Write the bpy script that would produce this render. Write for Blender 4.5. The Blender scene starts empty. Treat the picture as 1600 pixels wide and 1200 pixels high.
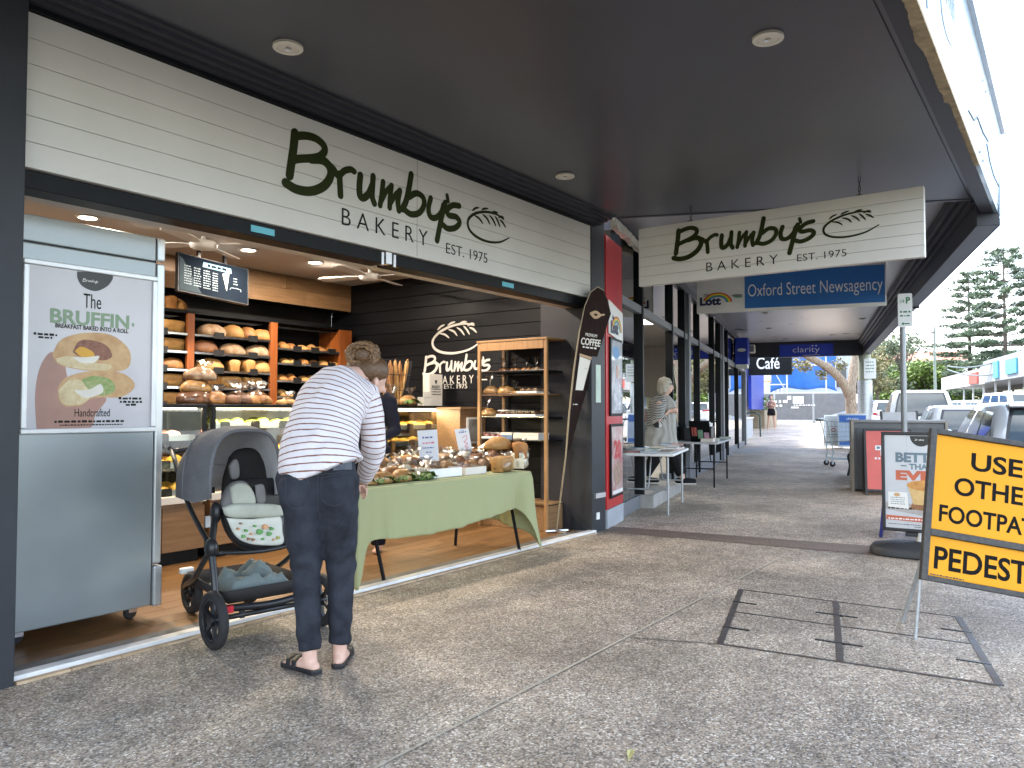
import bpy, bmesh, math, random
from mathutils import Vector, Matrix
from mathutils.bvhtree import BVHTree
R = math.radians; PI = math.pi
random.seed(7)
scene = bpy.context.scene
# ------------------------------------------------------------------ camera
FPX, EYE = 1200.0, 1.25                    # focal length in photo pixels (1600 wide), eye height
PITCH = math.atan(41 / FPX); YAW = math.atan(875 / FPX)
cam_d = bpy.data.cameras.new('camera'); cam = bpy.data.objects.new('camera', cam_d)
scene.collection.objects.link(cam); scene.camera = cam
cam_d.sensor_width = 36.0; cam_d.lens = 36.0 * FPX / 1600.0
cam_d.clip_start = 0.05; cam_d.clip_end = 3000
cam.location = (0, 0, EYE); cam.rotation_euler = (PI / 2 + PITCH, 0, YAW - PI / 2)
# ------------------------------------------------------------------ sky, sun, exposure
SUN_EL, SUN_AZ = R(52), R(66)              # elevation; azimuth counter-clockwise from +x (ahead, over the roofs)
world = bpy.data.worlds.new('World'); scene.world = world; world.use_nodes = True
nt = world.node_tree; nt.nodes.clear()
def N(t, kind, **kw):
    n = t.nodes.new(kind)
    for k, v in kw.items(): setattr(n, k, v)
    return n
wo = N(nt, 'ShaderNodeOutputWorld'); bg = N(nt, 'ShaderNodeBackground'); bg.inputs[1].default_value = 0.125
sky = N(nt, 'ShaderNodeTexSky', sky_type='NISHITA', sun_disc=False, sun_elevation=SUN_EL, sun_rotation=PI / 2 - SUN_AZ)
sky.air_density = 1.0; sky.dust_density = .6; sky.ozone_density = 1.2
tc = N(nt, 'ShaderNodeTexCoord'); mp = N(nt, 'ShaderNodeMapping'); mp.inputs['Scale'].default_value = (1, 1, 2.6)
nz = N(nt, 'ShaderNodeTexNoise'); nz.inputs['Scale'].default_value = 2.2; nz.inputs['Detail'].default_value = 8; nz.inputs['Roughness'].default_value = .58
cr = N(nt, 'ShaderNodeValToRGB'); cr.color_ramp.elements[0].position = .45; cr.color_ramp.elements[1].position = .66
mx = N(nt, 'ShaderNodeMix', data_type='RGBA'); mx.inputs[7].default_value = (9.0, 9.35, 9.7, 1)
nt.links.new(tc.outputs['Generated'], mp.inputs[0]); nt.links.new(mp.outputs[0], nz.inputs['Vector'])
nt.links.new(nz.outputs[0], cr.inputs[0]); nt.links.new(cr.outputs[0], mx.inputs[0])
nt.links.new(sky.outputs[0], mx.inputs[6]); nt.links.new(mx.outputs[2], bg.inputs[0]); nt.links.new(bg.outputs[0], wo.inputs[0])
sun_d = bpy.data.lights.new('sun', 'SUN'); sun = bpy.data.objects.new('sun', sun_d); scene.collection.objects.link(sun)
sun_d.energy = 2.2; sun_d.angle = R(9); sun_d.color = (1.0, .95, .88)
sdir = Vector((math.cos(SUN_EL) * math.cos(SUN_AZ), math.cos(SUN_EL) * math.sin(SUN_AZ), math.sin(SUN_EL)))
sun.rotation_euler = sdir.to_track_quat('Z', 'Y').to_euler(); sun.location = (0, 0, 30)
scene.view_settings.view_transform = 'Standard'; scene.view_settings.look = 'None'
scene.view_settings.exposure = 2.6; scene.view_settings.gamma = 1.0; scene.view_settings.use_curve_mapping = False
scene.render.engine = 'CYCLES'
cy = scene.cycles; cy.use_denoising = True; cy.max_bounces = 7; cy.diffuse_bounces = 4; cy.glossy_bounces = 3; cy.transparent_max_bounces = 16
cy.transmission_bounces = 4; cy.sample_clamp_indirect = 6; cy.caustics_reflective = False; cy.caustics_refractive = False
# ------------------------------------------------------------------ pixel helpers (a pixel gives a direction; what it touches gives the distance)
_c, _s = math.cos(YAW), math.sin(YAW)
FW0 = Vector((_c, _s, 0)); RT = Vector((_s, -_c, 0)); UPV = Vector((0, 0, 1))
FWD = FW0 * math.cos(PITCH) + UPV * math.sin(PITCH); CUP = UPV * math.cos(PITCH) - FW0 * math.sin(PITCH)
EYEP = Vector((0, 0, EYE))
def ray(x, y): return FWD + RT * ((x - 800) / FPX) + CUP * ((600 - y) / FPX)
def G(x, y, z=0.0):
    d = ray(x, y); return EYEP + d * ((z - EYE) / d.z)
def PY(x, y, Y):
    d = ray(x, y); return EYEP + d * (Y / d.y)
def PX(x, y, X):
    d = ray(x, y); return EYEP + d * (X / d.x)
def DEP(x, y, dep): return EYEP + ray(x, y) * dep
def PLN(x, y, p, n):
    d = ray(x, y); return EYEP + d * ((Vector(p) - EYEP).dot(Vector(n)) / d.dot(Vector(n)))
BEND = YAW - math.atan(471 / FPX)          # the street bends left where the bakery ends
D2 = Vector((math.cos(BEND), math.sin(BEND), 0)); N2 = Vector((-math.sin(BEND), math.cos(BEND), 0)); P0 = Vector((7.85, 4.21, 0))
def gz(s): return 0 if s < 9 else ((s - 9) * .0145 if s < 36 else .3915 + (s - 36) * .004)
def S(s, t, z=0.0): return P0 + D2 * s - N2 * t + Vector((0, 0, gz(s) + z))
# ------------------------------------------------------------------ object helpers
COL = scene.collection; XF = {}
def tag(o, label=None, cat=None, group=None, kind=None):
    for k, v in (('label', label), ('category', cat), ('group', group), ('kind', kind)):
        if v: o[k] = v
    return o
def thing(name, label, cat, loc=(0, 0, 0), rz=0.0, group=None, M=None):
    o = bpy.data.objects.new(name, None); COL.objects.link(o); o.empty_display_size = .05
    M = M if M is not None else Matrix.Translation(Vector(loc)) @ Matrix.Rotation(rz, 4, 'Z')
    o.matrix_world = M; o.matrix_basis = M; XF[o.name] = M
    return tag(o, label, cat, group)
def W2(p):                                 # world -> local of a thing (or of a part's thing)
    while p is not None and p.name not in XF: p = p.parent
    return XF[p.name].inverted() if p is not None else Matrix()
def FR(o, xd, up):
    xd = Vector(xd).normalized(); up = Vector(up); up = (up - xd * up.dot(xd)).normalized(); n = xd.cross(up)
    M = Matrix.Identity(4)
    for i in range(3): M[i][0], M[i][1], M[i][2], M[i][3] = xd[i], up[i], n[i], Vector(o)[i]
    return M
def crom(pts, k=6):
    P = [Vector(p) for p in pts]
    if len(P) < 3: return P
    out = []; Q = [P[0] * 2 - P[1]] + P + [P[-1] * 2 - P[-2]]
    for i in range(1, len(Q) - 2):
        a, b, c, d = Q[i - 1:i + 3]
        for j in range(k):
            t = j / k
            out.append(.5 * ((2 * b) + (c - a) * t + (2 * a - 5 * b + 4 * c - d) * t * t + (3 * b - a - 3 * c + d) * t ** 3))
    return out + [P[-1]]
def ell(cx, cy, rx, ry, n=20, a0=0, a1=2 * PI): return [(cx + rx * math.cos(a0 + (a1 - a0) * i / n), cy + ry * math.sin(a0 + (a1 - a0) * i / n)) for i in range(n if abs(a1 - a0 - 2 * PI) < 1e-6 else n + 1)]
class MB:
    def __init__(s): s.v = []; s.f = []; s.fm = []; s.mi = 0
    def add(s, vs, fs):
        b = len(s.v); s.v += [Vector(v) for v in vs]; s.f += [tuple(b + i for i in f) for f in fs]; s.fm += [s.mi] * len(fs); return s
    def box(s, x0, x1, y0, y1, z0, z1, M=None):
        vs = [Vector((x, y, z)) for z in (z0, z1) for y in (y0, y1) for x in (x0, x1)]
        if M is not None: vs = [M @ v for v in vs]
        return s.add(vs, [(0, 2, 3, 1), (4, 5, 7, 6), (0, 1, 5, 4), (2, 6, 7, 3), (0, 4, 6, 2), (1, 3, 7, 5)])
    def loft(s, rings, cap=True, close=True):
        n = len(rings[0]); vs = [v for r in rings for v in r]; fs = []
        for i in range(len(rings) - 1):
            for j in range(n if close else n - 1):
                k = (j + 1) % n; fs.append((i * n + j, i * n + k, (i + 1) * n + k, (i + 1) * n + j))
        if cap: fs += [tuple(reversed(range(n))), tuple(range((len(rings) - 1) * n, len(rings) * n))]
        return s.add(vs, fs)
    def tube(s, pts, r, n=8, rb=None, ref=None, cap=True, rnd=False):
        P = [Vector(p) for p in pts]; m = len(P)
        rr = [r] * m if isinstance(r, (int, float)) else list(r); rbb = rr if rb is None else ([rb] * m if isinstance(rb, (int, float)) else list(rb))
        if rnd:                              # rounded ends
            d0 = (P[0] - P[1]).normalized(); d1 = (P[-1] - P[-2]).normalized()
            h = lambda p, d, a, b: [(p + d * (b * .5), a * .87, b * .87), (p + d * (b * .87), a * .5, b * .5), (p + d * b, a * .08, b * .08)]
            A = h(P[0], d0, rr[0], rbb[0])[::-1]; B_ = h(P[-1], d1, rr[-1], rbb[-1])
            P = [a[0] for a in A] + P + [b[0] for b in B_]; rr = [a[1] for a in A] + rr + [b[1] for b in B_]; rbb = [a[2] for a in A] + rbb + [b[2] for b in B_]; m = len(P)
        t0 = (P[1] - P[0]).normalized()
        u = Vector(ref) if ref is not None else (Vector((0, 0, 1)) if abs(t0.z) < .9 else Vector((1, 0, 0)))
        rings = []
        for i in range(m):
            t = (P[min(i + 1, m - 1)] - P[max(i - 1, 0)]); t = t.normalized() if t.length > 1e-9 else t0
            w = u if ref is None else Vector(ref)
            w = w - t * w.dot(t); w = w.normalized() if w.length > 1e-6 else t.orthogonal().normalized(); u = w; b = t.cross(w)
            rings.append([P[i] + w * (rr[i] * math.cos(2 * PI * k / n)) + b * (rbb[i] * math.sin(2 * PI * k / n)) for k in range(n)])
        return s.loft(rings, cap)
    def lathe(s, prof, n=16, M=None, cap=True):
        M = M if M is not None else Matrix(); return s.loft([[M @ Vector((r * math.cos(2 * PI * k / n), r * math.sin(2 * PI * k / n), z)) for k in range(n)] for r, z in prof], cap)
    def sphere(s, c, r, nu=14, nv=9, M=None):
        r = (r,) * 3 if isinstance(r, (int, float)) else r; c = Vector(c); M = M if M is not None else Matrix()
        return s.loft([[M @ (c + Vector((r[0] * math.sin(a) * math.cos(2 * PI * k / nu), r[1] * math.sin(a) * math.sin(2 * PI * k / nu), r[2] * math.cos(a)))) for k in range(nu)] for a in [PI - max(.03, min(PI - .03, PI * i / nv)) for i in range(nv + 1)]])
    def prism(s, poly, z0, z1, M=None):
        M = M if M is not None else Matrix(); n = len(poly)
        a = sum(poly[i][0] * poly[(i + 1) % n][1] - poly[(i + 1) % n][0] * poly[i][1] for i in range(n))
        if a < 0: poly = poly[::-1]
        return s.loft([[M @ Vector((x, y, z)) for x, y in poly] for z in (z0, z1)])
    def grid(s, fn, nu, nv):
        vs = [fn(i / nu, j / nv) for j in range(nv + 1) for i in range(nu + 1)]
        return s.add(vs, [(j * (nu + 1) + i, j * (nu + 1) + i + 1, (j + 1) * (nu + 1) + i + 1, (j + 1) * (nu + 1) + i) for j in range(nv) for i in range(nu)])
    def quad(s, a, b, c, d): return s.add([a, b, c, d], [(0, 1, 2, 3)])
    def mesh(s, name, mats, smooth=0, M=None, fix=False):
        me = bpy.data.meshes.new(name); me.from_pydata([(M @ v if M is not None else v) for v in s.v], [], s.f)
        for m in (mats if isinstance(mats, (list, tuple)) else [mats]): me.materials.append(m)
        me.polygons.foreach_set('material_index', s.fm)
        if fix:
            bm = bmesh.new(); bm.from_mesh(me); bmesh.ops.recalc_face_normals(bm, faces=bm.faces); bm.to_mesh(me); bm.free()
        if smooth:
            me.polygons.foreach_set('use_smooth', [True] * len(me.polygons))
            if smooth < 180: me.set_sharp_from_angle(angle=R(smooth))
        me.update(); return me
    def build(s, name, mats, parent=None, smooth=0, W=False, bevel=0, label=None, cat=None, group=None, kind=None, solid=0, seg=2):
        me = s.mesh(name, mats, smooth, W2(parent) if (W and parent is not None) else None)
        return put(me, name, parent, None, bevel, label, cat, group, kind, solid, seg)
def put(me, name, parent=None, M=None, bevel=0, label=None, cat=None, group=None, kind=None, solid=0, seg=2):
    o = bpy.data.objects.new(name, me); COL.objects.link(o)
    if M is not None: o.matrix_basis = M
    if parent is not None: o.parent = parent
    else: XF[o.name] = M if M is not None else Matrix()
    if solid:
        md = o.modifiers.new('solid', 'SOLIDIFY'); md.thickness = solid; md.offset = 0
    if bevel:
        md = o.modifiers.new('bevel', 'BEVEL'); md.width = bevel; md.segments = seg; md.limit_method = 'ANGLE'; md.angle_limit = R(40)
    return tag(o, label, cat, group, kind)
_tmp = bpy.data.scenes.new('shape_bench')     # an empty bench scene: shapes are evaluated there without touching the big one
def evaluated(o):
    _tmp.collection.objects.link(o); vl = _tmp.view_layers[0]; vl.update()
    me = bpy.data.meshes.new_from_object(o.evaluated_get(vl.depsgraph)); _tmp.collection.objects.unlink(o); return me
def remesh(mb, voxel=.014, smooth=6, name='body', extra=None):
    me = mb.mesh(name, []); o = bpy.data.objects.new('tmp', me)
    md = o.modifiers.new('r', 'REMESH'); md.mode = 'VOXEL'; md.voxel_size = voxel
    md = o.modifiers.new('s', 'SMOOTH'); md.iterations = smooth; md.factor = .5
    out = evaluated(o); bpy.data.objects.remove(o); bpy.data.meshes.remove(me)
    out.polygons.foreach_set('use_smooth', [True] * len(out.polygons)); out.name = name; return out
_tx = {}
def text_mesh(body, bold=0.0):
    k = (body, bold)
    if k not in _tx:
        c = bpy.data.curves.new('t', 'FONT'); c.body = body; c.resolution_u = 4; c.offset = bold; c.size = 1; c.extrude = .5
        o = bpy.data.objects.new('t', c); me = evaluated(o); bpy.data.objects.remove(o); bpy.data.curves.remove(c)
        _tx[k] = ([v.co.copy() for v in me.vertices], [tuple(p.vertices) for p in me.polygons]); bpy.data.meshes.remove(me)
    return _tx[k]
def add_text(mb, body, M, w, h, x=0.0, y=0.0, bold=0.0, depth=.002, align='c', fit=True, lift=0.0, shear=0.0):
    vs, fs = text_mesh(body, bold)
    x0, x1 = min(v.x for v in vs), max(v.x for v in vs); y0, y1 = min(v.y for v in vs), max(v.y for v in vs)
    sy = h / (y1 - y0); sx = w / (x1 - x0) if fit else sy
    ox = {'c': -.5 * (x0 + x1) * sx, 'l': -x0 * sx, 'r': -x1 * sx}[align]
    mb.add([M @ Vector((x + ox + v.x * sx + shear * (v.y - y0) * sy, y + (v.y - .5 * (y0 + y1)) * sy, lift + (v.z + .5) * depth)) for v in vs], fs)
def lettering(parent, body, M, w, h, mat, x=0.0, y=0.0, W=False, name='lettering', **kw):
    mb = MB(); add_text(mb, body, M, w, h, x, y, **kw); return mb.build(name, mat, parent, W=W)
def flat(parent, name, M, poly, z, mat, t=.0015, W=False):
    return MB().prism(poly, z, z + t, M).build(name, mat, parent, W=W)
def small_print(parent, M, rows, mat, lift=.002, W=False, seed=1):
    rnd = random.Random(seed); mb = MB()        # rows: (x0, x1, y, height): lines of writing too small to read
    for x0, x1, y, h in rows:
        x = x0
        while x < x1 - h * .4:
            w = min(rnd.uniform(.5, 1.6) * h * 1.4, x1 - x); mb.box(x, x + w, y, y + h * rnd.uniform(.7, 1), lift, lift + .001, M); x += w + h * .55
    return mb.build('small_print', mat, parent, W=W)
# ------------------------------------------------------------------ materials
MAT = {}
def mat(name, col, rough=.55, metal=0.0, var=.12, scale=6.0, bump=0.0, bscale=60.0, coat=0.0, emit=None, es=0.0, spec=.5, col2=None, stretch=None, rnd=0.0, rvar=0.0):
    m = bpy.data.materials.new(name); m.use_nodes = True; t = m.node_tree; b = t.nodes['Principled BSDF']
    b.inputs['Roughness'].default_value = rough; b.inputs['Metallic'].default_value = metal; b.inputs['Coat Weight'].default_value = coat; b.inputs['Specular IOR Level'].default_value = spec
    c4 = (*col, 1)
    tcn = N(t, 'ShaderNodeTexCoord'); vec = tcn.outputs['Object']
    if stretch:
        mpn = N(t, 'ShaderNodeMapping'); mpn.inputs['Scale'].default_value = stretch; t.links.new(vec, mpn.inputs[0]); vec = mpn.outputs[0]
    n = N(t, 'ShaderNodeTexNoise'); n.inputs['Scale'].default_value = scale; n.inputs['Detail'].default_value = 5; n.inputs['Roughness'].default_value = .6
    t.links.new(vec, n.inputs['Vector'])
    r = N(t, 'ShaderNodeValToRGB'); r.color_ramp.elements[0].position = .3; r.color_ramp.elements[1].position = .7
    lo = col2 if col2 else tuple(max(0, c * (1 - var)) for c in col); hi = col if col2 else tuple(min(1, c * (1 + var * .6)) for c in col)
    r.color_ramp.elements[0].color = (*lo, 1); r.color_ramp.elements[1].color = (*hi, 1)
    t.links.new(n.outputs[0], r.inputs[0]); out = r.outputs[0]
    if rnd:
        oi = N(t, 'ShaderNodeObjectInfo'); hs = N(t, 'ShaderNodeHueSaturation'); mr = N(t, 'ShaderNodeMapRange')
        mr.inputs[3].default_value = 1 - rnd; mr.inputs[4].default_value = 1 + rnd; t.links.new(oi.outputs['Random'], mr.inputs[0]); t.links.new(mr.outputs[0], hs.inputs['Value'])
        t.links.new(out, hs.inputs['Color']); out = hs.outputs[0]
    t.links.new(out, b.inputs['Base Color'])
    if rvar:
        mr = N(t, 'ShaderNodeMapRange'); mr.inputs[3].default_value = max(0, rough - rvar); mr.inputs[4].default_value = min(1, rough + rvar)
        t.links.new(n.outputs[0], mr.inputs[0]); t.links.new(mr.outputs[0], b.inputs['Roughness'])
    if bump:
        n2 = N(t, 'ShaderNodeTexNoise'); n2.inputs['Scale'].default_value = bscale; n2.inputs['Detail'].default_value = 4; t.links.new(vec, n2.inputs['Vector'])
        bp = N(t, 'ShaderNodeBump'); bp.inputs['Strength'].default_value = bump; bp.inputs['Distance'].default_value = .02
        t.links.new(n2.outputs[0], bp.inputs['Height']); t.links.new(bp.outputs[0], b.inputs['Normal'])
    if emit: b.inputs['Emission Color'].default_value = (*emit, 1); b.inputs['Emission Strength'].default_value = es
    MAT[name] = m; return m
def glass(name, tint=(.93, .96, .95), refl=1.0, base=.06, rough=.01, dirt=0.0):
    m = bpy.data.materials.new(name); m.use_nodes = True; t = m.node_tree; t.nodes.clear()
    o = N(t, 'ShaderNodeOutputMaterial'); tr = N(t, 'ShaderNodeBsdfTransparent'); tr.inputs[0].default_value = (*tint, 1)
    gl = N(t, 'ShaderNodeBsdfGlossy'); gl.inputs['Roughness'].default_value = rough
    fr = N(t, 'ShaderNodeFresnel'); fr.inputs[0].default_value = 1.5; ad = N(t, 'ShaderNodeMath', operation='MULTIPLY_ADD', use_clamp=True)
    ad.inputs[1].default_value = refl; ad.inputs[2].default_value = base; mixs = N(t, 'ShaderNodeMixShader')
    t.links.new(fr.outputs[0], ad.inputs[0]); t.links.new(ad.outputs[0], mixs.inputs[0]); t.links.new(tr.outputs[0], mixs.inputs[1]); t.links.new(gl.outputs[0], mixs.inputs[2])
    t.links.new(mixs.outputs[0], o.inputs[0]); MAT[name] = m; return m
def lamp_mat(name, col, es): return mat(name, col, .4, emit=col, es=es, var=0)
charcoal = mat('charcoal_paint', (.028, .031, .038), .5, spec=.3, var=.25, scale=2.5, bump=.05, bscale=90, rvar=.1)
soffit_m = mat('charcoal_soffit', (.058, .060, .074), .34, var=.2, scale=.9, bump=.03, bscale=4, rvar=.07)
trim_dark = mat('dark_trim', (.030, .030, .038), .45, spec=.3, var=.2, scale=3)
black_m = mat('black_powdercoat', (.004, .005, .0065), .45, spec=.18, var=.3, scale=8)
black_pl = mat('black_plastic', (.012, .013, .016), .38, var=.3, scale=12, rvar=.1)
rubber = mat('black_rubber', (.018, .018, .02), .75, var=.3, scale=20)
board_white = mat('white_board_paint', (.62, .60, .565), .5, var=.06, scale=1.4, bump=.02, bscale=30)
white_p = mat('white_paint', (.74, .74, .72), .5, var=.07, scale=3)
bone = mat('bone_white', (.66, .62, .55), .6, var=.05, scale=5)
olive = mat('olive_lettering', (.020, .026, .005), .55, spec=.12, var=.15, scale=9)
ink = mat('dark_ink', (.016, .017, .015), .6, spec=.12, var=.1)
alu = mat('aluminium', (.62, .63, .65), .34, metal=.85, var=.1, scale=9, rvar=.1)
steel_grey = mat('freezer_steel', (.30, .335, .35), .32, metal=.35, var=.10, scale=1.6, bump=.015, bscale=9, rvar=.08)
steel_lt = mat('freezer_trim', (.50, .52, .53), .3, metal=.5, var=.1)
chrome = mat('chrome', (.7, .7, .72), .18, metal=1, var=.05)
galv = mat('galvanised_steel', (.42, .44, .45), .45, metal=.6, var=.2, scale=14, rvar=.1)
grey_post = mat('grey_post_paint', (.17, .18, .20), .45, var=.12, scale=5)
glass_m = glass('window_glass', (.80, .84, .83), 1.6, .24)
glass_cab = glass('cabinet_glass', (.95, .97, .95), .8, .02)
glass_dk = mat('car_glass', (.035, .05, .055), .06, var=.25, scale=2, coat=.5)
wrap = glass('clear_wrap', (.98, .98, .98), .6, .03, .15)
skin = mat('skin', (.56, .33, .24), .5, var=.10, scale=14, bump=.02, bscale=120)
skin_pale = mat('pale_skin', (.60, .38, .30), .5, var=.08, scale=14)
# ------------------------------------------------------------------ ground
def footpath_mat(name='exposed_aggregate', g=1.0, tint=(1, 1, 1)):
    m = bpy.data.materials.new(name); m.use_nodes = True; t = m.node_tree; b = t.nodes['Principled BSDF']
    tcn = N(t, 'ShaderNodeTexCoord'); v = tcn.outputs['Object']
    vo = N(t, 'ShaderNodeTexVoronoi'); vo.inputs['Scale'].default_value = 122; t.links.new(v, vo.inputs['Vector'])
    sep = N(t, 'ShaderNodeSeparateColor'); t.links.new(vo.outputs['Color'], sep.inputs[0])
    r = N(t, 'ShaderNodeValToRGB'); e = r.color_ramp; e.elements[0].color = (.095, .076, .06, 1); e.elements[1].color = (.70, .65, .56, 1)
    for p, c in ((.25, (.21, .178, .145, 1)), (.5, (.31, .265, .215, 1)), (.72, (.38, .295, .205, 1)), (.9, (.50, .45, .39, 1))): e.elements.new(p).color = c
    t.links.new(sep.outputs[0], r.inputs[0])
    n1 = N(t, 'ShaderNodeTexNoise'); n1.inputs['Scale'].default_value = .8; n1.inputs['Detail'].default_value = 6; t.links.new(v, n1.inputs['Vector'])
    n3 = N(t, 'ShaderNodeTexNoise'); n3.inputs['Scale'].default_value = 5; n3.inputs['Detail'].default_value = 8; n3.inputs['Roughness'].default_value = .7; t.links.new(v, n3.inputs['Vector'])
    def mul(a, src, lo, hi, x0, x1):
        mr = N(t, 'ShaderNodeMapRange'); mr.inputs[1].default_value = x0; mr.inputs[2].default_value = x1; mr.inputs[3].default_value = lo; mr.inputs[4].default_value = hi
        t.links.new(src, mr.inputs[0]); mm = N(t, 'ShaderNodeMix', data_type='RGBA', blend_type='MULTIPLY'); mm.inputs[0].default_value = 1
        t.links.new(a, mm.inputs[6]); t.links.new(mr.outputs[0], mm.inputs[7]); return mm.outputs[2]
    c = mul(r.outputs[0], n1.outputs[0], .66, 1.14, .35, .65); c = mul(c, n3.outputs[0], .72, 1.14, .35, .62)
    gn = N(t, 'ShaderNodeMix', data_type='RGBA', blend_type='MULTIPLY'); gn.inputs[0].default_value = 1; gn.inputs[7].default_value = (g * tint[0], g * tint[1], g * tint[2], 1); t.links.new(c, gn.inputs[6])
    t.links.new(gn.outputs[2], b.inputs['Base Color']); b.inputs['Roughness'].default_value = .62
    bp = N(t, 'ShaderNodeBump'); bp.inputs['Strength'].default_value = .5; bp.inputs['Distance'].default_value = .006; bp.invert = True
    t.links.new(vo.outputs['Distance'], bp.inputs['Height']); t.links.new(bp.outputs[0], b.inputs['Normal']); return m
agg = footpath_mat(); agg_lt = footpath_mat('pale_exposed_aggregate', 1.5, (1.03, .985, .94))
agg_dark = mat('dark_aggregate', (.25, .185, .14), .6, col2=(.085, .064, .05), scale=110, bump=.4, bscale=120)
asphalt = mat('asphalt', (.075, .074, .075), .8, var=.35, scale=40, bump=.3, bscale=150)
concrete = mat('concrete', (.36, .35, .33), .75, var=.2, scale=5, bump=.12, bscale=70)
groundm = mat('verge_earth', (.12, .12, .08), .9, var=.4, scale=.4)
SS = [-1.0, 1, 3, 6, 9, 14, 18, 24, 30, 36, 50, 80, 140]
inn = [Vector((-12, 4.0, 0)), Vector((7.1, 4.0, 0))] + [S(s, -.9 if s > 18 else .0) for s in SS[1:]]
_a, _b = G(931, 825), G(1370, 860); _k = (-1.3 - _a.y) / (_b.y - _a.y)
out = [Vector((-12, -1.3, 0)), _a + (_b - _a) * _k, S(.2, 3.95)] + [S(s, 3.95) for s in SS[2:]]
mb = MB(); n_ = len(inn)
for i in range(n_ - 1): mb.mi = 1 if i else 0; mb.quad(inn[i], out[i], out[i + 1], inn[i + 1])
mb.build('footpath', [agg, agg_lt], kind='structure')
mb = MB()
for i in range(len(out) - 1):
    a, b = out[i], out[i + 1]; d = (b - a).normalized(); nn = Vector((d.y, -d.x, 0))
    z = Vector((0, 0, .003)); lo = Vector((0, 0, -.16))
    mb.quad(a + z, a + nn * .15 + z, b + nn * .15 + z, b + z); mb.quad(a + nn * .15 + z, a + nn * .15 + lo, b + nn * .15 + lo, b + nn * .15 + z)
mb.build('kerb', concrete, kind='structure')
mb = MB(); st_ = [-40, 0, 9, 18, 36, 80, 160]
for i in range(len(st_) - 1): mb.quad(S(st_[i], 3.6, -.135), S(st_[i], 12.0, -.135), S(st_[i + 1], 12.0, -.135), S(st_[i + 1], 3.6, -.135))
mb.build('road', asphalt, kind='structure')
mb = MB()
for i in range(1, len(st_) - 1): mb.quad(S(st_[i], 12.0, .0), S(st_[i], 40, 0), S(st_[i + 1], 40, 0), S(st_[i + 1], 12.0, 0)).quad(S(st_[i], 12.0, -.14), S(st_[i], 12.0, 0), S(st_[i + 1], 12.0, 0), S(st_[i + 1], 12.0, -.14))
mb.build('opposite_footpath', concrete, kind='structure')
mb = MB(); mb.quad(Vector((-900, -900, -.32)), Vector((1500, -900, -.32)), Vector((1500, 1500, -.32)), Vector((-900, 1500, -.32))); mb.build('ground', groundm, kind='structure')
# dark aggregate band where the street bends, saw-cut joints
mb = MB(); a, b = G(918, 828), G(1370, 868); a2, b2 = G(945, 822), G(1370, 852)
e_ = (b - a).normalized(); mb.add([p + Vector((0, 0, .004)) for p in (a, b + e_ * 1.6, b2 + e_ * 1.6, a2)], [(0, 1, 2, 3)]); mb.build('footpath_band', agg_dark, kind='structure')
joint = mat('joint_sand', (.40, .36, .29), .8, var=.3, scale=30); joint_dk = mat('dark_joint', (.10, .085, .07), .8, var=.3, scale=20)
def strip(p, q, w, m_, name='footpath_joint', z=.004):
    d = (q - p).normalized(); nn = Vector((-d.y, d.x, 0)) * w / 2; z = Vector((0, 0, z)); MB().quad(p - nn + z, q - nn + z, q + nn + z, p + nn + z).build(name, m_, kind='structure')
strip(G(560, 1215), G(1225, 868), .014, joint, z=.0045)
strip(G(985, 997), G(1125, 1007), .012, joint_dk)
strip(S(5.6, .05), S(5.6, 3.9), .03, joint_dk); strip(S(12, .05), S(12, 3.9), .05, joint_dk)
mb = MB(); mb.add([S(13.2, .02, .005), S(15.8, .02, .005), S(15.8, .75, .005), S(13.2, .55, .005)], [(0, 1, 2, 3)]); mb.build('footpath_patch', concrete, kind='structure')
# inspection cover let into the footpath
cv = thing('access_cover', 'four-panel stone-filled inspection cover with rusty steel frame set in the footpath', 'access cover', tuple(G(1330, 985)))
rusty = mat('rusty_steel', (.085, .088, .095), .5, metal=.4, col2=(.07, .045, .03), scale=18)
c1, c2, c3, c4 = G(1158, 922), G(1125, 1007), G(1497, 965), G(1562, 1072)
def lerp(a, b, t): return a + (b - a) * t
def bar(p, q, w, zt=.007):
    d = (q - p).normalized(); nn = Vector((-d.y, d.x, 0)) * w / 2; up = Vector((0, 0, zt))
    lo = [p - nn, q - nn, q + nn, p + nn]; mb = MB(); mb.loft([lo, [x + up for x in lo]]); return mb.build('frame_bar', rusty, cv, W=True)
m1, m2 = lerp(c1, c2, .47), lerp(c3, c4, .47); e1, e2 = lerp(c1, c3, .47), lerp(c2, c4, .47)
for p, q, w in ((c1, c2, .035), (c3, c4, .035), (c1, c3, .014), (c2, c4, .012), (m1, m2, .016), (e1, e2, .035)): bar(p, q, w, .007 if w > .03 else .006)
fill = agg
for i, (a, b, c, d) in enumerate(((c1, e1, (m1 + m2) / 2, m1), (e1, c3, m2, (m1 + m2) / 2), (m1, (m1 + m2) / 2, e2, c2), ((m1 + m2) / 2, m2, c4, e2))):
    k = (a + b + c + d) / 4; mb = MB(); q = [k + (p - k) * .965 for p in (a, d, c, b)]; mb.loft([q, [x + Vector((0, 0, .004)) for x in q]]); mb.build('infill_panel', fill, cv, W=True)
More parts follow.
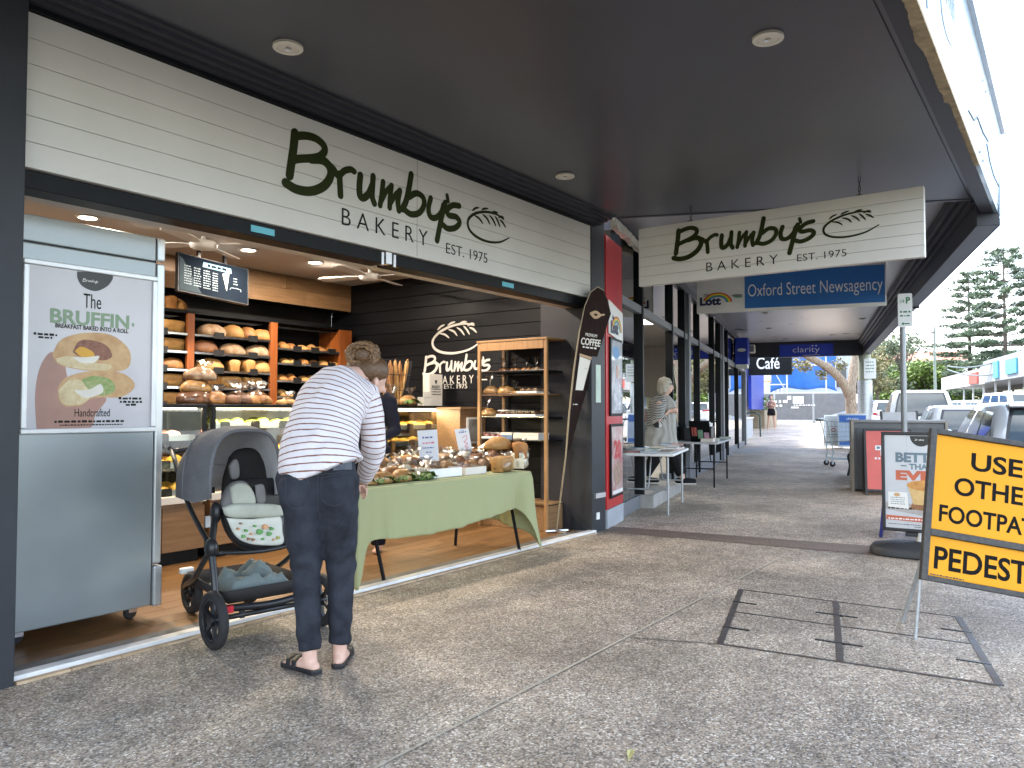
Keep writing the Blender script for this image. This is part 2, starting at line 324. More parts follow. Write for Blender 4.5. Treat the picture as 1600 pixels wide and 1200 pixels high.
for base, u in ((lerp(c1, c2, .28), 1), (lerp(c1, c2, .75), 1), (lerp(e1, e2, .28), 0), (lerp(e1, e2, .75), 0), (lerp(c3, c4, .28), -1), (lerp(c3, c4, .75), -1)):
    d = (c3 - c1).normalized(); a_, b_ = (-.02, .13) if u == 1 else ((-.12, .12) if u == 0 else (-.13, .02))
    mb = MB(); nn = Vector((-d.y, d.x, 0)) * .008; p, q = base + d * a_, base + d * b_; lo = [p - nn, q - nn, q + nn, p + nn]; mb.loft([lo, [x + Vector((0, 0, .009)) for x in lo]]); mb.build('lifting_slot', black_pl, cv, W=True)
leaf_m = mat('dry_leaf', (.45, .42, .16), .6, var=.2, scale=30)
lf = thing('fallen_leaf', 'single yellow-green leaf lying on the footpath in the foreground', 'leaf', tuple(G(986, 1181)), .3)
MB().grid(lambda u, v: Vector(((u - .5) * .075, (v - .5) * .026 * math.sin(PI * min(.98, max(.02, u))) ** .6, .006 + .012 * abs(v - .5) * 2 * math.sin(PI * u))), 10, 4).build('blade', leaf_m, lf, smooth=180)
MB().tube([(-.06, 0, .006), (-.03, 0, .007), (.03, 0, .008)], .0012, 5).build('stalk', leaf_m, lf)
# ------------------------------------------------------------------ bakery building
XL, XR, YF, YB, ZC = 1.50, 6.95, 4.0, 8.1, 2.9
bk = thing('bakery_shop', 'charcoal bakery shopfront wide open to the footpath, with timber floor inside', 'shop', (4, 4, 0))
def wbox(name, x0, x1, y0, y1, z0, z1, m_, par=bk, bevel=0, **k): return MB().box(x0, x1, y0, y1, z0, z1).build(name, m_, par, W=True, bevel=bevel, **k)
wbox('column', .9, 1.52, 3.90, 4.34, -.02, 3.30, charcoal, bevel=.006)
wbox('column', 6.82, 7.10, 3.965, 4.22, -.02, 3.24, charcoal, bevel=.006)
wbox('column_panel', 6.832, 6.95, 4.22, 4.60, -.02, 2.9, trim_dark)
wbox('lintel', 1.52, 3.93, 4.005, 4.16, 2.31, 2.398, black_m, bevel=.004)
wbox('lintel', 4.00, 6.82, 4.005, 4.16, 2.31, 2.398, black_m, bevel=.004)
wbox('upper_wall', 1.5, 6.95, 4.04, 4.30, 2.402, 3.4, charcoal)
wbox('track_bracket', 3.935, 3.995, 4.0, 4.10, 2.315, 2.40, alu)
for x in (3.90, 4.02): wbox('hinge_plate', x - .012, x + .012, 3.996, 4.004, 2.30, 2.39, alu)
cyan = mat('cyan_sticker', (.10, .42, .52), .4)
for px in (411, 794):
    p = PY(px, 358 if px < 500 else 448, 4.0); wbox('sticker', p.x - .085, p.x + .085, 4.0, 4.004, 2.335, 2.375, cyan)
plaster = mat('warm_plaster', (.60, .56, .52), .6, var=.05, scale=2); warm_wall = mat('dark_back_wall', (.014, .013, .012), .7, var=.2)
wbox('shop_ceiling', XL, XR + .1, 4.30, YB, ZC, ZC + .05, plaster); wbox('ceiling_return', 1.5, 6.95, 4.16, 4.30, 2.32, 2.90, plaster)
wbox('left_wall', XL - .15, XL, 4.3, YB, 0, ZC, plaster); wbox('back_wall', XL, XR, YB, YB + .1, 0, ZC, warm_wall)
wbox('side_wall', XR + .02, XR + .14, 4.6, YB, 0, ZC, black_m)
wallboard = mat('black_wall_board', (.0075, .008, .010), .45, spec=.22, var=.2, scale=2, bump=.02, bscale=40, rvar=.08)
k = 0; z = 0.0
while z < ZC - .01:
    h = min(.148, ZC - z); wbox('board', XR - (.001 if k % 2 else 0), XR + .02, 4.6, YB, z + .004, z + h - .001, wallboard, bevel=.003); z += .148; k += 1
def plank_mat(name, c1_, c2_, sx=(1.2, 14, 14)):
    return mat(name, c1_, .42, col2=c2_, scale=3.2, stretch=sx, rnd=.22, rvar=.1)
floor_wood = plank_mat('floor_oak', (.22, .112, .038), (.12, .056, .019)); oak = plank_mat('oak_panel', (.34, .20, .10), (.23, .125, .055)); orange_wood = plank_mat('orange_timber', (.36, .105, .022), (.24, .062, .012), (8, 8, 1.0))
pine = mat('pine_rack', (.36, .20, .085), .5, col2=(.24, .125, .05), stretch=(10, 10, 1.2), scale=3)
wbox('floor_base', XL, XR, 4.0, YB, -.1, .008, black_m)
rnd = random.Random(3); y = 4.125; row = 0
while y < 6.0:
    x = XL + (-.9, -.35, -.65, -.1)[row % 4]
    while x < XR:
        a, b = max(x, XL), min(x + 1.22, XR)
        if b - a > .03: wbox('floor_plank', a + .001, b - .001, y + .001, y + .148, .008, .016 + rnd.uniform(0, .0008), floor_wood)
        x += 1.22
    y += .15; row += 1
wbox('rear_floor', XL, XR, y, YB, .006, .015, floor_wood)
wbox('floor_edge', 1.52, 6.82, 4.012, 4.122, -.05, .022, mat('worn_threshold', (.15, .145, .14), .6, var=.35, scale=9))
wbox('threshold_strip', 1.52, 6.86, 3.935, 4.010, -.05, .032, mat('white_threshold', (.68, .69, .70), .45, metal=.2, var=.12, scale=8), bevel=.005)
tan_t = mat('tan_edge_tile', (.42, .31, .20), .7, var=.25, scale=12, rnd=.12)
for i in range(22): wbox('edge_tile', 1.53 + i * .24, 1.53 + i * .24 + .235, 3.90, 3.934, -.02, .012, tan_t)
for i in range(5):                                              # timber bulkhead over the bread wall
    x = [2.0, 3.2, 4.45, 5.4, 6.2, 6.94]; wbox('bulkhead_panel', x[i] + .002, x[i + 1] - .002, 7.70, 7.74, 2.55, 2.725, oak); wbox('bulkhead_panel', x[i] - (.3 if i else 0), x[i + 1] - (.3 if i < 4 else 0) - .003, 7.70, 7.74, 2.727, 2.898, oak)
wbox('bulkhead_box', 1.6, 6.94, 7.742, YB, 2.56, 2.9, black_m)
wbox('wall_flashing', 6.86, 7.06, 3.94, 3.966, .35, .40, alu)
wbox('outlet', 6.90, 6.96, 3.955, 3.966, .13, .20, white_p); wbox('notice', 6.90, 7.0, 3.96, 3.966, 1.33, 1.72, mat('faded_notice', (.45, .55, .47), .6))
# shop lights
def downlight(label, loc, lit=0, r=.09, grp=None, name='downlight', core=.4):
    t = thing(name, label, 'light', loc, 0, grp)
    MB().lathe([(r, -.012), (r * .97, -.016), (r * .72, -.017), (r * .70, 0), (r, 0)], 28, cap=False).build('bezel', white_p if lit else bone, t, smooth=40)
    MB().lathe([(r * .70, -.010), (0.001, -.012)], 24, cap=False).build('diffuser', lamp_on if lit else bone, t)
    if not lit: MB().lathe([(r * .22, -.020), (r * .16, -.012), (r * .001, -.010)], 14, cap=False).build('lens', alu, t, smooth=60)
    if lit:
        ld = bpy.data.lights.new('downlight_lamp', 'AREA'); ld.shape = 'DISK'; ld.size = r * 1.3; ld.energy = lit; ld.color = (1.0, .87, .72); lo = bpy.data.objects.new('lamp', ld); COL.objects.link(lo); lo.parent = t; lo.location = (0, 0, -.03)
    return t
lamp_on = lamp_mat('lamp_glow', (1.0, .9, .74), 5)
downlight('lit round ceiling downlight above the freezer', tuple(G(137, 338, ZC - .002)), 11, .10, 'shop ceiling downlights')
downlight('lit round ceiling downlight right of the menu screen', tuple(G(388, 389, ZC - .002)), 11, .10, 'shop ceiling downlights')
for i, (x, y) in enumerate(((5.55, 6.75), (2.6, 5.2), (4.2, 5.1), (5.9, 5.1))): downlight(['added lit ceiling downlight over the till counter', 'added lit ceiling downlight just behind the lintel by the freezer', 'added lit ceiling downlight behind the lintel at mid opening', 'added lit ceiling downlight behind the lintel near the coffee flag'][i], (x, y, ZC - .002), 8, .10, 'shop ceiling downlights')  # lamps added to brighten the shop; the pair above are the visible fixtures
# ceiling fans
for px, py, a, lab in ((318, 372, .35, 'white ceiling fan hanging in front of the menu screen'), (578, 424, .05, 'white ceiling fan near the black logo wall')):
    p = G(px, py, 2.79); f = thing('ceiling_fan', lab, 'fan', (p.x, p.y, 2.66), a, 'shop ceiling fans')
    MB().lathe([(.001, .02), (.09, .03), (.115, .05), (.12, .075), (.10, .10), (.03, .11)], 24).build('motor_housing', white_p, f, smooth=50)
    MB().lathe([(.018, .10), (.018, .19), (.05, .20), (.055, .238)], 14).build('downrod', white_p, f, smooth=40)
    for i in range(4):
        M = Matrix.Rotation(i * PI / 2 + .2, 4, 'Z') @ Matrix.Translation((.11, 0, .07)) @ Matrix.Rotation(R(10), 4, 'X')
        MB().prism([(0, -.03), (.12, -.055), (.50, -.065), (.54, -.04), (.54, .04), (.50, .065), (.12, .055), (0, .03)], 0, .007, M).build('blade', white_p, f)
# ------------------------------------------------------------------ logo, traced on the flat sign plane
def crop(pts): return [PY(380 + x / 2.7586, 160 + y / 2.7586, 4.0) for x, y in pts]
LOGO = [(15, [(212, 136), (207, 190), (198, 255), (189, 318)]), (13, [(208, 150), (255, 147), (300, 158), (333, 185), (340, 212), (322, 234), (290, 243), (225, 247), (205, 252)]),
 (15, [(280, 247), (330, 252), (360, 280), (366, 318), (345, 356), (310, 378), (268, 386), (215, 376), (172, 350)]), (11, [(350, 262), (380, 292), (398, 320), (425, 298), (452, 292), (466, 300)]), (12, [(404, 312), (406, 360), (408, 404)]),
 (13, [(494, 318), (490, 362), (492, 404), (508, 414), (530, 396), (545, 362)]), (12, [(549, 322), (546, 372), (545, 410), (554, 438)]), (11, [(592, 346), (586, 400), (579, 446)]), (10, [(584, 428), (604, 388), (628, 362)]), (11, [(628, 362), (622, 412), (620, 456)]),
 (10, [(622, 440), (646, 400), (664, 384)]), (12, [(664, 384), (656, 430), (660, 468)]), (13, [(713, 314), (704, 370), (692, 425), (676, 462)]), (12, [(680, 462), (712, 484), (748, 478), (768, 446), (764, 412), (736, 394), (704, 410)]),
 (12, [(797, 416), (788, 456), (794, 492), (818, 500), (842, 478), (852, 446)]), (13, [(860, 436), (846, 490), (834, 548), (825, 596)]), (9, [(868, 404), (872, 428)]), (12, [(920, 448), (892, 446), (868, 466), (876, 488), (908, 496), (922, 520), (904, 542), (872, 546), (850, 530)])]
LOAF = [(6, [(1112, 506), (1080, 484), (1035, 474), (992, 480), (964, 500), (957, 526), (968, 556), (1000, 584), (1045, 602), (1095, 604), (1135, 586)]), (4.5, [(978, 468), (990, 458), (1004, 456)]), (4.5, [(1018, 464), (1030, 460), (1044, 460)]), (4.5, [(1058, 478), (1072, 474), (1086, 478)]), (4.5, [(1090, 498), (1102, 494), (1112, 500)]),
 (4.5, [(988, 490), (1006, 502), (1022, 524)]), (4.5, [(1022, 486), (1040, 502), (1052, 526)]), (4.5, [(1052, 490), (1066, 508), (1078, 534)]), (4.5, [(1076, 494), (1086, 512), (1096, 538)]), (4.5, [(1096, 508), (1108, 520), (1120, 540)])]
_p0 = crop([(160, 350)])[0]; _p1 = crop([(1138, 590)])[0]; LOGO_W = _p1.x - _p0.x; LOGO_X, LOGO_Z = _p0.x, crop([(268, 386)])[0].z
def _norm(set_): return [(w / 2.7586 / 323 / LOGO_W * 1.0, [((p.x - LOGO_X) / LOGO_W, (p.z - LOGO_Z) / LOGO_W) for p in crop(pts)]) for w, pts in set_]
LOGO_N = _norm(LOGO); LOAF_N = _norm(LOAF)
def strokes(parent, name, set_, M, k, mat_, ox=0, oy=0, th=.004, W=False, wk=1.85, shear=0):
    mb = MB()
    for i, (w, pts) in enumerate(set_):
        P = crom([((ox + (x + shear * y) * k), (oy + y * k), th * .2 + .00012 * (i % 5)) for x, y in pts], 5); r = w * k * wk
        rr = [r * (1 if name != 'loaf_emblem' else (1.0 - .55 * abs(2 * j / (len(P) - 1) - 1) ** 3)) for j in range(len(P))]
        mb.tube([M @ p for p in P], rr, 10, rb=[th] * len(P), ref=None, rnd=True) if False else _ribbon(mb, P, rr, th, M)
    return mb.build(name, mat_, parent, smooth=50, W=W)
def _ribbon(mb, P, rr, th, M):                # a flat brush stroke with round ends
    rings = []; n = 8; m = len(P)
    d0 = (P[0] - P[1]).normalized(); d1 = (P[-1] - P[-2]).normalized()
    Q = [(P[0] + d0 * rr[0] * f, rr[0] * g) for f, g in ((.98, .2), (.8, .6), (.45, .9))] + list(zip(P, rr)) + [(P[-1] + d1 * rr[-1] * f, rr[-1] * g) for f, g in ((.45, .9), (.8, .6), (.98, .2))]
    for i in range(len(Q)):
        t = Q[min(i + 1, len(Q) - 1)][0] - Q[max(i - 1, 0)][0]; t.z = 0; t = t.normalized(); b = Vector((-t.y, t.x, 0)); p, r = Q[i]
        rings.append([M @ (p + b * (r * a) + Vector((0, 0, th * h))) for a, h in ((-1, 0), (-.93, .8), (-.5, 1), (.5, 1), (.93, .8), (1, 0), (0, -.2))])
    mb.loft(rings)
# fascia sign
fs = thing('fascia_sign', 'long white boarded bakery fascia sign above the open shopfront', 'sign', (4.2, 4.0, 2.4))
for i in range(6): wbox('board', 1.525, 6.845, 3.975 + .0004 * (i % 2), 4.03, 2.402 + i * .1248, 2.402 + i * .1248 + .1228, board_white, fs, bevel=.0025)
wbox('edge_trim', 6.846, 6.90, 3.97, 4.03, 2.36, 3.20, trim_dark, fs); wbox('edge_trim', 1.52, 6.9, 3.955, 4.03, 3.152, 3.18, black_m, fs)
MF = FR((0, 3.9748, 0), (1, 0, 0), (0, 0, 1))
strokes(fs, 'script_lettering', LOGO_N, MF, LOGO_W, olive, LOGO_X, LOGO_Z, W=True); strokes(fs, 'loaf_emblem', LOAF_N, MF, LOGO_W, olive, LOGO_X, LOGO_Z, W=True)
def box_of(x0, y0, x1, y1):
    a, b, c, d = crop([(x0, y0), (x0, y1), (x1, y0), (x1, y1)]); return a.x, c.x, (a.z + b.z) / 2, (c.z + d.z) / 2, a.z - b.z
bx0, bz0, _, _, _ = 0, 0, 0, 0, 0
a_, b_ = crop([(414, 494)])[0], crop([(784, 588)])[0]
lettering(fs, 'B A K E R Y', MF, b_.x - a_.x, .115, ink, (a_.x + b_.x) / 2, (a_.z + b_.z) / 2, W=True, bold=-.008); print('bakery z', a_.z, b_.z)
a_, b_ = crop([(864, 634)])[0], crop([(1042, 669)])[0]
lettering(fs, 'EST. 1975', MF, b_.x - a_.x, .082, ink, (a_.x + b_.x) / 2, (a_.z + b_.z) / 2, W=True, bold=-.008)
wbox('sheet_joint', 4.232, 4.235, 3.974, 3.976, 2.41, 3.14, mat('joint_line', (.25, .24, .22), .7), fs)
# ------------------------------------------------------------------ bakery awning
aw = thing('awning', 'charcoal footpath awning over the bakery front with a pale parapet', 'awning', (4, 2.3, 3.25))
mb = MB(); mb.prism([(-4, 3.76), (-4, .62), (8.52, .62), (7.06, 3.76)], 3.25, 3.30); mb.build('soffit', soffit_m, aw, W=True)
for i in range(4): wbox('cornice_step', -4 if i else 1.0, 6.96, 3.74 + i * .055, 3.74 + (i + 1) * .055 + (.05 if i == 3 else -.008), 3.232 - i * .018, 3.262, trim_dark, aw)
mb = MB(); mb.prism([(-4, .67), (-4, .53), (8.53, .53), (8.47, .67)], 3.12, 3.255); mb.build('edge_beam', trim_dark, aw, W=True)
wbox('soffit_joint', -4, 8.30, .74, .746, 3.247, 3.252, black_m, aw)
peel = mat('peeling_tan_edge', (.36, .28, .17), .85, var=.4, scale=12, bump=.3, bscale=60)
rnd = random.Random(5); mb = MB()
xs = [3.0 + i * .03 for i in range(124)]; jag = [0.0]
for _ in xs: jag.append(max(-.012, min(.016, jag[-1] * .9 + rnd.uniform(-.005, .005))))
mb.loft([[Vector((x, .527, 3.09)), Vector((x, .570 + jag[int((x - 3.0) / .03 + .5)] + (.016 if x < 5.2 else -.014), 3.09)), Vector((x, .565, 3.102)), Vector((x, .527, 3.112))] for x in xs]); mb.build('peeling_edge', peel, aw, W=True)
pale = mat('pale_parapet_sheet', (.25, .35, .43), .25, var=.08, scale=1.5, coat=.3, rvar=.1); ghost = mat('faded_blue_print', (.20, .30, .44), .35, var=.1)
for x0, x1 in ((-4, 1.2), (1.2, 4.3), (4.3, 6.82), (6.82, 8.53)):
    MB().add([(x0 + .002, .53, 3.115), (x1 - .002, .53, 3.115), (x1 - .002, .49, 3.86), (x0 + .002, .49, 3.86), (x0 + .002, .56, 3.115), (x1 - .002, .56, 3.115), (x1 - .002, .52, 3.86), (x0 + .002, .52, 3.86)], [(0, 1, 2, 3), (5, 4, 7, 6), (0, 4, 5, 1), (3, 2, 6, 7), (1, 5, 6, 2), (0, 3, 7, 4)]).build('parapet_sheet', pale, aw, W=True)
wbox('parapet_cap', -4, 8.55, .46, .56, 3.862, 3.90, alu, aw); wbox('parapet_corner', 8.532, 8.56, .488, .56, 3.11, 3.86, alu, aw)
MG = FR((0, .5285, 3.115), (1, 0, 0), (0, -.0536, 1)); crack = mat('sheet_crack', (.16, .19, .24), .6)
strokes(aw, 'faded_lettering', LOGO_N, MG, 2.6, ghost, 2.55, .20, th=.0015, W=True); strokes(aw, 'faded_emblem', LOAF_N, MG, 2.6, ghost, 2.55, .20, th=.0015, W=True)
mb = MB(); mb.tube([MG @ Vector(p) for p in ((5.9, .14, 0), (6.25, .18, 0), (6.42, .26, 0), (6.9, .28, 0), (7.3, .33, 0))], .006, 5); mb.tube([MG @ Vector(p) for p in ((7.2, .28, 0), (7.5, .22, 0), (7.9, .20, 0), (8.5, .24, 0))], .005, 5); mb.build('crack', crack, aw, W=True)
for x, y in ((4.0, .62), (4.05, .1), (6.7, .62), (6.7, .08), (6.95, .62), (6.95, .08), (8.4, .06)): MB().lathe([(.012, 0), (.012, .006), (.004, .008)], 8, MG @ Matrix.Translation((x, y, 0))).build('rivet', galv, aw, W=True)
broken = mat('flaking_white_board', (.58, .55, .47), .8, var=.35, scale=9, bump=.4, bscale=40)
rnd = random.Random(9); A, B2 = Vector((6.98, 3.80, 3.20)), PLN(997, 392, P0, N2) - Vector((0, .05, 0)); mb = MB()
mb.loft([[lerp(A, B2, u) + Vector((0, -.03 + rnd.uniform(-.008, .008), .05)), lerp(A, B2, u) + Vector((0, -.05, -.055 + rnd.uniform(-.02, .02))), lerp(A, B2, u) + Vector((0, .03, -.06 + rnd.uniform(-.01, .02))), lerp(A, B2, u) + Vector((0, .03, .05))] for u in [i / 16 for i in range(17)]]); mb.build('flaking_trim', broken, aw, W=True)
for px, py, lab in ((450, 72, 'unlit round awning downlight above the fascia lettering'), (1200, 58, 'unlit round awning downlight nearest the street edge'), (883, 274, 'unlit round awning downlight by the far end of the fascia sign')):
    downlight(lab, tuple(G(px, py, 3.249)), 0, .082, 'awning downlights')
# hanging sign
HX = 7.0; hs = thing('hanging_sign', 'white boarded bakery sign hanging crosswise under the awning on two chains', 'sign', (HX, 2.23, 2.5))
ya, yb, za, zb = 3.515, .945, 2.50, 3.085
for i in range(6): wbox('board', HX, HX + .07, yb, ya, za + i * (zb - za) / 6 + .001, za + (i + 1) * (zb - za) / 6 - .0012, board_white, hs, bevel=.002)
wbox('core', HX + .006, HX + .064, yb + .004, ya - .004, za + .003, zb - .003, ink, hs)
MH = FR((HX - .001, ya, za), (0, -1, 0), (0, 0, 1))
hw = (ya - yb); lw = 1.877; zl = PX(1085, 401, HX).z - za; zk = PX(1160, 411, HX).z - za; ze = PX(1283, 399, HX).z - za
strokes(hs, 'script_lettering', LOGO_N, MH, lw, olive, .363, zl, W=True); strokes(hs, 'loaf_emblem', LOAF_N, MH, lw, olive, .363, zl, W=True)
lettering(hs, 'B A K E R Y', MH, .678, .085, ink, 1.051, zk, W=True, bold=-.008); lettering(hs, 'EST. 1975', MH, .413, .062, ink, 1.766, ze, W=True, bold=-.008)
for px in (1079, 1343):
    y_ = PX(px, 300, HX + .035).y; mb = MB()
    for j in range(4):
        c = Vector((HX + .035, y_, zb + .02 + j * .042)); a = PI / 2 * (j % 2); mb.tube([c + Vector((.009 * math.cos(q) * math.cos(a), .009 * math.cos(q) * math.sin(a), .026 * math.sin(q))) for q in [i * PI / 5 for i in range(11)]], .004, 5)
    mb.build('chain', rusty, hs, W=True); wbox('chain_bracket', HX + .015, HX + .055, y_ - .02, y_ + .02, zb, zb + .012, rusty, hs)
# ------------------------------------------------------------------ newsagency building (local frame: x along the street, y into the shop)
MN = Matrix.Translation(P0) @ Matrix.Rotation(BEND, 4, 'Z')
ns = thing('newsagency_shop', 'glazed newsagency shopfront with black mullions and grey posts beyond the bakery', 'shop', M=MN)
def nbox(name, x0, x1, y0, y1, z0, z1, m_, par=None, bevel=0): return MB().box(x0, x1, y0, y1, z0, z1).build(name, m_, par or ns, bevel=bevel)
MNi = MN.inverted()
def SN(px, py=700): return (MNi @ PLN(px, py, P0, N2)).x
nbox('sill_wall', .0, 1.16, .0, .18, -.05, .16, grey_post); nbox('sill_wall', 3.42, 17.5, .0, .18, -.05, .26, grey_post); nbox('door_step', 1.165, 3.415, -.17, .18, -.05, .165, concrete, bevel=.01)
nbox('transom', .0, 17.5, -.02, .07, 2.50, 2.60, grey_post); nbox('head_beam', -.1, 17.6, -.03, .2, 3.32, 3.52, trim_dark)
edges = [(.06, 'm'), (SN(1003), 'm'), (SN(1050), 'm'), (SN(1069), 'm'), (SN(1077), 'p'), (SN(1092), 'm'), (SN(1115), 'm'), (SN(1125), 'm'), (SN(1130), 'p'), (SN(1137), 'm'), (SN(1153), 'm'), (17.5, 'p')]
xs = []
for x, kd in edges:
    w = .075 if kd == 'm' else .22; xs.append((x - w, x))
    nbox('mullion' if kd == 'm' else 'post', x - w, x, -.035 if kd == 'm' else -.045, .08, (.0 if kd == 'p' else .05) + gz(x), 3.32, black_m if kd == 'm' else grey_post)
for i in range(len(xs) - 1):
    a, b = xs[i][1], xs[i + 1][0]
    if b - a < .06: continue
    nbox('upper_pane', a, b, .025, .033, 2.60, 3.32, glass_m)
    if i != 1: nbox('lower_pane', a, b, .025, .033, .26 if i > 0 else .16, 2.50, glass_m)
cream = mat('cream_partition', (.60, .53, .44), .6, var=.05)
nbox('door_jamb', 1.325, 1.39, .14, .22, .17, 2.5, black_m); nbox('partition', 1.9, 3.35, .55, .62, .05, 2.10, cream); nbox('partition', 1.9, 3.35, .55, .62, 2.115, 2.5, cream)
MB().prism([(0, .181), (17.5, .181), (17.5, 5), (1.42, 5)], -.02, .16).build('shop_floor', concrete, ns); nbox('back_wall', 1.4, 17.5, 5, 5.1, 0, 3.5, cream); MB().prism([(0, .2), (17.5, .2), (17.5, 5), (1.42, 5)], 3.40, 3.44).build('ceiling', plaster, ns); MB().prism([(-.05, .2), (0, .2), (1.42, 5), (1.36, 5)], 0, 3.5).build('party_wall', plaster, ns); nbox('far_wall', 17.5, 17.6, .0, 5, 0, 3.5, plaster)
nbox('window_fitting', 3.35, 3.45, .10, .25, 2.86, 2.98, white_p); MB().tube([(3.4, .1, 2.88), (3.38, .08, 2.8), (3.42, .09, 2.72)], .006, 6).build('cable', black_pl, ns)
print_m = [mat('magazine_%d' % i, c, .4, col2=c_, scale=18) for i, (c, c_) in enumerate((((.55, .12, .10), (.7, .6, .5)), ((.10, .22, .5), (.6, .65, .7)), ((.6, .5, .2), (.2, .3, .25)), ((.55, .55, .55), (.2, .2, .22))))]
for j, (x0, x1) in enumerate(((5.2, 7.4), (8.2, 10.6))):
    t = thing('magazine_rack', ['magazine rack behind the second newsagency window', 'magazine rack behind the far newsagency windows'][j], 'rack', M=MN @ Matrix.Translation(((x0 + x1) / 2, 1.6, .03)), group='newsagency magazine racks')
    w = (x1 - x0) / 2; MB().box(-w, w, .06, .12, 0, 1.5).build('back_panel', white_p, t)
    for r_ in range(4):
        MB().box(-w, w, -.1, .06, .25 + r_ * .33, .27 + r_ * .33).build('shelf', white_p, t)
        for c_ in range(6): MB().box(-w + c_ * w / 3 + .02, -w + (c_ + 1) * w / 3 - .02, -.02, 0, .28 + r_ * .33, .53 + r_ * .33).build('magazine', print_m[(r_ + c_) % 4], t)
for i, (x, y) in enumerate(((2.2, 1.3), (5.5, 1.6), (9.5, 1.6))):  # panel lights added to brighten the newsagency interior
    t = thing('added_panel_light', ['added lit panel light inside the newsagency door', 'added lit panel light behind the second newsagency window', 'added lit panel light behind the far newsagency windows'][i], 'light', M=MN @ Matrix.Translation((x, y, 3.39)), group='added newsagency ceiling lights'); MB().box(-.6, .6, -.3, .3, -.03, .005).build('frame', white_p, t); MB().box(-.57, .57, -.27, .27, -.035, -.031).build('diffuser', lamp_mat('panel_glow', (1, .96, .9), 1.2) if i == 0 else MAT['panel_glow'], t)
    ld = bpy.data.lights.new('panel_lamp', 'AREA'); ld.shape = 'RECTANGLE'; ld.size = 1.1; ld.size_y = .5; ld.energy = 14; ld.color = (1, .93, .82); lo = bpy.data.objects.new('lamp', ld); COL.objects.link(lo); lo.parent = t; lo.location = (0, 0, -.05)
# red lotto panel beside the column
red = mat('red_panel', (.48, .012, .014), .35, var=.1, scale=3, coat=.2)
rp = thing('lotto_wall_board', 'tall red wall panel with two framed posters beside the bakery column', 'panel', M=MN @ Matrix.Translation((-.37, -.02, 0)))
MB().box(-.37, .36, -.03, .05, .20, 3.12).build('panel', red, rp, bevel=.004); MB().box(-.37, .36, -.035, .05, -.02, .197).build('base_block', mat('pale_grey_block', (.36, .38, .42), .6, var=.15), rp)
MR = FR((0, -.03, 0), (1, 0, 0), (0, 0, 1))
def rainbow(par, M, cx, cy, k, W=False, z=.002):
    for i, c in enumerate((red, mat('rain_orange', (.75, .32, .02), .4), mat('rain_yellow', (.75, .6, .03), .4), mat('rain_green', (.03, .35, .10), .4), mat('rain_blue', (.02, .16, .5), .4))):
        r0, r1 = k * (1 - i * .085), k * (1 - (i + 1) * .085)
        po = ell(cx, cy, r1 * 1.1, r1 * .78, 14, 0, PI * .92) + ell(cx, cy, r0 * 1.1, r0 * .78, 14, 0, PI * .92)[::-1]; flat(par, 'rainbow_band', M, po, z, c, .001, W)
navy = mat('navy_ink', (.006, .012, .06), .4); blue_m = mat('newsagency_blue', (.005, .125, .42), .35, var=.08, scale=3, coat=.3); royal = mat('clarity_blue', (.008, .035, .40), .35, var=.1)
def lott(par, M, cx, cy, k, W=False):
    rainbow(par, M, cx + k * .25, cy, k * .95, W, .003); lettering(par, 'Lott', M, k * 1.5, k * .62, navy, cx - k * .25, cy + k * .12, W, bold=.05, lift=.005)
    lettering(par, 'the', M, k * .35, k * .24, navy, cx - k * .55, cy + k * .62, W, lift=.005)
a, b = MNi @ PLN(942, 465, P0, N2), MNi @ PLN(967, 535, P0, N2)
flat(rp, 'lotto_board', MR, [(-.31, b.z + .04), (.33, b.z - .02), (.33, a.z - .10), (-.31, a.z - .02)], .006, white_p, .008); lott(rp, MR @ Matrix.Translation((0, 0, .014)), -.02, (a.z + b.z) / 2 - .12, .22)
posters = [mat('sport_poster', (.55, .56, .58), .3, col2=(.10, .12, .16), scale=5, coat=.4), mat('family_poster', (.62, .55, .52), .3, col2=(.38, .05, .07), scale=6, coat=.4)]
for j, (y0, y1) in enumerate(((530, 650), (662, 775))):
    z1, z0 = [(MNi @ PLN(955, q, P0, N2)).z for q in (y0, y1)]
    fo = MB().box(-.27, .27, -.052, -.032, z0, z1).build('poster_frame', black_m, rp, bevel=.004)
    MB().box(-.24, .24, -.056, -.053, z0 + .03, z1 - .03).build('poster_print', posters[j], fo)
    MP = FR((0, -.0565, 0), (1, 0, 0), (0, 0, 1)); zc, hh = (z0 + z1) / 2, z1 - z0
    if j == 0:
        flat(fo, 'print_figure', MP, [(-.14, zc - .36), (-.17, zc - .12), (-.07, zc - .02), (-.06, zc + .10), (.0, zc + .15), (.06, zc + .10), (.06, zc - .02), (.17, zc - .10), (.16, zc - .36)], 0, mat('poster_jersey', (.72, .72, .74), .4, col2=(.2, .22, .3), scale=14)); flat(fo, 'print_face', MP, ell(0, zc + .06, .05, .075), .002, skin)
        flat(fo, 'print_swirl', MP, ell(-.05, zc + .27, .16, .07), 0, mat('poster_blue', (.08, .25, .5), .4))
    else:
        lettering(fo, '20', MP, .30, .20, red, 0, zc + .12, bold=.04); flat(fo, 'print_group', MP, ell(0, zc - .14, .2, .13), 0, mat('poster_group', (.5, .3, .22), .4, col2=(.2, .15, .12), scale=20)); flat(fo, 'print_footer', MP, [(-.23, zc - hh / 2 + .04), (.23, zc - hh / 2 + .04), (.23, zc - .32), (-.23, zc - .32)], .001, white_p)
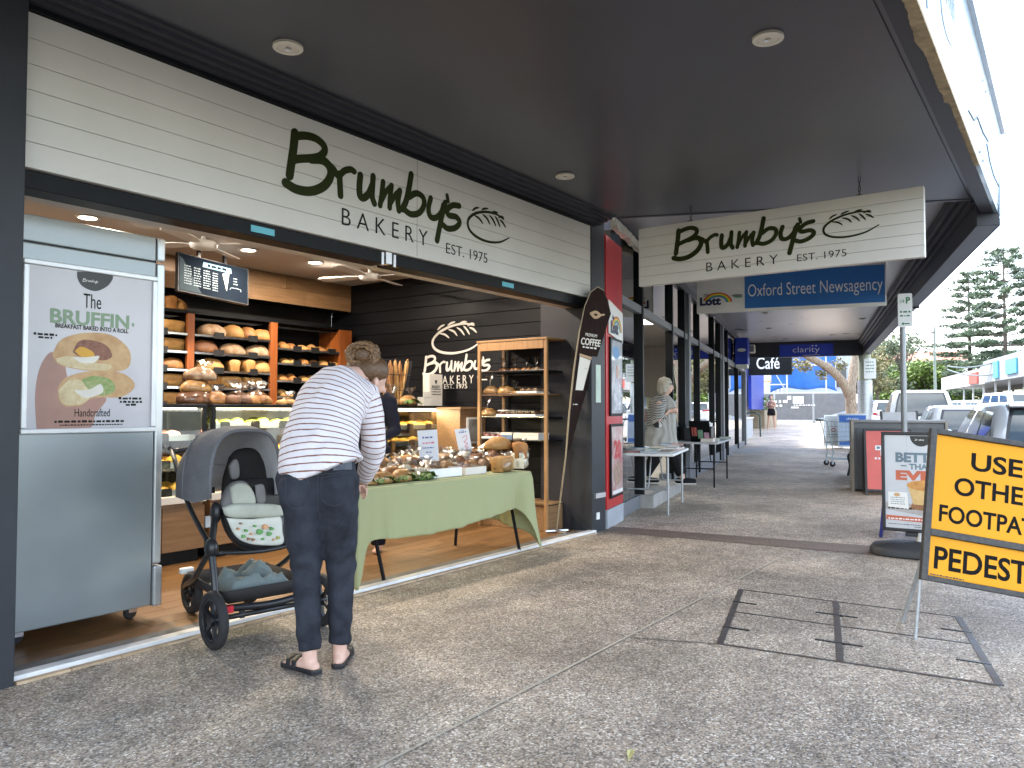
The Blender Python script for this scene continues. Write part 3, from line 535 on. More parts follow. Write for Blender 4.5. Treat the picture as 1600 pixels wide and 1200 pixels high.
# newsagency awning
a2 = thing('awning', 'long dark footpath awning along the newsagency, beyond the hanging signs', 'awning', M=MN)
soffit2 = mat('grey_soffit', (.30, .30, .32), .30, var=.15, scale=1.2, rvar=.08, bump=.03, bscale=3)
MB().prism([(-.85, .05), (-.32, -3.55), (17.55, -3.55), (17.55, .05)], 3.45, 3.50).build('soffit', soffit2, a2)
MB().prism([(-.30, -3.55), (-.28, -3.74), (17.7, -3.74), (17.7, -3.55)], 3.0, 3.86).build('fascia_beam', trim_dark, a2, bevel=.004)
for i in range(3): MB().prism([(-.30, -3.55 + i * .05 - .05 + .05), (-.30, -3.55 + i * .05 + .045), (17.5, -3.55 + i * .05 + .045), (17.5, -3.55 + i * .05)], 3.40 - .0 - .055 * (2 - i) - .06, 3.449).build('moulding_step', trim_dark, a2)
MB().prism([(-.28, -3.742), (-.28, -3.75), (17.71, -3.75), (17.71, -3.742)], 2.995, 3.07).build('drip_edge', pale, a2); MB().prism([(-.28, -3.742), (-.28, -3.75), (17.71, -3.75), (17.71, -3.742)], 3.08, 3.87).build('street_face', pale, a2)
MB().box(5.9, 6.0, -3.775, -3.52, 2.975, 3.30).build('fascia_joint', trim_dark, a2)
MB().box(17.55, 17.70, -3.55, .05, 2.96, 3.86).build('end_bulkhead', trim_dark, a2); MB().prism([(-.90, .06), (-.32, -3.6), (-.36, -3.6), (-.96, .06)], 3.245, 3.50).build('step_riser', trim_dark, a2)
for i, (s_, t_) in enumerate(((6.0, 1.1), (9.5, 1.1), (13, 1.0), (15.5, 1.0), (15.5, 2.6), (11.5, 3.2))):
    downlight(['small awning downlight behind the newsagency sign', 'small downlight midway along the newsagency awning', 'small downlight far along the newsagency awning, shop side', 'last small awning downlight on the shop side before the blue sign', 'last small awning downlight left of the street edge', 'small awning downlight near the street-side beam'][i], tuple(S(s_, t_)[:2]) + (3.449,), 0, .085, 'newsagency awning downlights')
# newsagency hanging sign
q = MN @ Matrix.Translation((4.0, 0, 0)); sg = thing('newsagency_sign', 'blue and white newsagency sign hung crosswise below the boarded bakery sign', 'sign', M=q)
MB().box(0, .12, -3.12, -.34, 2.82, 3.449).build('sign_box', white_p, sg, bevel=.004)
MS = FR((-.001, -.34, 2.82), (0, -1, 0), (0, 0, 1)); L = 2.78; xb = L * (1168 - 1088) / (1385 - 1088)
flat(sg, 'blue_face', MS, [(xb, .045), (L - .02, .045), (L - .02, .61), (xb, .61)], .001, blue_m, .003)
lettering(sg, 'Oxford Street Newsagency', MS, (L - xb) * .95, .255, white_p, (L + xb) / 2, .295, lift=.005, bold=-.006); lott(sg, MS, .27, .16, .22)
flat(sg, 'small_emblem', MS, ell(.63, .26, .085, .02), .002, grey_post); flat(sg, 'small_emblem', MS, ell(.65, .235, .07, .014), .002, mat('emblem_green', (.1, .3, .2), .4))
# clarity sign on the far bulkhead and the projecting one on the wall
cs = thing('clarity_sign', 'blue sign with white lettering on the far end of the awning', 'sign', M=MN @ Matrix.Translation((17.545, 0, 0)))
MC = FR((-.03, 0, 0), (0, -1, 0), (0, 0, 1)); qa, qb = [MNi @ PLN(px, 550, S(17.5, 0), D2) for px in (1218, 1302)]
MB().box(-.03, .0, qb.y, qa.y, 2.975, 3.36).build('panel', royal, cs); lettering(cs, 'clarity', MC, (qa.y - qb.y) * .50, .23, white_p, -(qa.y + qb.y) / 2, 3.16, lift=.002, bold=-.01)
for dx in (.03, .14): flat(cs, 'dot', MC, ell(-(qa.y + qb.y) / 2 + .16 + dx, 3.30, .025, .022, 10), .001, white_p)
flat(cs, 'underline', MC, [(-(qa.y + qb.y) / 2 - .1, 3.0), (-(qa.y + qb.y) / 2 + .4, 3.0), (-(qa.y + qb.y) / 2 + .4, 3.012), (-(qa.y + qb.y) / 2 - .1, 3.012)], .001, white_p)
s_ = SN(1147, 530); cw = thing('wall_sign', 'blue box sign projecting from the newsagency wall near its far end', 'sign', M=MN @ Matrix.Translation((s_, 0, 0)))
MB().box(-.12, .5, -.38, -.03, 2.55, 3.30).build('box', royal, cw, bevel=.01); flat(cw, 'emblem', FR((-.121, -.05, 0), (0, -1, 0), (0, 0, 1)), ell(.16, 2.95, .12, .05), .001, white_p); MB().box(-.1, .5, -.36, -.05, 2.45, 2.545).build('under_shelf', white_p, cw)
sp = thing('wall_speaker', 'small white loudspeaker fixed under the far end of the awning', 'speaker', M=MN @ Matrix.Translation((17.3, -.2, 3.1)))
MB().box(-.12, .1, -.15, .12, 0, .27).build('cabinet', bone, sp, bevel=.03); MB().box(-.125, -.121, -.11, .08, .04, .23).build('grille', grey_post, sp); MB().box(-.02, .02, .12, .22, .1, .14).build('bracket', alu, sp)
# ------------------------------------------------------------------ freezer with poster
fz = thing('upright_freezer', 'tall grey steel freezer with a framed poster on its door, at the shop edge', 'freezer', (2.08, 4.8, .016))
def lb(par, name, x0, x1, y0, y1, z0, z1, m_, bevel=0, **k): return MB().box(x0, x1, y0, y1, z0, z1).build(name, m_, par, W=True, bevel=bevel, **k)
lb(fz, 'cabinet', 1.69, 2.455, 4.47, 5.12, .12, 2.29, steel_grey, .006)
lb(fz, 'door', 1.70, 2.44, 4.415, 4.465, .10, 2.135, steel_grey, .008)
lb(fz, 'top_panel', 1.70, 2.44, 4.42, 4.465, 2.142, 2.285, steel_grey, .006)
lb(fz, 'side_trim', 2.445, 2.495, 4.41, 4.47, .34, 2.13, steel_lt, .010); lb(fz, 'side_trim', 2.445, 2.495, 4.41, 4.47, 2.145, 2.285, steel_lt, .010); lb(fz, 'hinge_guard', 2.445, 2.50, 4.40, 4.47, .09, .33, steel_lt, .012); lb(fz, 'door_gap', 2.441, 2.446, 4.425, 4.46, .1, 2.28, black_m)
for x, y in ((1.76, 4.52), (2.37, 4.52), (1.76, 5.05), (2.37, 5.05)):
    o = MB().lathe([(.0, -.016), (.04, -.016), (.047, -.008), (.047, .008), (.04, .016), (.0, .016)], 16, Matrix.Translation((x, y, .064)) @ Matrix.Rotation(PI / 2, 4, 'X') @ Matrix.Rotation(.4, 4, 'Y')).build('caster', rubber, fz, W=True, smooth=40)
    MB().box(x - .022, x + .03, y - .026, y - .020, .06, .121).box(x - .022, x + .03, y + .020, y + .026, .06, .121).box(x - .03, x + .03, y - .03, y + .03, .108, .12).build('fork', chrome, o, W=True)
ps = thing('poster', 'framed breakfast roll poster on the freezer door, hand holding two filled rolls', 'poster', (2.075, 4.41, 1.12))
X0, X1, Z0, Z1 = 1.713, 2.437, 1.125, 2.045; MP = FR((X0, 4.398, Z0), (1, 0, 0), (0, 0, 1)); Wp, Hp = X1 - X0, Z1 - Z0
pf = mat('poster_frame_silver', (.66, .67, .68), .35, metal=.3); paper = mat('poster_paper', (.52, .50, .53), .35, var=.06, scale=4, coat=.25)
lb(ps, 'backing', X0 + .01, X1 - .01, 4.402, 4.412, Z0 + .01, Z1 - .01, paper)
for x0, x1, z0, z1 in ((X0, X1, Z0, Z0 + .028), (X0, X1, Z1 - .028, Z1), (X0, X0 + .028, Z0 + .029, Z1 - .029), (X1 - .028, X1, Z0 + .029, Z1 - .029)): lb(ps, 'frame_rail', x0, x1, 4.388, 4.413, z0, z1, pf, .005)
def U(x, y): return (x / 960 * 320, y)            # crop pixels (960 x 1200 crop of 0..320 x 300..700) -> poster plane
def PC(pts): return [((q := PY(x / 3, 300 + y / 3, 4.40)).x - X0, q.z - Z0) for x, y in pts]
crust = mat('printed_crust', (.60, .40, .20), .5, col2=(.44, .24, .10), scale=14); crumb = mat('printed_crumb', (.68, .58, .36), .5, col2=(.52, .38, .2), scale=30)
hand_m = mat('printed_hand', (.40, .22, .17), .5, var=.15, scale=6); bacon = mat('printed_bacon', (.28, .12, .07), .5, col2=(.16, .05, .03), scale=40); egg = mat('printed_egg', (.68, .36, .03), .5); eggw = mat('printed_white', (.72, .68, .6), .5); greenp = mat('printed_green', (.16, .28, .05), .5, col2=(.4, .4, .2), scale=50); sage = mat('sage_lettering', (.22, .32, .20), .5)
def pp(name, pts, z, m_): return flat(ps, name, MP, [(v.x, v.y) for v in crom([Vector((x, y, 0)) for x, y in PC(pts + pts[:1])], 4)[:-1]], z, m_, .0004, True)
pp('print_hand', [(172, 1110), (165, 960), (185, 830), (240, 750), (300, 800), (330, 900), (430, 950), (500, 970), (450, 1040), (420, 1110), (300, 1112)], -.0035, hand_m)
pp('print_roll', [(245, 760), (290, 690), (400, 660), (520, 670), (600, 730), (612, 800), (570, 838), (420, 838), (280, 810)], -.0030, crust)
pp('print_crumb', [(262, 780), (330, 770), (440, 800), (520, 810), (500, 835), (380, 830), (280, 806)], -.0025, crumb)
pp('print_bacon', [(340, 750), (370, 700), (430, 695), (500, 720), (525, 770), (480, 790), (420, 770), (370, 770)], -.0020, bacon)
pp('print_yolk', [(350, 745), (380, 725), (430, 745), (440, 770), (380, 770)], -.0015, egg); pp('print_egg_white', [(335, 772), (400, 775), (465, 768), (440, 800), (380, 800)], -.0010, eggw)
pp('print_roll', [(270, 920), (310, 870), (420, 840), (560, 845), (628, 890), (620, 930), (560, 962), (440, 965), (380, 1000), (310, 1005), (275, 970)], -.0028, crust)
pp('print_crumb', [(272, 930), (330, 880), (400, 890), (440, 930), (400, 985), (330, 1000), (285, 980)], -.0023, crumb)
pp('print_salad', [(380, 880), (440, 862), (520, 880), (540, 930), (480, 955), (420, 930)], -.0018, greenp); pp('print_filling', [(345, 930), (420, 925), (470, 900), (480, 940), (400, 965)], -.0013, eggw)
pp('badge', [(362, 372), (520, 385), (515, 430), (470, 460), (430, 462), (385, 440), (364, 405)], -.0035, mat('badge_black', (.015, .016, .016), .4))
ctr = lambda x, y: PC([(x, y)])[0]
def PT(body, xa, xb, yc, h, m_, lift=-.0025, bold=0.0, yb=None):
    a, b = ctr(xa, yc), ctr(xb, yb if yb else yc + (xb - xa) * .11); s_ = h / 3 / 1200 * 4.35
    lettering(ps, body, MP, b[0] - a[0], s_, m_, (a[0] + b[0]) / 2, (a[1] + b[1]) / 2, True, bold=bold, depth=.0006, lift=lift)
strokes(ps, 'badge_lettering', LOGO_N, MP, .115, white_p, ctr(386, 410)[0], ctr(386, 416)[1] - .004, th=.0006, W=True)
PT('The', 392, 475, 508, 66, ink, yb=518); PT('BRUFFIN', 236, 606, 576, 66, sage, bold=.03, yb=614); PT('.', 618, 630, 622, 20, sage, bold=.05); PT('BREAKFAST BAKED INTO A ROLL', 260, 602, 628, 20, ink, bold=.02, yb=650); PT('Handcrafted', 350, 515, 1030, 36, ink, yb=1038)
rows = [];
for xa, xb, yy, hh in ((158, 268, 668, 11), (180, 245, 684, 10), (556, 672, 972, 12), (562, 665, 988, 12), (590, 640, 1002, 11), (255, 585, 1082, 11), (280, 575, 1096, 6)): a, b = ctr(xa, yy), ctr(xb, yy + 5); rows.append((a[0], b[0], a[1], hh / 3 / 1200 * 4.3))
small_print(ps, MP, rows, ink, -.0025, True)
# ------------------------------------------------------------------ menu screen
tv = thing('menu_screen', 'dark menu screen hung below the ceiling with a price list and a cone', 'screen', (4.62, 7.2, 2.4))
a, b, c, d = PY(278, 401, 7.15), PY(389, 411, 7.15), PY(388, 471, 7.15), PY(280, 463, 7.15)
xa, xb, zt, zb_ = a.x, b.x, (a.z + b.z) / 2 - .0, (c.z + d.z) / 2
MT = Matrix.Translation(((xa + xb) / 2, 7.15, (zt + zb_) / 2)) @ Matrix.Rotation(R(4), 4, 'Y') @ Matrix.Rotation(R(-7), 4, 'X'); hwv, hhv = (xb - xa) / 2, (zt - zb_) / 2
scr = mat('screen_dark', (.004, .007, .012), .85, spec=.05, emit=(.02, .04, .07), es=.01, var=.3, scale=2); scr_l = mat('screen_light', (.12, .2, .26), .8, spec=.05, emit=(.3, .45, .6), es=.05); scr_t = mat('screen_text', (.16, .19, .21), .8, spec=.05, emit=(.5, .6, .65), es=.03); scr_g = mat('screen_grey', (.03, .042, .05), .85, spec=.05, emit=(.1, .14, .17), es=.02)
MB().box(-hwv, hwv, .0, .05, -hhv, hhv, MT).build('panel', black_pl, tv, W=True, bevel=.004); MS_ = MT @ FR((0, -.001, 0), (1, 0, 0), (0, 0, 1))
flat(tv, 'display', MS_, [(-hwv + .012, -hhv + .015), (hwv - .012, -hhv + .015), (hwv - .012, hhv - .012), (-hwv + .012, hhv - .012)], 0, scr, .001, True)
flat(tv, 'swoosh', MS_, [(-hwv + .015, -hhv + .02), (-hwv + .26, -hhv + .02), (-hwv + .05, hhv - .06), (-hwv + .015, hhv - .04)], .0012, scr_g, .0006, True)
flat(tv, 'title_band', MS_, [(-.14, hhv - .10), (.20, hhv - .10), (.19, hhv - .045), (-.13, hhv - .045)], .0012, scr_l, .0006, True); small_print(tv, MS_, [(-.08, .15, hhv - .085, .028)], scr, .002, True)
flat(tv, 'cone', MS_, [(.09, .08), (.17, .10), (.14, -.10)], .0012, mat('screen_cone', (.35, .34, .3), .4, emit=(.4, .38, .3), es=.08), .0006, True)
strokes(tv, 'bottle_outline', [(.008, [(.18, -.02), (.20, -.05), (.30, -.05), (.31, -.03), (.38, -.025)]), (.008, [(.18, -.02), (.20, .0), (.30, .0), (.31, -.02)])], MS_, 1.0, scr_t, 0, -.05, th=.0008, W=True, wk=.6)
small_print(tv, MS_, [(-.34 + c_ * .105, -.34 + c_ * .105 + (.08 if c_ < 3 else .06), .07 - r_ * .026 - c_ * .004, .013) for r_ in range(8) for c_ in range(4)] + [(.22, .27, .05 - r_ * .03, .012) for r_ in range(3)], scr_t, .0015, True)
for x in (-.15, .15): MB().box((xa + xb) / 2 + x - .015, (xa + xb) / 2 + x + .015, 7.19, 7.22, zt - .1, 2.9).build('hanger', black_pl, tv, W=True)
# ------------------------------------------------------------------ bread: shapes shared between loaves
bread = mat('bread_crust', (.38, .175, .045), .6, col2=(.20, .075, .018), scale=9, bump=.25, bscale=45, rnd=.22)
bread_lt = mat('pale_bread', (.50, .29, .10), .6, col2=(.33, .155, .04), scale=8, bump=.2, bscale=40, rnd=.15)
bread_fl = mat('floury_bread', (.48, .36, .24), .75, col2=(.21, .09, .03), scale=11, bump=.35, bscale=40, rnd=.15)
bread_dk = mat('dark_bread', (.20, .08, .026), .6, col2=(.10, .035, .012), scale=9, bump=.3, bscale=45, rnd=.2)
lettuce = mat('lettuce', (.10, .18, .03), .5, col2=(.03, .07, .012), scale=22); sponge = mat('sandwich_white', (.70, .64, .5), .7, var=.12, scale=30)
from mathutils import noise as mnoise
def lump(rx, ry, rz, seed, amp=.10, flatb=.35, slash=0, nu=18, nv=11, sq=1.0):
    mb = MB(); mb.sphere((0, 0, 0), 1, nu, nv)
    for v in mb.v:
        n = mnoise.noise(v * 1.7 + Vector((seed * 3.1, seed, 0))); k = 1 + amp * n
        if sq != 1: v.x, v.y = [math.copysign(abs(q) ** sq, q) for q in (v.x, v.y)]
        if slash and v.z > .3: k -= .07 * max(0, math.cos(v.x * slash * PI)) ** 6
        z = max(v.z * k, -flatb); v.x, v.y, v.z = v.x * rx * k, v.y * ry * k, (z + flatb) * rz / (1 + flatb)
    return mb
BM = {}
def bread_mesh(kind, i):
    key = (kind, i)
    if key not in BM:
        P = {'oval': (.155, .09, .125, .10, .35, 3.2), 'cob': (.115, .11, .13, .08, .35, 0), 'roll': (.055, .05, .055, .10, .3, 0), 'bap': (.06, .055, .045, .1, .3, 0)}
        if kind == 'tin':
            mb = MB(); ring = lambda x, s_: [Vector((x, y * s_, z * s_ + (1 - s_) * .05)) for y, z in ((-.052, 0), (.052, 0), (.056, .07), (.066, .10), (.055, .125), (.02, .14), (-.02, .14), (-.055, .125), (-.066, .10), (-.056, .07))]
            mb.loft([ring(-.125, .9), ring(-.12, 1), ring(-.06, 1.02), ring(0, 1.03), ring(.06, 1.01), ring(.12, 1), ring(.125, .9)])
            for v in mb.v: v.z += .006 * mnoise.noise(v * 22 + Vector((i, 0, 0))) * (v.z > .05)
        elif kind == 'baguette': mb = lump(.27, .034, .05, i, .06, .4, 9, 30, 8)
        else: a = P[kind]; mb = lump(a[0], a[1], a[2], i, a[3], a[4], a[5])
        BM[key] = mb
    return BM[key]
_bm = {}
def loaf(kind, label, cat, loc, rz=0.0, m_=None, k=1.0, group=None, i=0, tilt=0.0, name=None):
    m_ = m_ or bread; key = (kind, i, m_.name)
    if key not in _bm: _bm[key] = bread_mesh(kind, i).mesh('bread_loaf', m_, 180)
    nm = name or {'roll': 'bread_roll', 'bap': 'bread_roll', 'baguette': 'baguette'}.get(kind, 'bread_loaf')
    return put(_bm[key], nm, None, Matrix.Translation(Vector(loc)) @ Matrix.Rotation(rz, 4, 'Z') @ Matrix.Rotation(tilt, 4, 'Y') @ Matrix.Scale(k, 4), 0, label, cat, group)
def bag_mesh(rx, ry, rz, seed, tuft=.09):
    mb = lump(rx, ry, rz, seed, .20, .4, 0, 16, 9)
    rnd = random.Random(seed); n = 14; base = Vector((rx * .3, 0, rz * .8))
    mb.loft([[base + Vector((r_ * math.cos(a) * (1 + rnd.uniform(-.4, .4)), r_ * math.sin(a) * (1 + rnd.uniform(-.4, .4)), h + rnd.uniform(-.012, .012))) for a in [2 * PI * j / n for j in range(n)]] for r_, h in ((.03, 0), (.014, .03), (.012, .045), (.045, tuft), (.07, tuft + .035))], cap=False)
    return mb
def bagged(label, loc, rz=0.0, kind='oval', m_=None, k=1.0, green=False, seed=1, tuft=.09, cat='bread', group=None, name='bagged_bread'):
    t = thing(name, label, cat, M=Matrix.Translation(Vector(loc)) @ Matrix.Rotation(rz, 4, 'Z') @ Matrix.Scale(k, 4), group=group); m_ = m_ or bread_lt
    dims = {'oval': (.155, .09, .12), 'tin': (.13, .07, .14), 'roll': (.1, .075, .075), 'cob': (.115, .11, .13)}[kind]
    if kind == 'roll':
        for j, (x, y) in enumerate(((-.05, -.03), (.045, -.035), (-.045, .035), (.05, .03))): put(bread_mesh('roll', j % 3).mesh('roll', m_, 180), 'roll', t, Matrix.Translation((x, y, .004)) @ Matrix.Rotation(j, 4, 'Z'))
    else: put(bread_mesh(kind, seed % 3).mesh('loaf', m_, 180), 'loaf', t, Matrix.Translation((0, 0, .003)))
    if green:
        for j in range(5): MB().grid(lambda u, v: Vector(((u - .5) * .09, (v - .5) * .07, .012 * math.sin(u * 9 + j) * math.cos(v * 8) + .01)), 6, 5).build('lettuce_leaf', lettuce, t, smooth=180).matrix_basis = Matrix.Translation((dims[0] * (.8 - .4 * j), -dims[1] * .95, .03 + .012 * (j % 3))) @ Matrix.Rotation(j * 1.3, 4, 'Z') @ Matrix.Rotation(.5, 4, 'X')
    bag_mesh(dims[0] * 1.07, dims[1] * 1.1, dims[2] * 1.08, seed, tuft).build('bag', wrap, t, smooth=180); return t
# ------------------------------------------------------------------ bread wall
YS = 7.5
rk = thing('bread_shelving', 'orange timber bread shelving with black shelves along the back wall', 'shelving', (5.5, 7.7, .016))
zB = [PY(300, y, YS).z for y in (522, 550, 578, 605)] + [1.30]; zC = [PY(450, y, YS).z for y in (545, 568, 595, 620)] + [1.26]
PXs = [PY(x, 560, YS).x for x in (291, 302, 421, 432, 529, 548)]
for a, b in ((0, 1), (2, 3), (4, 5)): lb(rk, 'post', PXs[a], PXs[b], YS - .02, YS + .02, .016, 2.27, orange_wood, .003); lb(rk, 'side_panel', PXs[a] + .01, PXs[b] - .01, YS + .022, 8.05, .016, 2.25, orange_wood if a == 4 else black_m)
lb(rk, 'top_rail', 3.3, PXs[5], YS - .01, YS + .3, 2.271, 2.30, black_m); lb(rk, 'post', 3.30, 3.36, YS - .02, YS + .02, .016, 2.27, orange_wood)
bays = [(3.36, PXs[0], zB, 'left'), (PXs[1], PXs[2], zB, 'middle'), (PXs[3], PXs[4], zC, 'right')]
tagm = mat('price_tag_black', (.01, .01, .011), .4)
for x0, x1, zz, nm in bays:
    lb(rk, 'bay_back', x0, x1, YS + .38, YS + .40, .9, 2.26, black_m)
    for z in zz:
        lb(rk, 'shelf', x0 + .002, x1 - .002, YS - .01, YS + .37, z - .022, z, black_m); lb(rk, 'shelf_rail', x0 + .002, x1 - .002, YS - .022, YS - .011, z - .018, z + .004, chrome)
        for j in range(3 if nm == 'right' else 2):
            x = x0 + (x1 - x0) * (.3 + j * (.28 if nm == 'right' else .45)); lb(rk, 'price_tag', x - .06, x + .06, YS - .029, YS - .023, z - .03, z + .04, tagm)
shelf_nm = ['top', 'second', 'third', 'fourth', 'bottom']; ordn = ['first', 'second', 'third', 'fourth', 'fifth', 'sixth', 'seventh', 'eighth', 'ninth', 'tenth', 'eleventh', 'twelfth', 'thirteenth']
rnd = random.Random(11)
MID = {0: [(280, 'oval', bread_fl), (330, 'oval', bread_fl), (362, 'cob', bread_lt), (385, 'cob', bread), (408, 'oval', bread)], 1: [(318, 'oval', bread_dk), (362, 'oval', bread_fl), (402, 'oval', bread_fl)], 2: [(328, 'oval', bread_lt), (362, 'tin', bread_lt), (381, 'tin', bread_lt), (405, 'cob', bread_lt)], 3: [(330, 'tin', bread), (358, 'tin', bread_lt), (392, 'tin', bread_lt)]}
kn = {'oval': 'oval', 'cob': 'round', 'tin': 'tin-baked'}; mn = {'bread_crust': 'golden', 'pale_bread': 'pale', 'floury_bread': 'floury', 'dark_bread': 'dark'}
for sh, lst in MID.items():
    j = 0
    for px, kd, mm in lst:
        x = PY(px, 540, YS + .1).x
        if x < PXs[1] + .1: continue
        loaf(kd, '%s %s loaf, %s from left on the %s shelf of the middle bread bay' % (mn[mm.name], kn[kd], ordn[j], shelf_nm[sh]), 'bread', (x, YS + .1, zB[sh]), rnd.uniform(-.3, .3) + (PI / 2 if kd == 'tin' and px in (362, 381) else 0), mm, rnd.uniform(1.02, 1.2) if kd != 'tin' else rnd.uniform(.95, 1.05), 'loaves on the bread wall', rnd.randint(0, 3)); j += 1
for sh in range(5):
    for j, (px, kd, mm) in enumerate([(268, ['tin', 'tin', 'oval', 'tin', 'tin'][sh], [bread_lt, bread_lt, bread, bread_lt, bread_lt][sh])]):
        loaf(kd, '%s %s loaf on the %s shelf beside the freezer' % (mn[mm.name], kn[kd], shelf_nm[sh]), 'bread', (PY(px, 540, YS + .1).x, YS + .1, zB[sh]), .1, mm, 1.0, 'loaves on the bread wall', j)
for j, px in enumerate((262, 276)): loaf('tin' if j == 0 else 'cob', ['golden loaf standing on top of the shelving beside the freezer', 'pale round loaf on top of the shelving, right of the golden loaf'][j], 'bread', (PY(px, 470, YS + .1).x, YS + .1, 2.302), 1.4, [bread, bread_lt][j], .95, 'loaves on the bread wall', j)
for sh in range(5):
    for j in range(6):
        px = 441 + j * 15.5 + rnd.uniform(-3, 3); mm = [bread, bread_lt, bread, bread_lt][(sh + j // 2) % 4]
        for row in range(2):
            loaf('bap' if (sh + j) % 3 else 'roll', '%s row bread roll, %s from left on the %s shelf of the right bread bay' % (['front', 'rear'][row], ordn[j], shelf_nm[sh]), 'bread', (PY(px + row * 6, 540, YS + .1).x, YS + .06 + row * .12, zC[sh] + (.0 if row == 0 else .03)), rnd.uniform(0, 3), mm, rnd.uniform(1.0, 1.25), 'rolls on the bread wall', rnd.randint(0, 3))
# ------------------------------------------------------------------ display cabinets and counter
led = lamp_mat('cabinet_led', (1.0, .82, .5), 1.2)
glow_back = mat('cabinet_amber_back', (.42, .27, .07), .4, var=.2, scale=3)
yellow_food = mat('yellow_pastry', (.62, .38, .05), .5, col2=(.42, .2, .03), scale=30, rnd=.2); green_food = mat('salad_roll', (.32, .34, .08), .5, col2=(.12, .18, .03), scale=26, rnd=.25); pink_food = mat('pink_iced', (.6, .3, .28), .45, var=.2, rnd=.2)
def cabinet(label, x0, x1, shelves, mats_, where, backm, lit):
    t = thing('display_cabinet', label, 'cabinet', ((x0 + x1) / 2, 6.15, .016))
    y0, y1 = 5.8, 6.5
    lb(t, 'kickboard', x0 + .03, x1 - .03, y0 + .06, y1, .016, .12, black_m); w = x1 - x0; n = max(1, round(w / .42))
    for i in range(n): lb(t, 'base_panel', x0 + w * i / n + .003, x0 + w * (i + 1) / n - .003, y0 + .01, y0 + .03, .12, .47, oak, .003)
    lb(t, 'base_box', x0 + .01, x1 - .01, y0 + .031, y1, .12, .5, oak); lb(t, 'stone_ledge', x0, x1, y0 - .01, y1, .50, .56, bone, .004); lb(t, 'back', x0, x1, y1 - .02, y1, .56, 1.27, backm)
    for x in (x0, x1 - .035): lb(t, 'frame_post', x, x + .035, y0, y0 + .035, .56, 1.27, black_m, .003)
    lb(t, 'top', x0, x1, y0 - .005, y1, 1.272, 1.30, black_m, .003); lb(t, 'led_strip', x0 + .06, x1 - .06, y0 + .05, y0 + .075, 1.255, 1.270, led)
    lb(t, 'front_pane', x0 + .036, x1 - .036, y0 + .012, y0 + .018, .562, 1.268, glass_cab)
    for x in (x0, x1 - .006): lb(t, 'side_pane', x, x + .006, y0 + .036, y1 - .02, .562, 1.27, glass_cab)
    ld = bpy.data.lights.new('led_lamp', 'AREA'); ld.shape = 'RECTANGLE'; ld.size = w * .8; ld.size_y = .04; ld.energy = lit; ld.color = (1, .8, .5); lo = bpy.data.objects.new('lamp', ld); COL.objects.link(lo); lo.parent = t; lo.location = W2(t) @ Vector(((x0 + x1) / 2, y0 + .1, 1.25)); lo.rotation_euler = (R(-25), 0, 0)
    r_ = random.Random(int(x0 * 100))
    for si, z in enumerate(shelves):
        if si: lb(t, 'shelf_glass', x0 + .03, x1 - .03, y0 + .06 + .03 * si, y1 - .05, z - .008, z, glass_cab)
        lb(t, 'shelf_rail', x0 + .036, x1 - .036, y0 + .05 + .03 * si, y0 + .058 + .03 * si, z - .02, z + .03, steel_lt)
        for q in range(int(w / .3)): xx = x0 + .15 + q * .3; lb(t, 'price_tag', xx, xx + .09, y0 + .044 + .03 * si, y0 + .049 + .03 * si, z - .025, z + .045, tagm)
        nn = int((w - .12) / .135)
        for q in range(nn):
            mm = mats_[si]; x = x0 + .12 + q * .135
            for row in range(2):
                loaf('bap' if q % 2 else 'roll', '%s %s, %s from left, %s row, %s shelf, %s' % (['yellow', 'green', 'iced'][[yellow_food, green_food, pink_food].index(mm)], 'pastry' if mm is not green_food else 'salad roll', ordn[q], ['front', 'rear'][row], ['bottom', 'lower', 'upper'][si], where), 'pastry', (x + r_.uniform(-.015, .015), y0 + .16 + .03 * si + row * .13, z + .002), r_.uniform(0, 3), mm, r_.uniform(1.15, 1.5), 'food in the display cabinets', r_.randint(0, 3), name='pastry' if mm is not green_food else 'salad_roll')
    return t
cabinet('black-framed glass display cabinet with a timber base, beside the freezer', 2.55, 3.66, [.58, .80, 1.02], [yellow_food, yellow_food, pink_food], 'cabinet beside freezer', mat('cabinet_dark_back', (.04, .045, .04), .4), 5)
cabinet('wide glass display cabinet of salad rolls behind the stroller and striped shirt', 3.71, 5.35, [.62, .87, 1.11], [yellow_food, yellow_food, green_food], 'middle cabinet', mat('cabinet_pale_back', (.5, .52, .46), .4), 12)
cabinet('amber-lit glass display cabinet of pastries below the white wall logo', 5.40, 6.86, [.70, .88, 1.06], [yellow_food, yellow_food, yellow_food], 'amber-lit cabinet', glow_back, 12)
ct = thing('counter', 'oak serving counter between the amber-lit cabinet and the display rack', 'counter', (6.72, 5.6, .016))
lb(ct, 'carcass', 6.49, 6.94, 5.44, 5.78, .016, 1.255, oak); lb(ct, 'worktop', 6.475, 6.945, 5.42, 5.785, 1.257, 1.285, oak, .004)
nt_ = thing('notice_board', 'small framed picture notice fixed to the oak counter front', 'notice', (6.73, 5.43, .9)); lb(nt_, 'frame', 6.60, 6.86, 5.425, 5.439, .88, 1.17, white_p); lb(nt_, 'print', 6.62, 6.84, 5.421, 5.424, .90, 1.15, mat('notice_print', (.40, .40, .38), .4, col2=(.12, .10, .08), scale=7))
def on_counter(px, py=632): return PY(px, py, 6.0)
cb = thing('card_box', 'upright white printed cardboard bread box on the counter', 'box', (on_counter(681).x, 6.05, 1.30)); card = mat('white_card', (.62, .58, .53), .6, var=.06)
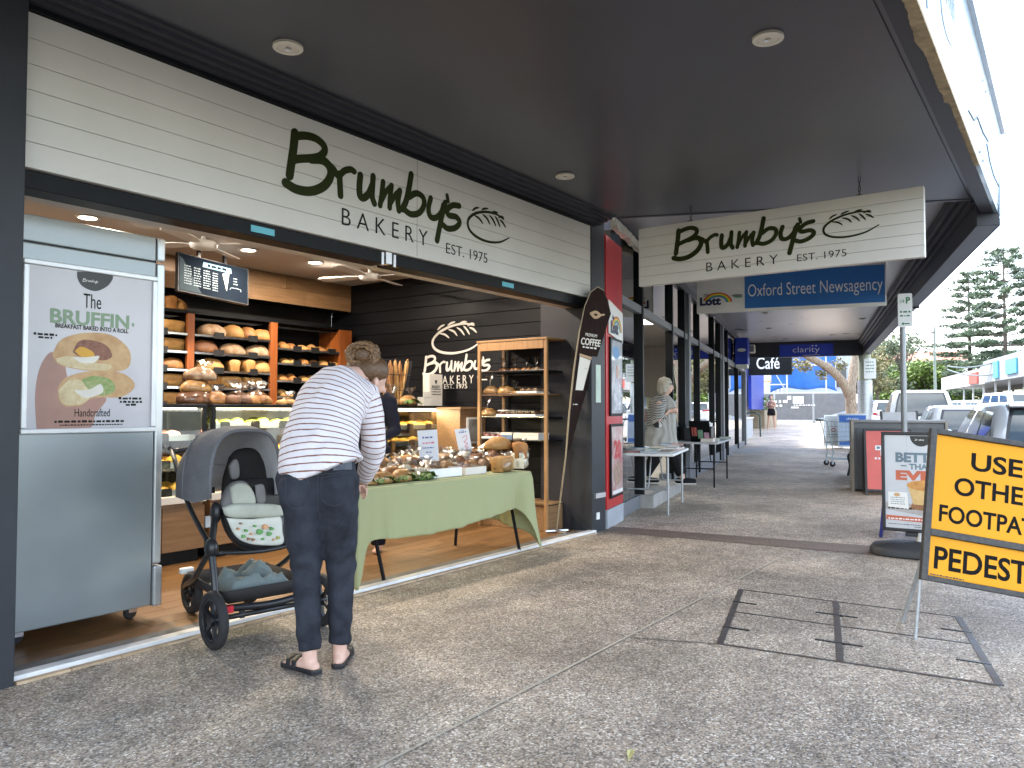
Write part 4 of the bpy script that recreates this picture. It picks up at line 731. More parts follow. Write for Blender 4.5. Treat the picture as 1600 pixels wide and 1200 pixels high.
MB().box(-.115, .115, -.05, .05, 0, .37).build('box', card, cb, bevel=.003); MCb = FR((0, -.051, 0), (1, 0, 0), (0, 0, 1)); flat(cb, 'emblem', MCb, [(-.02, .30), (.02, .30), (.012, .265), (0, .255), (-.012, .265)], 0, ink); lettering(cb, 'BAKERY', MCb, .14, .03, ink, 0, .225); small_print(cb, MCb, [(-.08, .08, .19 - i * .03, .014) for i in range(3)], ink)
cb2 = thing('card_box', 'low open cardboard box in front of the upright white box', 'box', (on_counter(664).x, 6.0, 1.30)); MB().box(-.07, .05, -.05, .05, 0, .10).build('box', card, cb2); MB().box(-.072, .052, -.055, -.045, .10, .16).build('flap', card, cb2)
cs2 = thing('chalk_sign', 'black chalk-lettered sign standing on the counter beside the display rack', 'sign', (on_counter(714).x, 6.1, 1.287)); MB().box(-.16, .16, 0, .02, 0, .30, Matrix.Rotation(R(-6), 4, 'X')).build('slate', tagm, cs2)
small_print(cs2, Matrix.Rotation(R(-6), 4, 'X') @ FR((0, -.001, 0), (1, 0, 0), (0, 0, 1)), [(-.13 + .02 * (i % 3), .12 - .02 * (i % 2), .26 - i * .034, .022) for i in range(7)], mat('chalk', (.42, .38, .30), .7), .001)
# wire basket of baguettes
bx = on_counter(629).x; wb = thing('wire_basket', 'tall wire basket holding baguettes on the counter', 'basket', (bx, 6.1, 1.30))
mb = MB(); n = 26
for i in range(n):
    a = 2 * PI * i / n; mb.tube([(.11 * math.cos(a), .09 * math.sin(a), 0), (.20 * math.cos(a), .15 * math.sin(a), .50)], .0028, 5)
mb.build('wires', black_pl, wb)
for z, k in ((.005, 0), (.17, .34), (.34, .68), (.5, 1)): MB().tube([((.11 + .09 * k) * math.cos(a), (.09 + .06 * k) * math.sin(a), z) for a in [2 * PI * j / 28 for j in range(29)]], .004, 5).build('ring', black_pl, wb)
for i, (dx, dy, tx, h) in enumerate(((-.10, .02, .05, .0), (-.04, -.02, -.04, .02), (.03, .01, .10, 0), (.06, -.03, .30, .04), (-.07, .05, .42, .03))):
    put(bread_mesh('baguette', i % 3).mesh('baguette', bread_lt if i % 2 else bread, 180), 'baguette', None, Matrix.Translation((bx + dx, 6.1 + dy, 1.305 + h + .23)) @ Matrix.Rotation(tx, 4, 'Y') @ Matrix.Rotation(PI / 2, 4, 'Y'), 0, ['leftmost upright baguette in the wire basket', 'second upright baguette in the wire basket', 'front middle baguette in the wire basket', 'baguette leaning right in the wire basket', 'most tilted baguette at the back of the wire basket'][i], 'bread', 'baguettes in the wire basket')
bagged('bagged salad rolls on the counter in front of the wire basket', (on_counter(630).x, 5.93, 1.302), .2, 'oval', bread_lt, .9, True, 4); bagged('bag of small rolls on the counter left of the wire basket', (on_counter(606).x, 5.95, 1.302), .5, 'roll', bread_lt, 1.2, False, 5)
# bags on the cabinet tops
for i, (px, z, kd, k, lab) in enumerate(((303, 1.302, 'oval', 1.0, 'bottom left bagged loaf of the pile on the cabinet top'), (335, 1.302, 'oval', .9, 'bottom right bagged loaf of the pile on the cabinet top'), (310, 1.40, 'oval', 1.0, 'middle bagged loaf of the pile on the cabinet top'), (316, 1.51, 'oval', .95, 'topmost bagged loaf of the pile on the cabinet top'), (368, 1.302, 'roll', 1.5, 'large bag of rolls on the cabinet top, left one'), (398, 1.302, 'roll', 1.5, 'large bag of rolls on the cabinet top, right one'), (447, 1.302, 'roll', .9, 'flat bag of pale rolls on the cabinet top by the striped shirt'))):
    bagged(lab, (PY(px, 632, 6.15).x, 6.15 + (.04 if i in (2, 3) else 0), z), .15 * (i % 3) - .1, kd, [bread_dk, bread, bread_lt, bread_fl][i % 4], k, False, 10 + i, .05)
# wall logo
wl = thing('wall_logo', 'large white bakery emblem and lettering on the black boarded side wall', 'sign', (6.95, 6.1, 1.7)); MW = FR((6.9485, 0, 0), (0, -1, 0), (0, 0, 1)); wm = mat('logo_white', (.66, .62, .57), .5, var=.04)
def wy(px, py): q = PX(px, py, 6.9485); return -q.y, q.z
(x0, z0), (x1, z1) = wy(661, 578), wy(765, 578); kk = (x1 - x0) / (max(p[0] for w, s_ in LOGO_N for p in s_)); zb_ = wy(690, 584)[1]
strokes(wl, 'script_lettering', LOGO_N, MW, kk, wm, x0, zb_, W=True)
(xe0, ze0), (xe1, _) = wy(676, 552), wy(752, 545); lw_ = [p for w, s_ in LOAF_N for p in s_]; mnx, mxx, mny = min(p[0] for p in lw_), max(p[0] for p in lw_), min(p[1] for p in lw_); ke = (xe1 - xe0) / (mxx - mnx)
strokes(wl, 'loaf_emblem', LOAF_N, MW, ke, wm, xe0 - mnx * ke, wy(705, 552)[1] - mny * ke, W=True)
(xa, za), (xb, zb2) = wy(683, 594), wy(740, 592); lettering(wl, 'B A K E R Y', MW, xb - xa, .095, wm, (xa + xb) / 2, (za + zb2) / 2, True); (xa, za), (xb, _) = wy(694, 604), wy(730, 604); lettering(wl, 'EST. 1975', MW, xb - xa, .055, wm, (xa + xb) / 2, za, True)
for p, q in ((664, 679), (752, 762)): (xa, za), (xb, _) = wy(p, 594), wy(q, 594); flat(wl, 'rule', MW, [(xa, za), (xb, za), (xb, za + .012), (xa, za + .012)], .0005, wm, .001, True)
# ------------------------------------------------------------------ timber display rack with bagged goods
RX = 6.48; y1, y0 = PX(748, 600, RX).y, PX(852, 600, RX).y
dr = thing('display_rack', 'pine display rack of bagged goods against the black wall', 'rack', (RX + .2, (y0 + y1) / 2, .016)); top = PX(800, 533, RX).z
zs = [PX(800, y, RX).z for y in (579, 615, 651, 687)]
for x, y, m_ in ((RX, y0, pine), (RX, y1, pine), (RX + .40, y0 + .02, oak), (RX + .40, y1 - .03, oak)): lb(dr, 'post', x, x + .03, y - .018, y + .018, .016, top, m_, .003)
lb(dr, 'crown_board', RX - .003, RX + .02, y0 + .019, y1 - .019, top - .09, top, pine, .002); lb(dr, 'top_board', RX - .01, RX + .44, y0 - .025, y1 + .025, top + .001, top + .022, pine, .003)
for z in zs + [.30]:
    lb(dr, 'shelf', RX + .032, RX + .43, y0 + .02, y1 - .02, z - .018, z - .002, oak if z in (zs[1], .30) else black_m); lb(dr, 'front_rail', RX + .012, RX + .020, y0 + .02, y1 - .02, z - .006, z + .004, chrome)
lb(dr, 'lower_panel', RX + .05, RX + .42, y0 + .02, y1 - .02, .02, .27, oak)
def ry(px): return PX(px, 600, RX + .15).y
it = [(788, 0, 'roll', bread_dk, .62, 'brown'), (806, 0, 'roll', bread, .62, 'golden'), (824, 0, 'roll', bread, .62, 'plain'), (839, 0, 'roll', bread_fl, .6, 'floury'), (768, 1, 'oval', bread_lt, .72, 'green salad'), (790, 1, 'oval', bread_lt, .72, 'lettuce filled'), (806, 1, 'roll', bread_lt, .6, 'small salad'), (764, 2, 'oval', bread_lt, .72, 'pale')]
for i, (px, sh, kd, mm, k, w) in enumerate(it): bagged('%s bagged rolls on the %s shelf of the pine rack, tied in a tuft' % (w, shelf_nm[sh]), (RX + .16, ry(px), zs[sh]), 1.3 + .2 * (i % 3), kd, mm, k, sh == 1, 30 + i, .15, group='bags on the pine rack')
for i, (px, sh, mm, w) in enumerate(((830, 1, bread_fl, 'pale tray of wrapped slices beside the salad bags'), (798, 2, bread_dk, 'wrapped tray of brown biscuits, left one'), (828, 2, bread_dk, 'wrapped tray of brown biscuits, right one'), (775, 3, pink_food, 'wrapped tray of pink biscuits on the lowest visible shelf'))):
    t = thing('biscuit_tray', w + ' on the pine rack', 'tray', (RX + .18, ry(px), zs[sh]), 0, 'trays on the pine rack'); MB().box(-.12, .12, -.13, .13, 0, .025).build('tray', white_p, t, bevel=.004)
    for q in range(9): put(bread_mesh('roll', q % 3).mesh('biscuit', mm, 180), 'biscuit', t, Matrix.Translation(((q % 3 - 1) * .07, (q // 3 - 1) * .08, .022)) @ Matrix.Scale(.62, 4))
    MB().box(-.118, .118, -.128, .128, .026, .075).build('wrap', wrap, t, bevel=.015)
for i, (px, c, w) in enumerate(((800, (.10, .16, .3), 'blue'), (818, (.6, .58, .52), 'cream'), (838, (.65, .64, .6), 'white'))):
    t = thing('cake_box', '%s flat cake box on the lowest visible shelf of the pine rack' % w, 'box', (RX + .16, ry(px), zs[3])); MB().box(-.1, .1, -.085, .085, 0, .05).build('base', mat('cake_box_' + w, c, .5), t, bevel=.003); MB().box(-.102, .102, -.087, .087, .045, .07).build('lid', card, t, bevel=.003)
# ------------------------------------------------------------------ trestle table with green cloth
TA, TB = Vector((3.67, 3.985, 0)), Vector((5.56, 3.885, 0)); td = (TB - TA).normalized(); tn = Vector((-td.y, td.x, 0)); TL = (TB - TA).length; TD, TZ = .74, .712
MTb = FR(TA, td, tn)      # local: x along, y into the shop, z up
tb = thing('trestle_table', 'folding trestle table under the pale green cloth', 'table', M=MTb)
MB().box(.02, TL - .02, .02, TD - .02, TZ - .045, TZ - .008).build('top', white_p, tb)
for x, s_ in ((.25, -1), (TL - .28, 1)):
    MB().tube([(x + s_ * .1, .10, TZ - .05), (x + s_ * .1 + .14 * 1, .06, .02)], .014, 8).build('leg', black_m, tb); MB().tube([(x + s_ * .1, TD - .10, TZ - .05), (x + s_ * .1 - .02, TD - .06, .02)], .014, 8).build('leg', black_m, tb); MB().tube([(x + s_ * .1, .09, .45), (x + s_ * .1, TD - .09, .45)], .010, 8).build('stretcher', black_m, tb); MB().tube([(x + s_ * .1, TD * .5, .45), (x - s_ * .35, TD * .5, TZ - .05)], .010, 8).build('brace', black_m, tb)
cloth_m = bpy.data.materials.new('green_check_cloth'); cloth_m.use_nodes = True; t_ = cloth_m.node_tree; b_ = t_.nodes['Principled BSDF']; b_.inputs['Roughness'].default_value = .85
tcn = N(t_, 'ShaderNodeTexCoord'); wv = N(t_, 'ShaderNodeTexWave', bands_direction='X'); wv.inputs['Scale'].default_value = 26; wv2 = N(t_, 'ShaderNodeTexWave', bands_direction='Z'); wv2.inputs['Scale'].default_value = 26
ad = N(t_, 'ShaderNodeMath', operation='ADD'); rr_ = N(t_, 'ShaderNodeValToRGB'); rr_.color_ramp.elements[0].color = (.285, .30, .150, 1); rr_.color_ramp.elements[1].color = (.34, .35, .19, 1); dv = N(t_, 'ShaderNodeMath', operation='MULTIPLY'); dv.inputs[1].default_value = .5
t_.links.new(tcn.outputs['Object'], wv.inputs['Vector']); t_.links.new(tcn.outputs['Object'], wv2.inputs['Vector']); t_.links.new(wv.outputs[1], ad.inputs[0]); t_.links.new(wv2.outputs[1], ad.inputs[1]); t_.links.new(ad.outputs[0], dv.inputs[0]); t_.links.new(dv.outputs[0], rr_.inputs[0]); t_.links.new(rr_.outputs[0], b_.inputs['Base Color'])
bpn = N(t_, 'ShaderNodeBump'); bpn.inputs['Strength'].default_value = .25; bpn.inputs['Distance'].default_value = .004; nz2 = N(t_, 'ShaderNodeTexNoise'); nz2.inputs['Scale'].default_value = 14; nz2.inputs['Detail'].default_value = 6; t_.links.new(tcn.outputs['Object'], nz2.inputs['Vector']); t_.links.new(nz2.outputs[0], bpn.inputs['Height']); t_.links.new(bpn.outputs[0], b_.inputs['Normal'])
tc_ = thing('tablecloth', 'pale green checked cloth draped over the bread table, corners trailing to the floor', 'tablecloth', M=MTb)
e = .015; path = [(-e, TD), (-e, -e), (TL + e, -e), (TL + e, TD)]; segs = [TD, TL, TD]
def per(p):                                   # perimeter distance -> point, outward normal, distance to the front corners
    l1, l2, l3 = TD + e, TL + 2 * e, TD + e
    if p < l1: pt, nn = Vector((-e, TD - p, 0)), Vector((-1, 0, 0))
    elif p < l1 + l2: pt, nn = Vector((-e + p - l1, -e, 0)), Vector((0, -1, 0))
    else: pt, nn = Vector((TL + e, -e + p - l1 - l2, 0)), Vector((1, 0, 0))
    d1, d2 = p - l1, p - l1 - l2
    w1, w2 = math.exp(-(d1 / .055) ** 2), math.exp(-(d2 / .09) ** 2)
    diag1, diag2 = Vector((-.7, -.7, 0)), Vector((.7, -.7, 0))
    nn = (nn * (1 - max(w1, w2) * .8) + diag1 * w1 + diag2 * w2).normalized()
    return pt, nn, d1, d2, w1, w2, l1, l2
PT_ = 2 * (TD + e) + TL + 2 * e
def cloth(u, v):
    p = u * PT_; pt, nn, d1, d2, w1, w2, l1, l2 = per(p)
    bot = .335 + .03 * math.sin(p * 3.1) + (.05 if 0 < d1 < l2 else 0) * (d1 / l2)
    if d1 < 0: bot = .26 + .05 * math.sin(p * 5)
    if d2 > 0: bot = .25 + .04 * math.sin(p * 6)
    bot = bot * (1 - w1) + .028 * w1; bot = bot * (1 - w2) + .022 * w2
    fold = (.024 * math.sin(p * 15 + 1.3 * math.sin(p * 4)) + .012 * math.sin(p * 37)) * v ** 1.2 + .012 * math.sin(p * 8 + v * 5) * v
    fold *= .55 if (.25 < d1 < l2 - .2) else 1.2
    near = max(math.exp(-((abs(d1) - .17) / .07) ** 2), math.exp(-((abs(d2) - .19) / .08) ** 2))
    off = .008 + .02 * v + fold + .045 * v * (w1 + w2) - .035 * near * v
    z = TZ + (bot - TZ) * v; r_ = .012 * min(1, v * 12)
    return pt + nn * (off + r_) + Vector((0, 0, z - (0 if v > 0 else 0)))
mb = MB(); mb.grid(cloth, 240, 22); mb.grid(lambda u, v: Vector((-e + u * (TL + 2 * e), -e + v * (TD + e), TZ + .002 + .0015 * math.sin(u * 30) * math.sin(v * 9))), 40, 12)
mb.build('cloth', cloth_m, tc_, smooth=180, solid=.003)
ZT = TZ + .006
def onT(px, py):                              # the pixel column gives the place along the table, the row how far in it lies
    yl = .11 if py > 737 else (.26 if py > 726 else .44); o_ = TA + tn * yl; n_ = tn; d = ray(px, 600); d.z = 0; k_ = (o_.dot(n_)) / d.dot(n_); return (d.x * k_, d.y * k_, ZT + (.0 if py > 726 else .03))
goods = [(572, 752, 'oval', bread_lt, .70, 1, 'front left bagged salad roll beside the striped sleeve'), (598, 750, 'oval', bread_lt, .68, 1, 'second bagged salad roll along the table front'), (628, 742, 'oval', bread_lt, .75, 1, 'bagged salad roll left of the leafy one on the table front'), (585, 735, 'oval', bread_dk, .8, 0, 'brown bagged loaf at the left end of the table'), (610, 728, 'oval', bread, .8, 0, 'golden bagged loaf behind the left salad rolls'), (640, 724, 'oval', bread, .95, 0, 'long golden bagged loaf left of the upright paper sign'), (662, 745, 'roll', lettuce, .8, 1, 'leafy green salad pack on the table front'), (655, 738, 'roll', lettuce, .8, 1, 'second green salad pack left of the white window box')]
for i, (px, py, kd, mm, k, gr, lab) in enumerate(goods): bagged(lab, onT(px, py), .35 * (i % 4) - .4, kd, mm, k, bool(gr), 50 + i, .08, group='bread on the green table')
for i, (px, py, k, z, mm, lab) in enumerate(((785, 738, .95, 0, bread_lt, 'lower wrapped flat loaf at the right front of the table'), (812, 730, 1.05, 0, sponge, 'white wrapped flat loaf at the right end of the table'), (812, 730, 1.05, .09, bread, 'golden wrapped loaf on top of the white one at the table end'), (770, 722, .9, .0, bread_fl, 'wrapped floury loaf behind the right front loaf'), (745, 716, .9, 0, bread_dk, 'wrapped brown loaf behind the cellophane box'), (715, 714, .9, 0, bread_dk, 'wrapped brown loaf behind the white window box'), (695, 713, .9, .02, bread_fl, 'wrapped floury loaf beside the upright paper sign'), (795, 712, .95, .04, bread_fl, 'small wrapped loaf under the crusty top loaf'), (770, 704, .8, .05, bread_dk, 'wrapped dark loaf right of the leaning paper sign'))):
    p = onT(px, py); bagged(lab, (p[0], p[1], p[2] + z), .2 + .25 * (i % 3), 'oval' if i not in (0, 1, 2) else 'tin', mm, k, False, 70 + i, .02, group='bread on the green table')
p = onT(778, 706); loaf('oval', 'crusty pale loaf topping the pile at the back right of the table', 'bread', (p[0], p[1], ZT + .17), -.3, bread_lt, .95, 'bread on the green table', 2)
def tray(lab, px0, px1, py, h, win):
    a, b = onT(px0, py), onT(px1, py - (px1 - px0) * .09); w = (Vector(b) - Vector(a)).length; t = thing('window_box', lab, 'box', M=FR(a, td, tn)); d = .24
    for x0, x1, y0, y1 in ((0, w, 0, .004), (0, w, d - .004, d), (0, .004, .0045, d - .0045), (w - .004, w, .0045, d - .0045)): MB().box(x0, x1, y0, y1, 0, h).build('side', card if not win else white_p, t)
    MB().box(.004, w - .004, .004, d - .004, .001, .006).build('base', white_p, t)
    for q in range(6): put(bread_mesh('roll', q % 3).mesh('cake', [bread_dk, pink_food, bread][q % 3], 180), 'cake', t, Matrix.Translation((w * (.2 + .3 * (q % 3)), d * (.28 + .45 * (q // 3)), .006)) @ Matrix.Scale(.9, 4))
    MB().grid(lambda u, v: Vector((u * w, v * d, h + (.035 if win else .015) * math.sin(PI * v) * (1 if win else 1 + .5 * math.sin(u * 22)))), 10, 8).build('lid' if win else 'wrap', wrap, t, smooth=180)
    if win: MB().box(w * .0, w * .25, .01, d - .01, h + .001, h + .004).build('lid_band', card, t)
    return t
tray('white window box of cakes at the middle of the table front', 672, 722, 748, .07, True); tray('low white box of cakes under crumpled cellophane', 728, 760, 745, .06, False)
paper_b = mat('sign_paper', (.60, .64, .70), .5, var=.04); pink = mat('pink_ink', (.6, .12, .2), .5); bluei = mat('blue_ink', (.08, .1, .28), .5)
for i, (c, lab) in enumerate((((652, 673, 683, 671, 686, 720, 656, 722), 'upright printed paper sign in a clear stand on the bread table'), ((710, 671, 732, 669, 738, 706, 718, 709), 'leaning handwritten paper sign with pink letters on the bread table'))):
    b0 = G((c[4] + c[6]) / 2, (c[5] + c[7]) / 2, (.822, .862)[i]); n3 = Vector((b0.x, b0.y, 0)).normalized(); q = [PLN(c[j], c[j + 1], b0, n3) for j in (6, 4, 2, 0)]
    t = thing('paper_sign', lab, 'sign', tuple(b0)); k_ = n3 * .003
    MB().loft([q, [x + k_ for x in q]]).build('sheet', paper_b, t, W=True); w = (q[1] - q[0]).length; h = (q[3] - q[0]).length; Mq = FR(q[0] - n3 * .001, q[1] - q[0], q[3] - q[0])
    if i == 0:
        small_print(t, Mq, [(w * .2, w * .82, h * .74, h * .06)], bluei, .0006, True); small_print(t, Mq, [(w * .2, w * .8, h * .57, h * .055)], pink, .0006, True, 4); small_print(t, Mq, [(w * .18, w * .82, h * .42, h * .04), (w * .35, w * .68, h * .28, h * .04), (w * .55, w * .7, h * .12, h * .03)], bluei, .0006, True)
    else:
        strokes(t, 'handwriting', [(.012, [(.45, .62), (.6, .70), (.62, .55), (.48, .45)]), (.012, [(.5, .42), (.62, .36), (.5, .28)]), (.012, [(.5, .24), (.65, .22)]), (.012, [(.55, .2), (.56, .1)])], Mq, h, pink, -h * .24, 0, th=.0008, W=True, wk=1, shear=.0); small_print(t, Mq, [(w * .2, w * .75, h * .82, h * .06), (w * .3, w * .6, h * .9, h * .02)], bluei, .0006, True)
    MB().box(-.05, .05, .004, .05, 0, .004).build('stand_foot', glass_cab, t)
rnd = random.Random(77)
for j in range(2):
    for i in range(11):
        x = .62 + i * (TL - .70) / 10; q = MTb @ Vector((x + rnd.uniform(-.03, .03), .36 + j * .20, ZT + .002)); mm = [bread_lt, bread, bread_fl, sponge, bread_lt][(i * 3 + j) % 5]
        bagged('%s wrapped loaf from the left in the %s row of the bread table' % (ordn[i], ['middle', 'back'][j]), (q.x, q.y, q.z + (.06 if j else .0)), rnd.uniform(.2, 1.4), 'oval', mm, rnd.uniform(.68, .9), i % 3 == 1, 200 + i + 20 * j, .03, group='bread on the green table')
# ------------------------------------------------------------------ feather flag
fl = thing('feather_flag', 'dark brown coffee feather flag leaning out beside the dark column', 'flag', (6.58, 4.26, .016)); brown = mat('brown_flag_fabric', (.024, .012, .010), .85, spec=.1, col2=(.013, .007, .006), scale=20, bump=.1, bscale=80)
FB, FT = Vector((6.58, 4.24, .05)), Vector((6.24, 3.86, 2.50)); up_ = (FT - FB).normalized(); rt_ = Vector((1, 0, 0)); MFl = FR(FB, rt_, up_) @ Matrix.Diagonal((2.1, 1, 1, 1))
poly = [(.0, .75), (-.012, 1.2), (-.02, 1.6), (-.015, 2.0), (.0, 2.25), (.035, 2.40), (.09, 2.47), (.15, 2.45), (.20, 2.37), (.25, 2.24), (.235, 2.16), (.20, 1.95), (.14, 1.6), (.075, 1.2), (.03, .85)]
MB().prism(poly, -.003, .003, MFl).build('fabric', brown, fl, W=True)
MB().tube([MFl @ Vector((x, y, 0)) for x, y in ((.0, 0), (-.002, .75), (-.022, 1.2), (-.03, 1.6), (-.025, 2.0), (-.008, 2.26), (.03, 2.41), (.09, 2.48), (.15, 2.46))], [.009] * 4 + [.006] * 5, 8).build('pole', mat('tan_pole', (.30, .24, .15), .5), fl, W=True, smooth=60)
MB().tube([(6.48, 4.31, .03), (6.68, 4.17, .03)], .018, 8).tube([(6.62, 4.38, .03), (6.52, 4.10, .03)], .018, 8).build('cross_foot', chrome, fl, W=True, smooth=40)
tanp = mat('tan_print', (.42, .27, .15), .6, var=.1); Mf2 = MFl @ Matrix.Translation((0, 0, .0035))
strokes(fl, 'scoop_print', [(.018, [(.06, 2.20), (.10, 2.225), (.14, 2.20), (.10, 2.17), (.06, 2.20)]), (.012, [(.14, 2.20), (.18, 2.215)])], Mf2, 1, tanp, 0, 0, th=.0008, W=True, wk=.8)
lettering(fl, 'PREMIUM', Mf2, .11, .032, bone, .085, 1.985, True); lettering(fl, 'COFFEE', Mf2, .185, .072, bone, .09, 1.915, True, bold=.02); small_print(fl, Mf2, [(.02, .15, 1.85, .018), (.0, .05, 1.27, .012)], bone, .0006, True)
flat(fl, 'cup_print', Mf2, [(.005, 1.42), (.075, 1.42), (.11, 1.73), (.005, 1.76)], .0004, bone, .0006, True); flat(fl, 'cup_rim', Mf2, [(.0, 1.765), (.115, 1.735), (.115, 1.765), (.0, 1.79)], .0004, tanp, .0006, True); strokes(fl, 'cup_emblem', LOAF_N, Mf2, .25, ink, -.16, 1.62, th=.0006, W=True)
st2 = thing('cardboard_box', 'small cardboard box behind the coffee flag foot', 'box', (6.74, 4.42, .016)); MB().box(-.05, .07, -.06, .06, 0, .13).build('box', mat('brown_card', (.36, .23, .12), .7), st2); MB().box(-.05, .07, -.062, .0, .131, .134).build('flap', tanp, st2)
# ------------------------------------------------------------------ people
def cloth_mat(name, col, attr_col=None, freq=30, duty=.2, rough=.85, bump=.12, bscale=25, var=.15, scale=9, weave=0):
    m = mat(name, col, rough, var=var, scale=scale, bump=bump, bscale=bscale, spec=.2)
    if attr_col:
        t = m.node_tree; b = t.nodes['Principled BSDF']; at = N(t, 'ShaderNodeAttribute'); at.attribute_name = 'stripe'
        mu = N(t, 'ShaderNodeMath', operation='MULTIPLY'); mu.inputs[1].default_value = freq; fr = N(t, 'ShaderNodeMath', operation='FRACT'); lt = N(t, 'ShaderNodeMath', operation='LESS_THAN'); lt.inputs[1].default_value = duty
        mxn = N(t, 'ShaderNodeMix', data_type='RGBA'); mxn.inputs[7].default_value = (*attr_col, 1)
        t.links.new(at.outputs['Fac'], mu.inputs[0]); t.links.new(mu.outputs[0], fr.inputs[0]); t.links.new(fr.outputs[0], lt.inputs[0]); t.links.new(lt.outputs[0], mxn.inputs[0])
        src = b.inputs['Base Color'].links[0].from_socket; t.links.new(src, mxn.inputs[6]); t.links.new(mxn.outputs[2], b.inputs['Base Color'])
    return m
def stripe_attr(me, chains):                # chains: polylines with an offset and a bias; each vertex takes its distance along the nearest one
    vals = []
    for v in me.vertices:
        best = (1e9, 0)
        for pts, off, rad in chains:
            acc = 0
            for a, b in zip(pts, pts[1:]):
                d = b - a; L_ = d.length; t = (v.co - a).dot(d) / (L_ * L_); t = t if (t < 0 and a is pts[0]) or (t > 1 and b is pts[-1]) else max(0, min(1, t)); tq = max(0, min(1, t)); q = (v.co - a - d * tq).length / rad
                if q < best[0]: best = (q, off + acc + t * L_)
                acc += L_
        vals.append(best[1])
    at = me.attributes.new('stripe', 'FLOAT', 'POINT'); at.data.foreach_set('value', vals)
def head_shape(mb, c, r, fwd, up):           # skull, jaw, nose, ears in one lump
    M = FR(c, Vector(up).cross(Vector(fwd)).normalized() * -1, up); # local: x = side, y = up, z
    X = M.to_3x3() @ Vector((1, 0, 0)); Y = Vector(up).normalized(); Z = Vector(fwd).normalized()
    K = Matrix.Identity(4)
    for i in range(3): K[i][0], K[i][1], K[i][2], K[i][3] = X[i], Z[i], Y[i], Vector(c)[i]
    mb.sphere((0, -.1 * r, .12 * r), (.80 * r, .98 * r, 1.0 * r), 18, 12, K); mb.sphere((0, .22 * r, -.42 * r), (.60 * r, .62 * r, .78 * r), 16, 10, K)
    mb.tube([K @ Vector((0, .80 * r, .12 * r)), K @ Vector((0, 1.05 * r, -.22 * r)), K @ Vector((0, .82 * r, -.32 * r))], [.10 * r, .17 * r, .13 * r], 8, rnd=True)
    for s_ in (-1, 1): mb.sphere((s_ * .80 * r, -.05 * r, -.1 * r), (.10 * r, .2 * r, .28 * r), 8, 6, K)
    mb.tube([K @ Vector((-.2 * r, .80 * r, -.62 * r)), K @ Vector((0, .86 * r, -.6 * r)), K @ Vector((.2 * r, .80 * r, -.62 * r))], .09 * r, 6, rnd=True)
    return K
def hand(mb, w, d, palm_n, k=1.0, curl=.6, thumb=1):
    d = Vector(d).normalized(); n = Vector(palm_n); n = (n - d * n.dot(d)).normalized(); s_ = d.cross(n)
    mb.tube([w, w + d * .045 * k, w + d * .085 * k], [.024 * k, .036 * k, .038 * k], 10, rb=[.016 * k, .016 * k, .013 * k], ref=s_, rnd=True)
    for i, L_ in enumerate((.062, .072, .068, .052)):
        b = w + d * .085 * k + s_ * ((i - 1.5) * .019 * k); p = [b]; a = .15
        for seg in (.42, .32, .26): a += curl; p.append(p[-1] + (d * math.cos(a) + n * math.sin(a)) * (L_ * seg * k))
        mb.tube(p, [.0092 * k, .0088 * k, .008 * k, .0068 * k], 8, rnd=True)
    b = w + d * .025 * k + s_ * (-.030 * thumb * k); mb.tube([b, b + (d * .6 - s_ * thumb * .6 + n * .4) * .035 * k, b + (d * 1.3 - s_ * thumb * .6 + n * .9) * .045 * k], [.012 * k, .010 * k, .008 * k], 8, rnd=True)
def dirn(a, b): return (Vector(b) - Vector(a)).normalized()
class PF:                                     # a frame facing the camera at a person's feet: x right, y away, z up
    def __init__(s, gx, gy, name, label, cat='person', z=0.0, group=None):
        s.o = G(gx, gy, z); s.t = thing(name, label, cat, tuple(s.o), YAW - PI / 2, group); s.inv = XF[s.t.name].inverted(); s.n = FW0
    def p(s, x, y, f=0.0): return s.inv @ PLN(x, y, s.o + FW0 * f, FW0)
# ---- woman in the striped shirt
W_ = PF(497, 1050, 'person', 'person in striped shirt and dark jeans bending over with hair in a bun'); p = W_.p; wt = W_.t
shirt_m = cloth_mat('striped_shirt', (.66, .63, .66), (.20, .085, .06), 35, .20, var=.06, bump=.25, bscale=12); jeans_m = cloth_mat('dark_jeans', (.028, .031, .042), var=.6, scale=7, bump=.2, bscale=30)
aL, aR, kL, kR, hL, hR = p(484, 1020, .0), p(531, 1008, .10), p(478, 885, .06), p(533, 880, .12), p(474, 770, .06), p(526, 762, .10); pel = p(497, 745, .08)
sp = [p(497, 735, .08), p(499, 700, .12), p(507, 665, .18), p(520, 628, .25), p(534, 602, .31), p(546, 590, .35)]
neck = p(562, 586, .40); hc = p(577, 588, .46); hf = Vector((.80, .15, -.58)).normalized(); hu = Vector((.5, .25, .83)); shR, elR, wrR = p(574, 622, .32), p(583, 700, .36), p(566, 752, .50); shL, elL, wrL = p(500, 612, .42), p(512, 700, .62), p(545, 752, .62)
